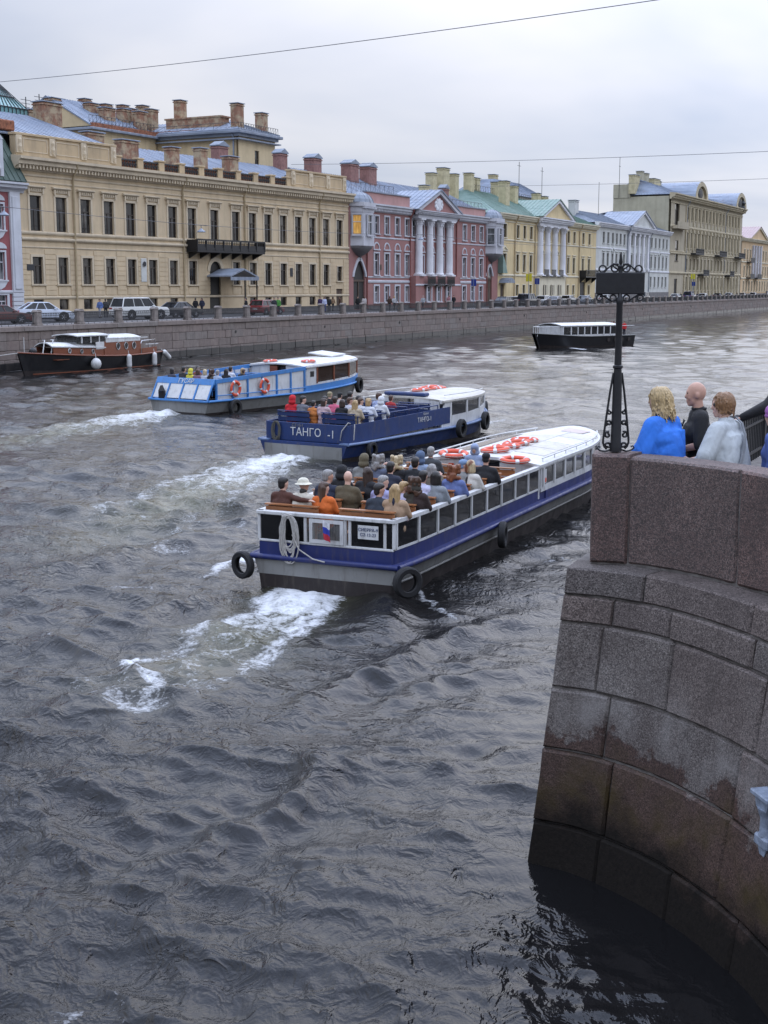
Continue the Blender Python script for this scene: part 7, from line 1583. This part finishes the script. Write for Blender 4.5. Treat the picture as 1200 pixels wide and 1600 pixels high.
# ================================================================== cars, walkers and street furniture on the far quay
M['carglass'] = glass_dark('car_glass', (.010, .011, .013), (.03, .033, .037), .05); M['rim'] = simple('wheel_rim', (.30, .30, .31), .35, .7); M['tail'] = simple('tail_light', (.28, .01, .012), .3); M['head'] = simple('head_light', (.60, .62, .66), .2); M['plate'] = simple('number_plate', (.55, .55, .55), .5); M['trim'] = simple('black_trim', (.016, .016, .018), .6)
PAINTS = {}
def carpaint(c):
    if c not in PAINTS: t = NT('car_paint'); t.set(c, .28, .0, Coat_Weight=.6, Coat_Roughness=.08); PAINTS[c] = t.m
    return PAINTS[c]
KINDS = {  # length, width, lower profile, glasshouse base x0,x1, roof x0,x1, belt z, roof z, wheel radius, axle x
 'coupe': (4.6, 1.88, [(0, .32), (.05, .75), (.18, .98), (.55, 1.05), (2.9, 1.02), (3.2, 1.0), (4.2, .88), (4.5, .74), (4.6, .5), (4.55, .28), (4.4, .22), (.2, .22)], (.38, 3.35), (1.25, 2.55), 1.02, 1.58, .37, (.85, 3.70)),
 'suv': (5.15, 2.0, [(0, .42), (.03, .85), (.10, 1.12), (3.45, 1.14), (3.75, 1.12), (4.9, 1.05), (5.1, .85), (5.15, .5), (5.05, .32), (4.9, .28), (.15, .30)], (.14, 3.65), (.42, 3.05), 1.12, 1.88, .40, (1.05, 4.15)),
 'sedan': (4.75, 1.82, [(0, .38), (.05, .75), (.12, .92), (1.0, .96), (3.3, .93), (4.4, .80), (4.7, .66), (4.75, .45), (4.65, .24), (.2, .22)], (.75, 3.55), (1.55, 2.75), .94, 1.44, .33, (.95, 3.75)),
 'hatch': (4.1, 1.76, [(0, .38), (.04, .8), (.12, .98), (2.7, .97), (3.0, .95), (3.8, .80), (4.05, .62), (4.1, .4), (4.0, .24), (.2, .22)], (.16, 3.15), (.5, 2.35), .97, 1.50, .32, (.75, 3.3))}
CARM = {}
def carmeshes(k):
    if k in CARM: return CARM[k]
    L, W, prof, gb, gr, zb, zr, wr, ax = KINDS[k]; hw = W/2; d = {}
    m = MB(); m.prism([(x-L/2, z) for x, z in prof], -hw, hw); me = m.mesh('body', M['trim']); bm = bmesh.new(); bm.from_mesh(me); bmesh.ops.bevel(bm, geom=[e for e in bm.edges if abs(e.verts[0].co.y-e.verts[1].co.y) < .01], offset=.07, segments=2, affect='EDGES', profile=.6); bm.to_mesh(me); bm.free()
    me.polygons.foreach_set('use_smooth', [True]*len(me.polygons)); me.set_sharp_from_angle(angle=R(35)); d['body'] = me
    def house(b0, b1, r0, r1, z0, z1, w0, w1): return ([(b0-L/2, -w0, z0), (b1-L/2, -w0, z0), (b1-L/2, w0, z0), (b0-L/2, w0, z0), (r0-L/2, -w1, z1), (r1-L/2, -w1, z1), (r1-L/2, w1, z1), (r0-L/2, w1, z1)], [(0, 3, 2, 1), (4, 5, 6, 7), (0, 1, 5, 4), (1, 2, 6, 5), (2, 3, 7, 6), (3, 0, 4, 7)])
    m = MB(); m.add(*house(gb[0], gb[1], gr[0], gr[1], zb-.02, zr-.03, hw-.07, hw-.24)); d['glass'] = m.mesh('windows', M['carglass'])
    m = MB(); m.add(*house(gr[0]-.06, gr[1]+.1, gr[0]+.1, gr[1]-.12, zr-.05, zr+.02, hw-.22, hw-.30))
    for sg in (-1, 1):
        def P(q, f): x0 = gb[0]+(gb[1]-gb[0])*q; x1 = gr[0]+(gr[1]-gr[0])*q; return Vector((x0+(x1-x0)*f-L/2, sg*((hw-.07)+((hw-.24)-(hw-.07))*f+.012), zb-.02+(zr-.03-zb+.02)*f))
        for q in (0.0, .36, .66, 1.0): m.tube([P(q, 0), P(q, 1)], .035 if q not in (0,) else .06, 4)
        m.tube([P(0, 1), P(1, 1)], .04, 4)
    d['roof'] = m.mesh('roof', M['trim'])
    m = MB(); m.lathe([(wr*.58, -.10), (wr*.93, -.11), (wr, -.07), (wr, .07), (wr*.93, .11), (wr*.58, .10)], n=20, axis='y'); d['tyre'] = m.mesh('tyre', M['rubber'], 40)
    m = MB(); m.lathe([(.02, -.09), (wr*.6, -.08), (wr*.6, .08), (.02, .09)], n=14, axis='y'); 
    for i in range(5): a = i*1.2566; m.box(-.03, .03, -.105, .105, 0, .0) if False else m.cap((0, -.1, 0), (wr*.5*math.cos(a), -.1, wr*.5*math.sin(a)), .035, .03, 5); m.cap((0, .1, 0), (wr*.5*math.cos(a), .1, wr*.5*math.sin(a)), .035, .03, 5)
    d['rim'] = m.mesh('rim', M['rim'])
    m = MB(); m.lathe([(.01, -.02), (wr*1.16, -.02), (wr*1.16, .02), (.01, .02)], n=18, axis='y'); d['arch'] = m.mesh('wheel_arch', M['trim'])
    m = MB(); m.box(-.03, .03, -.2, .2, -.07, .07, .02); d['light'] = m.mesh('lamp', M['tail']); m = MB(); m.box(-.01, .01, -.26, .26, -.06, .06); d['plate'] = m.mesh('number_plate', M['plate'])
    m = MB(); m.box(-.09, .09, -.08, .08, -.06, .06, .03); d['mirror'] = m.mesh('mirror', M['trim']); m = MB(); m.box(-L/2+.35, L/2-.35, -hw-.004, hw+.004, .24, .36); d['sill'] = m.mesh('sill_trim', M['trim'])
    CARM[k] = d; return d
def car(kind, pos, az, col, label, group='cars on the far quay', detail=True):
    d = carmeshes(kind); L, W, prof, gb, gr, zb, zr, wr, ax = KINDS[kind]; o = empty('parked_car', pos, R(90-az)); tag(o, label, 'car', group); p = carpaint(col)
    inst('body', d['body'], o, mats=[p]); inst('windows', d['glass'], o); inst('roof', d['roof'], o, mats=[p]); inst('sill_trim', d['sill'], o)
    for x in ax:
        for sg in (-1, 1): inst('wheel_arch', d['arch'], o, (x-L/2, sg*(W/2-.012), wr+.03)); t_ = inst('wheel', d['tyre'], o, (x-L/2, sg*(W/2-.10), wr)); inst('rim', d['rim'], t_)
    for sg in (-1, 1):
        inst('tail_light', d['light'], o, (-L/2+.06, sg*(W/2-.26), zb-.16)); inst('headlight', d['light'], o, (L/2-.14, sg*(W/2-.28), .70), mats=[M['head']]); inst('mirror', d['mirror'], o, (gb[1]-L/2-.35, sg*(W/2+.08), zb+.05), mats=[p])
    inst('number_plate', d['plate'], o, (-L/2-.005, 0, .62)); return o
GZ = 2.975
def gp(u, v, z=GZ): p = at_z(u, v, z); return (p.x, p.y, z)
def onp(u, perp, z=GZ):
    r = ray(u, HORIZON); t_ = perp/(r.x*EN.x+r.y*EN.y); return (r.x*t_, r.y*t_, z)
car('coupe', onp(67, 72.5), 62, (.55, .60, .68), 'pale silver-blue crossover with sloping rear parked before the crimson house'); car('suv', onp(217, 70.5), 44, (.62, .62, .60), 'large white boxy off-road wagon parked before the cream palace'); car('sedan', onp(279, 71.5), 34, (.015, .017, .022), 'black saloon parked right of the white wagon'); car('hatch', onp(416, 70.5), 30, (.16, .015, .02), 'dark red hatchback parked right of the palace porch'); car('sedan', onp(-2, 71), 58, (.10, .03, .025), 'maroon car cut off by the left edge')
cars = [(786, 'hatch', (.012, .012, .014), 'black hatchback by the lemon house door'), (806, 'sedan', (.55, .55, .56), 'white saloon right of the black hatchback'), (826, 'suv', (.014, .016, .022), 'black off-road car under the yellow crossing sign'), (847, 'hatch', (.60, .60, .60), 'white hatchback below the white portico'), (868, 'sedan', (.33, .33, .35), 'silver saloon below the white portico'), (889, 'hatch', (.60, .58, .55), 'cream hatchback left of the black gateway'),
        (913, 'sedan', (.28, .33, .40), 'blue-grey saloon just left of the sign board'), (947, 'hatch', (.58, .59, .60), 'white car seen beneath the sign board'), (975, 'sedan', (.40, .41, .42), 'light grey car right of the sign post'), (1004, 'suv', (.02, .022, .03), 'dark off-road car before the white house'), (1057, 'hatch', (.62, .62, .60), 'white hatchback at the beige house corner'), (1078, 'suv', (.03, .05, .16), 'dark blue car beside the blue street sign'),
        (1098, 'hatch', (.60, .60, .58), 'white car right of the blue street sign'), (1122, 'sedan', (.02, .02, .025), 'black car in the middle of the beige front'), (1140, 'hatch', (.60, .61, .62), 'white car in the far right row'), (1160, 'sedan', (.45, .46, .47), 'silver car at the far end of the beige front'), (1178, 'hatch', (.58, .58, .58), 'white car before the apricot house'), (1196, 'suv', (.04, .04, .05), 'dark car at the right edge of the far quay')]
for i, (u, k, c, lb) in enumerate(cars): car(k, onp(u, 70.2 if i % 2 else 67.5), EAZ if i % 3 else EAZ+180, c, lb)
walk = [(155, 76, (.10, .16, .36), 'walk', 'short', 'brown', 'walker in blue shirt before the palace left of the white wagon', (.30, .30, .32)), (164, 77.5, (.05, .05, .05), 'stand', 'short', 'black', 'person in dark clothes beside the blue-shirted walker', None), (179, 76, (.02, .02, .022), 'stand', 'short', 'black', 'person in black behind the white wagon', None), (305, 75, (.015, .015, .018), 'walk', 'short', 'black', 'walker in black left of the palace porch', None), (315, 75.5, (.02, .025, .05), 'walk', 'bob', 'dkbrown', 'walker in navy left of the palace porch', None),
        (384, 64.6, (.012, .012, .013), 'stand', 'short', 'black', 'person in black leaning at the far railing', None), (428, 65, (.022, .024, .03), 'stand', 'short', 'dkbrown', 'person in dark jacket at the railing before the red car', None), (434, 65.6, (.06, .22, .04), 'stand', 'short', 'black', 'person in green top at the railing before the red car', None), (500, 73, (.05, .03, .09), 'stand', 'short', 'black', 'person in dark purple, leftmost of the group by the palace corner', None), (507, 72, (.42, .45, .60), 'stand', 'long', 'brown', 'person in pale blue top in the group by the palace corner', (.07, .1, .3)),
        (514, 72.6, (.014, .014, .014), 'stand', 'short', 'black', 'person in black in the group by the palace corner', None), (520, 73.5, (.26, .17, .10), 'walk', 'bob', 'brown', 'person in tan coat in the group by the palace corner', None), (531, 74, (.08, .04, .025), 'stand', 'short', 'dkbrown', 'person in brown by the palace side door', None), (559, 73.5, (.014, .014, .014), 'stand', 'short', 'black', 'person in black in the pink house gateway', None), (569, 72.5, (.50, .46, .45), 'stand', 'bob', 'brown', 'person in white top by the pink house gateway', (.20, .04, .04)),
        (609, 70, (.06, .03, .02), 'walk', 'short', 'black', 'walker in dark brown before the pink house', None), (616, 70.8, (.45, .46, .48), 'walk', 'bob', 'blond', 'walker in white beside the brown-clad one', (.02, .02, .02)), (661, 69.5, (.34, .36, .38), 'walk', 'short', 'grey', 'walker in pale grey before the columns', (.04, .04, .05)), (701, 71, (.34, .16, .17), 'walk', 'long', 'brown', 'walker in dusty pink right of the columns', None), (709, 71, (.015, .015, .017), 'walk', 'short', 'black', 'walker in black right of the columns', None),
        (1064, 67, (.02, .02, .02), 'stand', 'short', 'black', 'person in black among the cars by the beige corner', None), (1090, 66, (.03, .03, .05), 'walk', 'short', 'black', 'walker in dark blue right of the street sign', None), (1152, 66, (.015, .015, .015), 'stand', 'short', 'black', 'person in black near the end of the beige front', None)]
for u, pp, c, pose, hr, hc, lb, tr in walk: person(pose, onp(u, pp, 3.08 if pp < 66 else GZ), R(90-EAZ)+(random.choice((0, math.pi)) if pose == 'walk' else random.uniform(0, 6)), c, hr, hc, tr or (.02, .02, .028), 0, 1.0, lb, 'people on the far quay')
# ---- road signs
def sign(u, perp, z, kind, label):
    p = onp(u, perp); o = empty('street_sign', p, R(180)+math.atan2(-p[0], p[1])*0+R(90-EAZ-90-20)); tag(o, label, 'sign')
    m = MB(); m.lathe([(.04, 0), (.04, z-GZ+.5)], n=8); m.build('pole', M['zinc_d'], o)
    h = z-GZ
    if kind == 'cross':
        m = MB(); m.box(-.55, .55, -.03, 0, h-.55, h+.55, .01); bd = m.build('board', simple('sign_yellow', (.62, .55, .03), .4), o)
        m = MB(); m.prism([(-.4, h-.38), (.4, h-.38), (0, h+.42)], -.036, -.031); m.build('triangle', M['trim'], bd); m = MB(); m.prism([(-.28, h-.31), (.28, h-.31), (0, h+.26)], -.041, -.037); m.build('triangle_face', simple('sign_blue', (.02, .06, .35), .4), bd)
    else:
        m = MB(); m.box(-.45, .45, -.03, 0, h-.45, h+.45, .02); bd = m.build('board', simple('sign_blue', (.015, .04, .22), .4), o); lettering('P', .8, M['plate'], bd, (0, -.034, h), (R(90), 0, 0))
    return o
sign(826, 66, 7.2, 'cross', 'yellow pedestrian crossing sign on a pole before the lemon house'); sign(839, 67, 6.7, 'park', 'blue parking sign right of the yellow crossing sign'); sign(740, 66, 6.4, 'park', 'blue parking sign on a pole before the pink house'); sign(1082, 66, 8.2, 'cross', 'yellow crossing sign before the beige house'); sign(1083.5, 65.6, 6.6, 'park', 'blue parking sign beneath the right-hand crossing sign')
# ---- bicycle leaning by the railing, orange
def bicycle():
    p = onp(625, 66.0); o = empty('bicycle', p, R(90-EAZ)); tag(o, 'orange bicycle standing on the far quay before the pink house', 'bicycle'); c = simple('bike_orange', (.55, .20, .02), .4)
    for x in (-.52, .52): m = MB(); m.torus((x, 0, .34), .32, .02, 20, 5, 'y'); m.build('wheel', M['rubber'], o)
    m = MB(); m.tube([(-.52, 0, .34), (-.15, 0, .85), (.40, 0, .85), (-.1, 0, .30), (-.15, 0, .85)], .02, 5); m.tube([(-.52, 0, .34), (-.1, 0, .30)], .016, 5); m.tube([(.52, 0, .34), (.38, 0, 1.0)], .018, 5); m.build('frame', c, o); m = MB(); m.tube([(.34, -.28, 1.03), (.40, 0, 1.02), (.34, .28, 1.03)], .015, 5); m.build('handlebar', M['trim'], o); m = MB(); m.ell((-.17, 0, .95), (.13, .07, .04), 8, 5); m.build('saddle', M['trim'], o)
bicycle()
# ---- overhead wires and hanging lamps
def wire(a, b, sag, r, label, n=24):
    a, b = Vector(a), Vector(b); m = MB(); m.tube([a.lerp(b, i/n)-Vector((0, 0, 4*sag*(i/n)*(1-i/n))) for i in range(n+1)], r, 5); tag(m.build('overhead_wire', M['wire']), label, 'wire')
M['wire'] = simple('wire', (.10, .10, .11), .6)
a, b = at_y(-40, 121, 78), at_y(1040, -39, 46); d = (b-a); wire(a-d*.25, b+d*.7, .8, .015, 'long dark wire sagging across the top left of the sky')
a, b = at_y(455, 257, 150), at_y(1230, 227, 120); d = b-a; wire(a, b+d*.5, .5, .022, 'thin wire crossing the sky above the pink house roof')
a, b = at_y(760, 291, 200), at_y(1230, 274, 150); d = b-a; wire(a, b+d*.5, .3, .022, 'lowest thin wire before the beige house roof')
W0, W1 = emb(82, 72.5, 12.0), emb(165, 71, 12.6); wire(W0, W1, .6, .022, 'thin lamp wire strung along the palace front'); W2 = emb(240, 71, 13.2); wire(W1, W2, .5, .025, 'thin lamp wire strung along the pink and lemon fronts')
for i, (q, A, B, sg, lb) in enumerate(((.03, W0, W1, .6, 'street lamp hanging before the crimson house corner'), (.36, W0, W1, .6, 'street lamp hanging before the palace balcony'), (.97, W0, W1, .6, 'street lamp hanging before the pink house'))):
    p = A.lerp(B, q)-Vector((0, 0, 4*sg*q*(1-q))); o = empty('hanging_lamp', p, ERZ); tag(o, lb, 'street lamp', 'lamps hung over the far quay')
    m = MB(); m.tube([(-1.1, 0, -.02), (1.1, 0, -.02)], .035, 5); m.tube([(0, 0, 0), (0, 0, -.35)], .03, 5); m.build('hanger', M['wire'], o); m = MB(); m.lathe([(.05, -.3), (.12, -.38), (.42, -.62), (.40, -.68), (.05, -.68)], n=12); m.build('lamp_shade', M['zinc_d'], o)
# ================================================================== people at the parapet
def strands(m, n, L0, L1, r0, rng, spread=1.0, front=.9, wave=.012, top=.12, az0=0.9, az1=5.38, back=0.0):
    """locks of hair laid from the crown down over the skull"""
    for i in range(n):
        az = rng.uniform(az0, az1); zt = rng.uniform(.02, top); L = rng.uniform(L0, L1); pts = []
        for k in range(7):
            f = k/6; z = zt-f*L; rad = math.sqrt(max(0, 1-((z-.02)/.125)**2)) if z > -.03 else .92
            rad = max(rad, .25)
            q = 1.05+.10*f*spread; x = .104*rad*q*math.cos(az)-.014-back*f; y = .086*rad*q*math.sin(az)
            pts.append((x+rng.uniform(-wave, wave)*f, y+rng.uniform(-wave, wave)*f, z))
        m.tube(pts, r0, 6, r1=r0*.55)
        m.cap(pts[0], pts[1], r0*1.1, r0, 6)
def fg_person(J, u, vtop, y, az, top, skin, fat, yaw, pitch, hairfn, haircol, trousers, label, topname, sleeve=1.0, hands=None, extra=None, eyes=True, zb=2.97):
    p = at_y(u, vtop, y); h = p.z-zb; sc = h/1.752; rz = R(90-az)
    b, t_, l = human(J, fat, True, yaw, pitch, 1.0, hands, sleeve)
    if extra: extra(t_)
    o = inst('person', blob('person', b, .0085, 4, skin), None, (p.x, p.y, zb), (0, 0, rz)); o.scale = (sc,)*3; tag(o, label, 'person')
    inst(topname, blob(topname, t_, .011, 7, cloth('fg_'+topname, top, .8)), o); inst('trousers', blob('trousers', l, .02, 4, clo(trousers)), o); inst('shoes', blob('shoes', l.shoes, .02, 3, clo((.03, .03, .03))), o)
    hd = Vector(J['head']); rot = (Matrix.Rotation(yaw, 3, 'Z') @ Matrix.Rotation(pitch, 3, 'Y')).to_euler()
    if hairfn: m = MB(); hairfn(m); inst('hair', blob('hair', m, .0048, 4, HR[haircol], .5), o, hd, rot)
    if eyes:
        m = MB()
        for s in (-1, 1): m.ell((.0855, s*.032, .017), (.010, .014, .008), 8, 6)
        m.build('eyes', clo((.02, .015, .012)), o, hd, rot)
    return o, hd, rot, p, sc
HR['fgblond'] = hairmat('hair_fgblond', (.46, .33, .16)); HR['fgbrown'] = hairmat('hair_fgbrown', (.22, .115, .05))
# woman in the bright blue sweater
Jb = dict(STD, hip=(-.10, 0, .96), chest=(-.03, 0, 1.22), neck=(.0, 0, 1.455), head=(.04, 0, 1.615), sl=(-.01, .20, 1.375), sr=(.0, -.20, 1.375), el=(.04, .32, 1.12), er=(.10, -.28, 1.12), wl=(.26, .20, 1.00), wr=(.36, -.14, 1.03), kl=(.0, .1, .52), kr=(0, -.1, .52))
def ex_blue(m):
    for s in (1, -1): m.cap((-.01, s*.16, 1.33), (.03, s*.28, 1.08), .11, .11); m.cap((.0, s*.14, 1.2), (.05, s*.24, 1.02), .13, .11)
    m.cap((-.04, 0, 1.15), (-.07, 0, .86), .20, .21); m.cap((.06, .2, 1.1), (.02, .16, .9), .13, .12)
    for k in range(7): a = -1.2+k*.4; m.tube([(-.17+.02*k, -.12+.05*k, 1.32), (-.20+.03*k, -.10+.05*k, 1.12), (-.19+.02*k, -.12+.06*k, .92)], .030, 6)
def hair_blue(m):
    rg = random.Random(9); m.ell((-.02, 0, .03), (.108, .092, .108)); m.ell((-.05, 0, -.06), (.075, .088, .10)); strands(m, 190, .15, .29, .0095, rg, 1.6, wave=.022, az0=.75, az1=5.5, back=.02); strands(m, 60, .04, .12, .010, rg, 1, top=.13, az0=0, az1=6.28)
fg_person(Jb, 1036, 604, 13.62, -44, (.030, .175, .66), SK[1], 1.18, R(18), R(4), hair_blue, 'fgblond', (.03, .03, .04), 'person with blond wavy hair and bright blue sweater leaning at the parapet', 'sweater', hands={'r': ((.9, .2, -.2), (0, 0, 1), (0, 1, 0), .4), 'l': ((.9, -.3, -.2), (0, 0, 1), (0, -1, 0), .6)}, extra=ex_blue)
# bald man in black
Jm = dict(STD, chest=(.01, 0, 1.22), head=(.035, 0, 1.62), el=(.02, .29, 1.13), er=(.06, -.28, 1.14), wl=(.26, .10, 1.04), wr=(.30, -.08, 1.05))
o, hd, rot, p, sc = fg_person(Jm, 1094, 596, 13.95, -84, (.012, .012, .013), SK[0], 1.12, R(-2), R(2), None, None, (.025, .028, .04), 'bald person in black polo shirt between the two women', 'polo_shirt', sleeve=.02, hands={'l': ((.85, -.5, -.1), (.2, .5, .8), (0, -.2, 1), .7), 'r': ((.8, .5, -.1), (.2, -.5, .8), (0, .2, 1), .7)})
m = MB(); m.tube([(.145, .05, 1.36), (.165, .02, 1.30), (.16, -.02, 1.30), (.145, -.05, 1.36)], .006, 5); m.ell((.165, .035, 1.31), (.01, .026, .02), 8, 5); m.ell((.165, -.03, 1.31), (.01, .026, .02), 8, 5); m.build('hung_sunglasses', M['iron'], o)
m = MB(); m.torus((.0, 0, 1.475), .068, .013, 18, 6, 'z'); m.build('collar', clo((.012, .012, .013)), o, smooth=60)
# woman in pale grey top with strap
Jw = dict(STD, hip=(-.04, 0, .96), chest=(.0, 0, 1.22), neck=(.01, 0, 1.455), head=(.05, .0, 1.61), sl=(.0, .20, 1.38), sr=(.0, -.20, 1.37), el=(.05, .36, 1.10), er=(.10, -.32, 1.10), wl=(.29, .22, 1.02), wr=(.34, .10, 1.03))
def ex_white(m):
    m.cap((-.02, -.08, 1.2), (-.05, -.1, .85), .165, .20); m.cap((-.02, .08, 1.2), (-.05, .1, .85), .165, .20)
    for s in (1, -1): m.cap((0, s*.19, 1.36), (.04, s*.33, 1.12), .10, .095)
    m.lathe([(.088, 1.40), (.078, 1.46), (.074, 1.49), (.066, 1.485)], (.005, 0, 0), 16)
    for k in range(5): m.tube([(-.12, -.2+.09*k, 1.28), (-.19, -.16+.08*k, 1.08), (-.20, -.2+.10*k, .92)], .012, 6)
def hair_white(m):
    rg = random.Random(19); m.ell((-.022, 0, .032), (.102, .088, .106)); m.ell((-.055, 0, -.035), (.058, .08, .075)); strands(m, 190, .09, .155, .0085, rg, .5, wave=.009, az0=.85, az1=5.43); strands(m, 50, .05, .09, .009, rg, .6, top=.135, az0=0, az1=6.28)
o, hd, rot, p, sc = fg_person(Jw, 1137, 612, 13.35, -48, (.44, .47, .48), SK[1], 1.27, R(36), R(3), hair_white, 'fgbrown', (.05, .06, .09), 'person with short brown hair in pale grey top with shoulder strap', 'shirt', sleeve=.42, hands={'l': ((.75, -.6, -.1), (.2, .5, .8), (0, -.3, 1), .8), 'r': ((.5, .85, -.1), (.6, -.3, .7), (0, .2, 1), .8)}, extra=ex_white)
m = MB(); 
for s in (-1, 1): m.ell((.088, s*.034, .014), (.012, .028, .02), 10, 6); m.tube([(.085, s*.055, .02), (.03, s*.082, .018), (-.01, s*.084, .012)], .005, 5)
m.build('sunglasses', M['iron'], o, hd, rot)
m = MB(); pts = [(.06, -.13, 1.47), (-.02, -.15, 1.485), (-.10, -.13, 1.43), (-.172, -.07, 1.32), (-.205, .0, 1.20), (-.225, .08, 1.08), (-.235, .15, .99), (-.18, .26, .92)]
for a, c in zip(pts, pts[1:]):
    A, C = Vector(a), Vector(c); t_ = (C-A).normalized(); nrm = Vector((-1, .1, .25)).normalized(); w_ = t_.cross(nrm).normalized()*.017; m.add([A-w_, A+w_, C+w_, C-w_, A-w_+nrm*.012, A+w_+nrm*.012, C+w_+nrm*.012, C-w_+nrm*.012], [(0, 1, 2, 3), (4, 5, 6, 7), (0, 1, 5, 4), (2, 3, 7, 6), (1, 2, 6, 5), (0, 3, 7, 4)])
m.build('shoulder_strap', clo((.20, .21, .22)), o)
# man cut by the right edge, arm on the railing
Jr = dict(STD, hip=(-.12, 0, .96), chest=(-.02, 0, 1.22), neck=(.04, 0, 1.45), head=(.09, 0, 1.60), sl=(.02, .20, 1.38), sr=(.04, -.19, 1.38), el=(.17, .27, 1.18), er=(.20, -.24, 1.16), wl=(.40, .20, 1.07), wr=(.44, -.16, 1.03))
m = MB(); m.box(-.5, .5, -.45, .45, 2.96, 3.22, .02); tag(m.build('granite_step', M['post'], None, (4.22, 13.95, 0), (0, 0, R(65))), 'granite step by the quay railing at the right edge', 'step')
fg_person(Jr, 1236, 540, 14.0, -70, (.016, .016, .018), SK[0], 1.05, 0, 0, lambda m: (m.ell((-.026, 0, .036), (.104, .09, .105)), m.ell((-.05, 0, -.03), (.066, .082, .085))), 'black', (.03, .03, .035), 'person in black sleeves and grey vest cut off by the right edge', 'jacket', zb=3.22)
o2 = person('stand', (at_y(1214, 640, 13.3).x, 13.3, 2.97), R(150), (.06, .10, .30), 'long', 'blond', (.03, .03, .05), 1, (at_y(1208, 634, 13.3).z-2.97)/1.74, 'child with blond hair, purple knitted hat and blue jacket at the right edge', None, 'jacket')
m = MB(); m.ell((-.01, 0, .055), (.122, .108, .095)); m.torus((-.008, 0, .01), .100, .02, 18, 6); inst('knitted_hat', m.mesh('knitted_hat', cloth('purple_knit', (.33, .12, .36), 2.0), 60), o2, Vector(STD['head']))
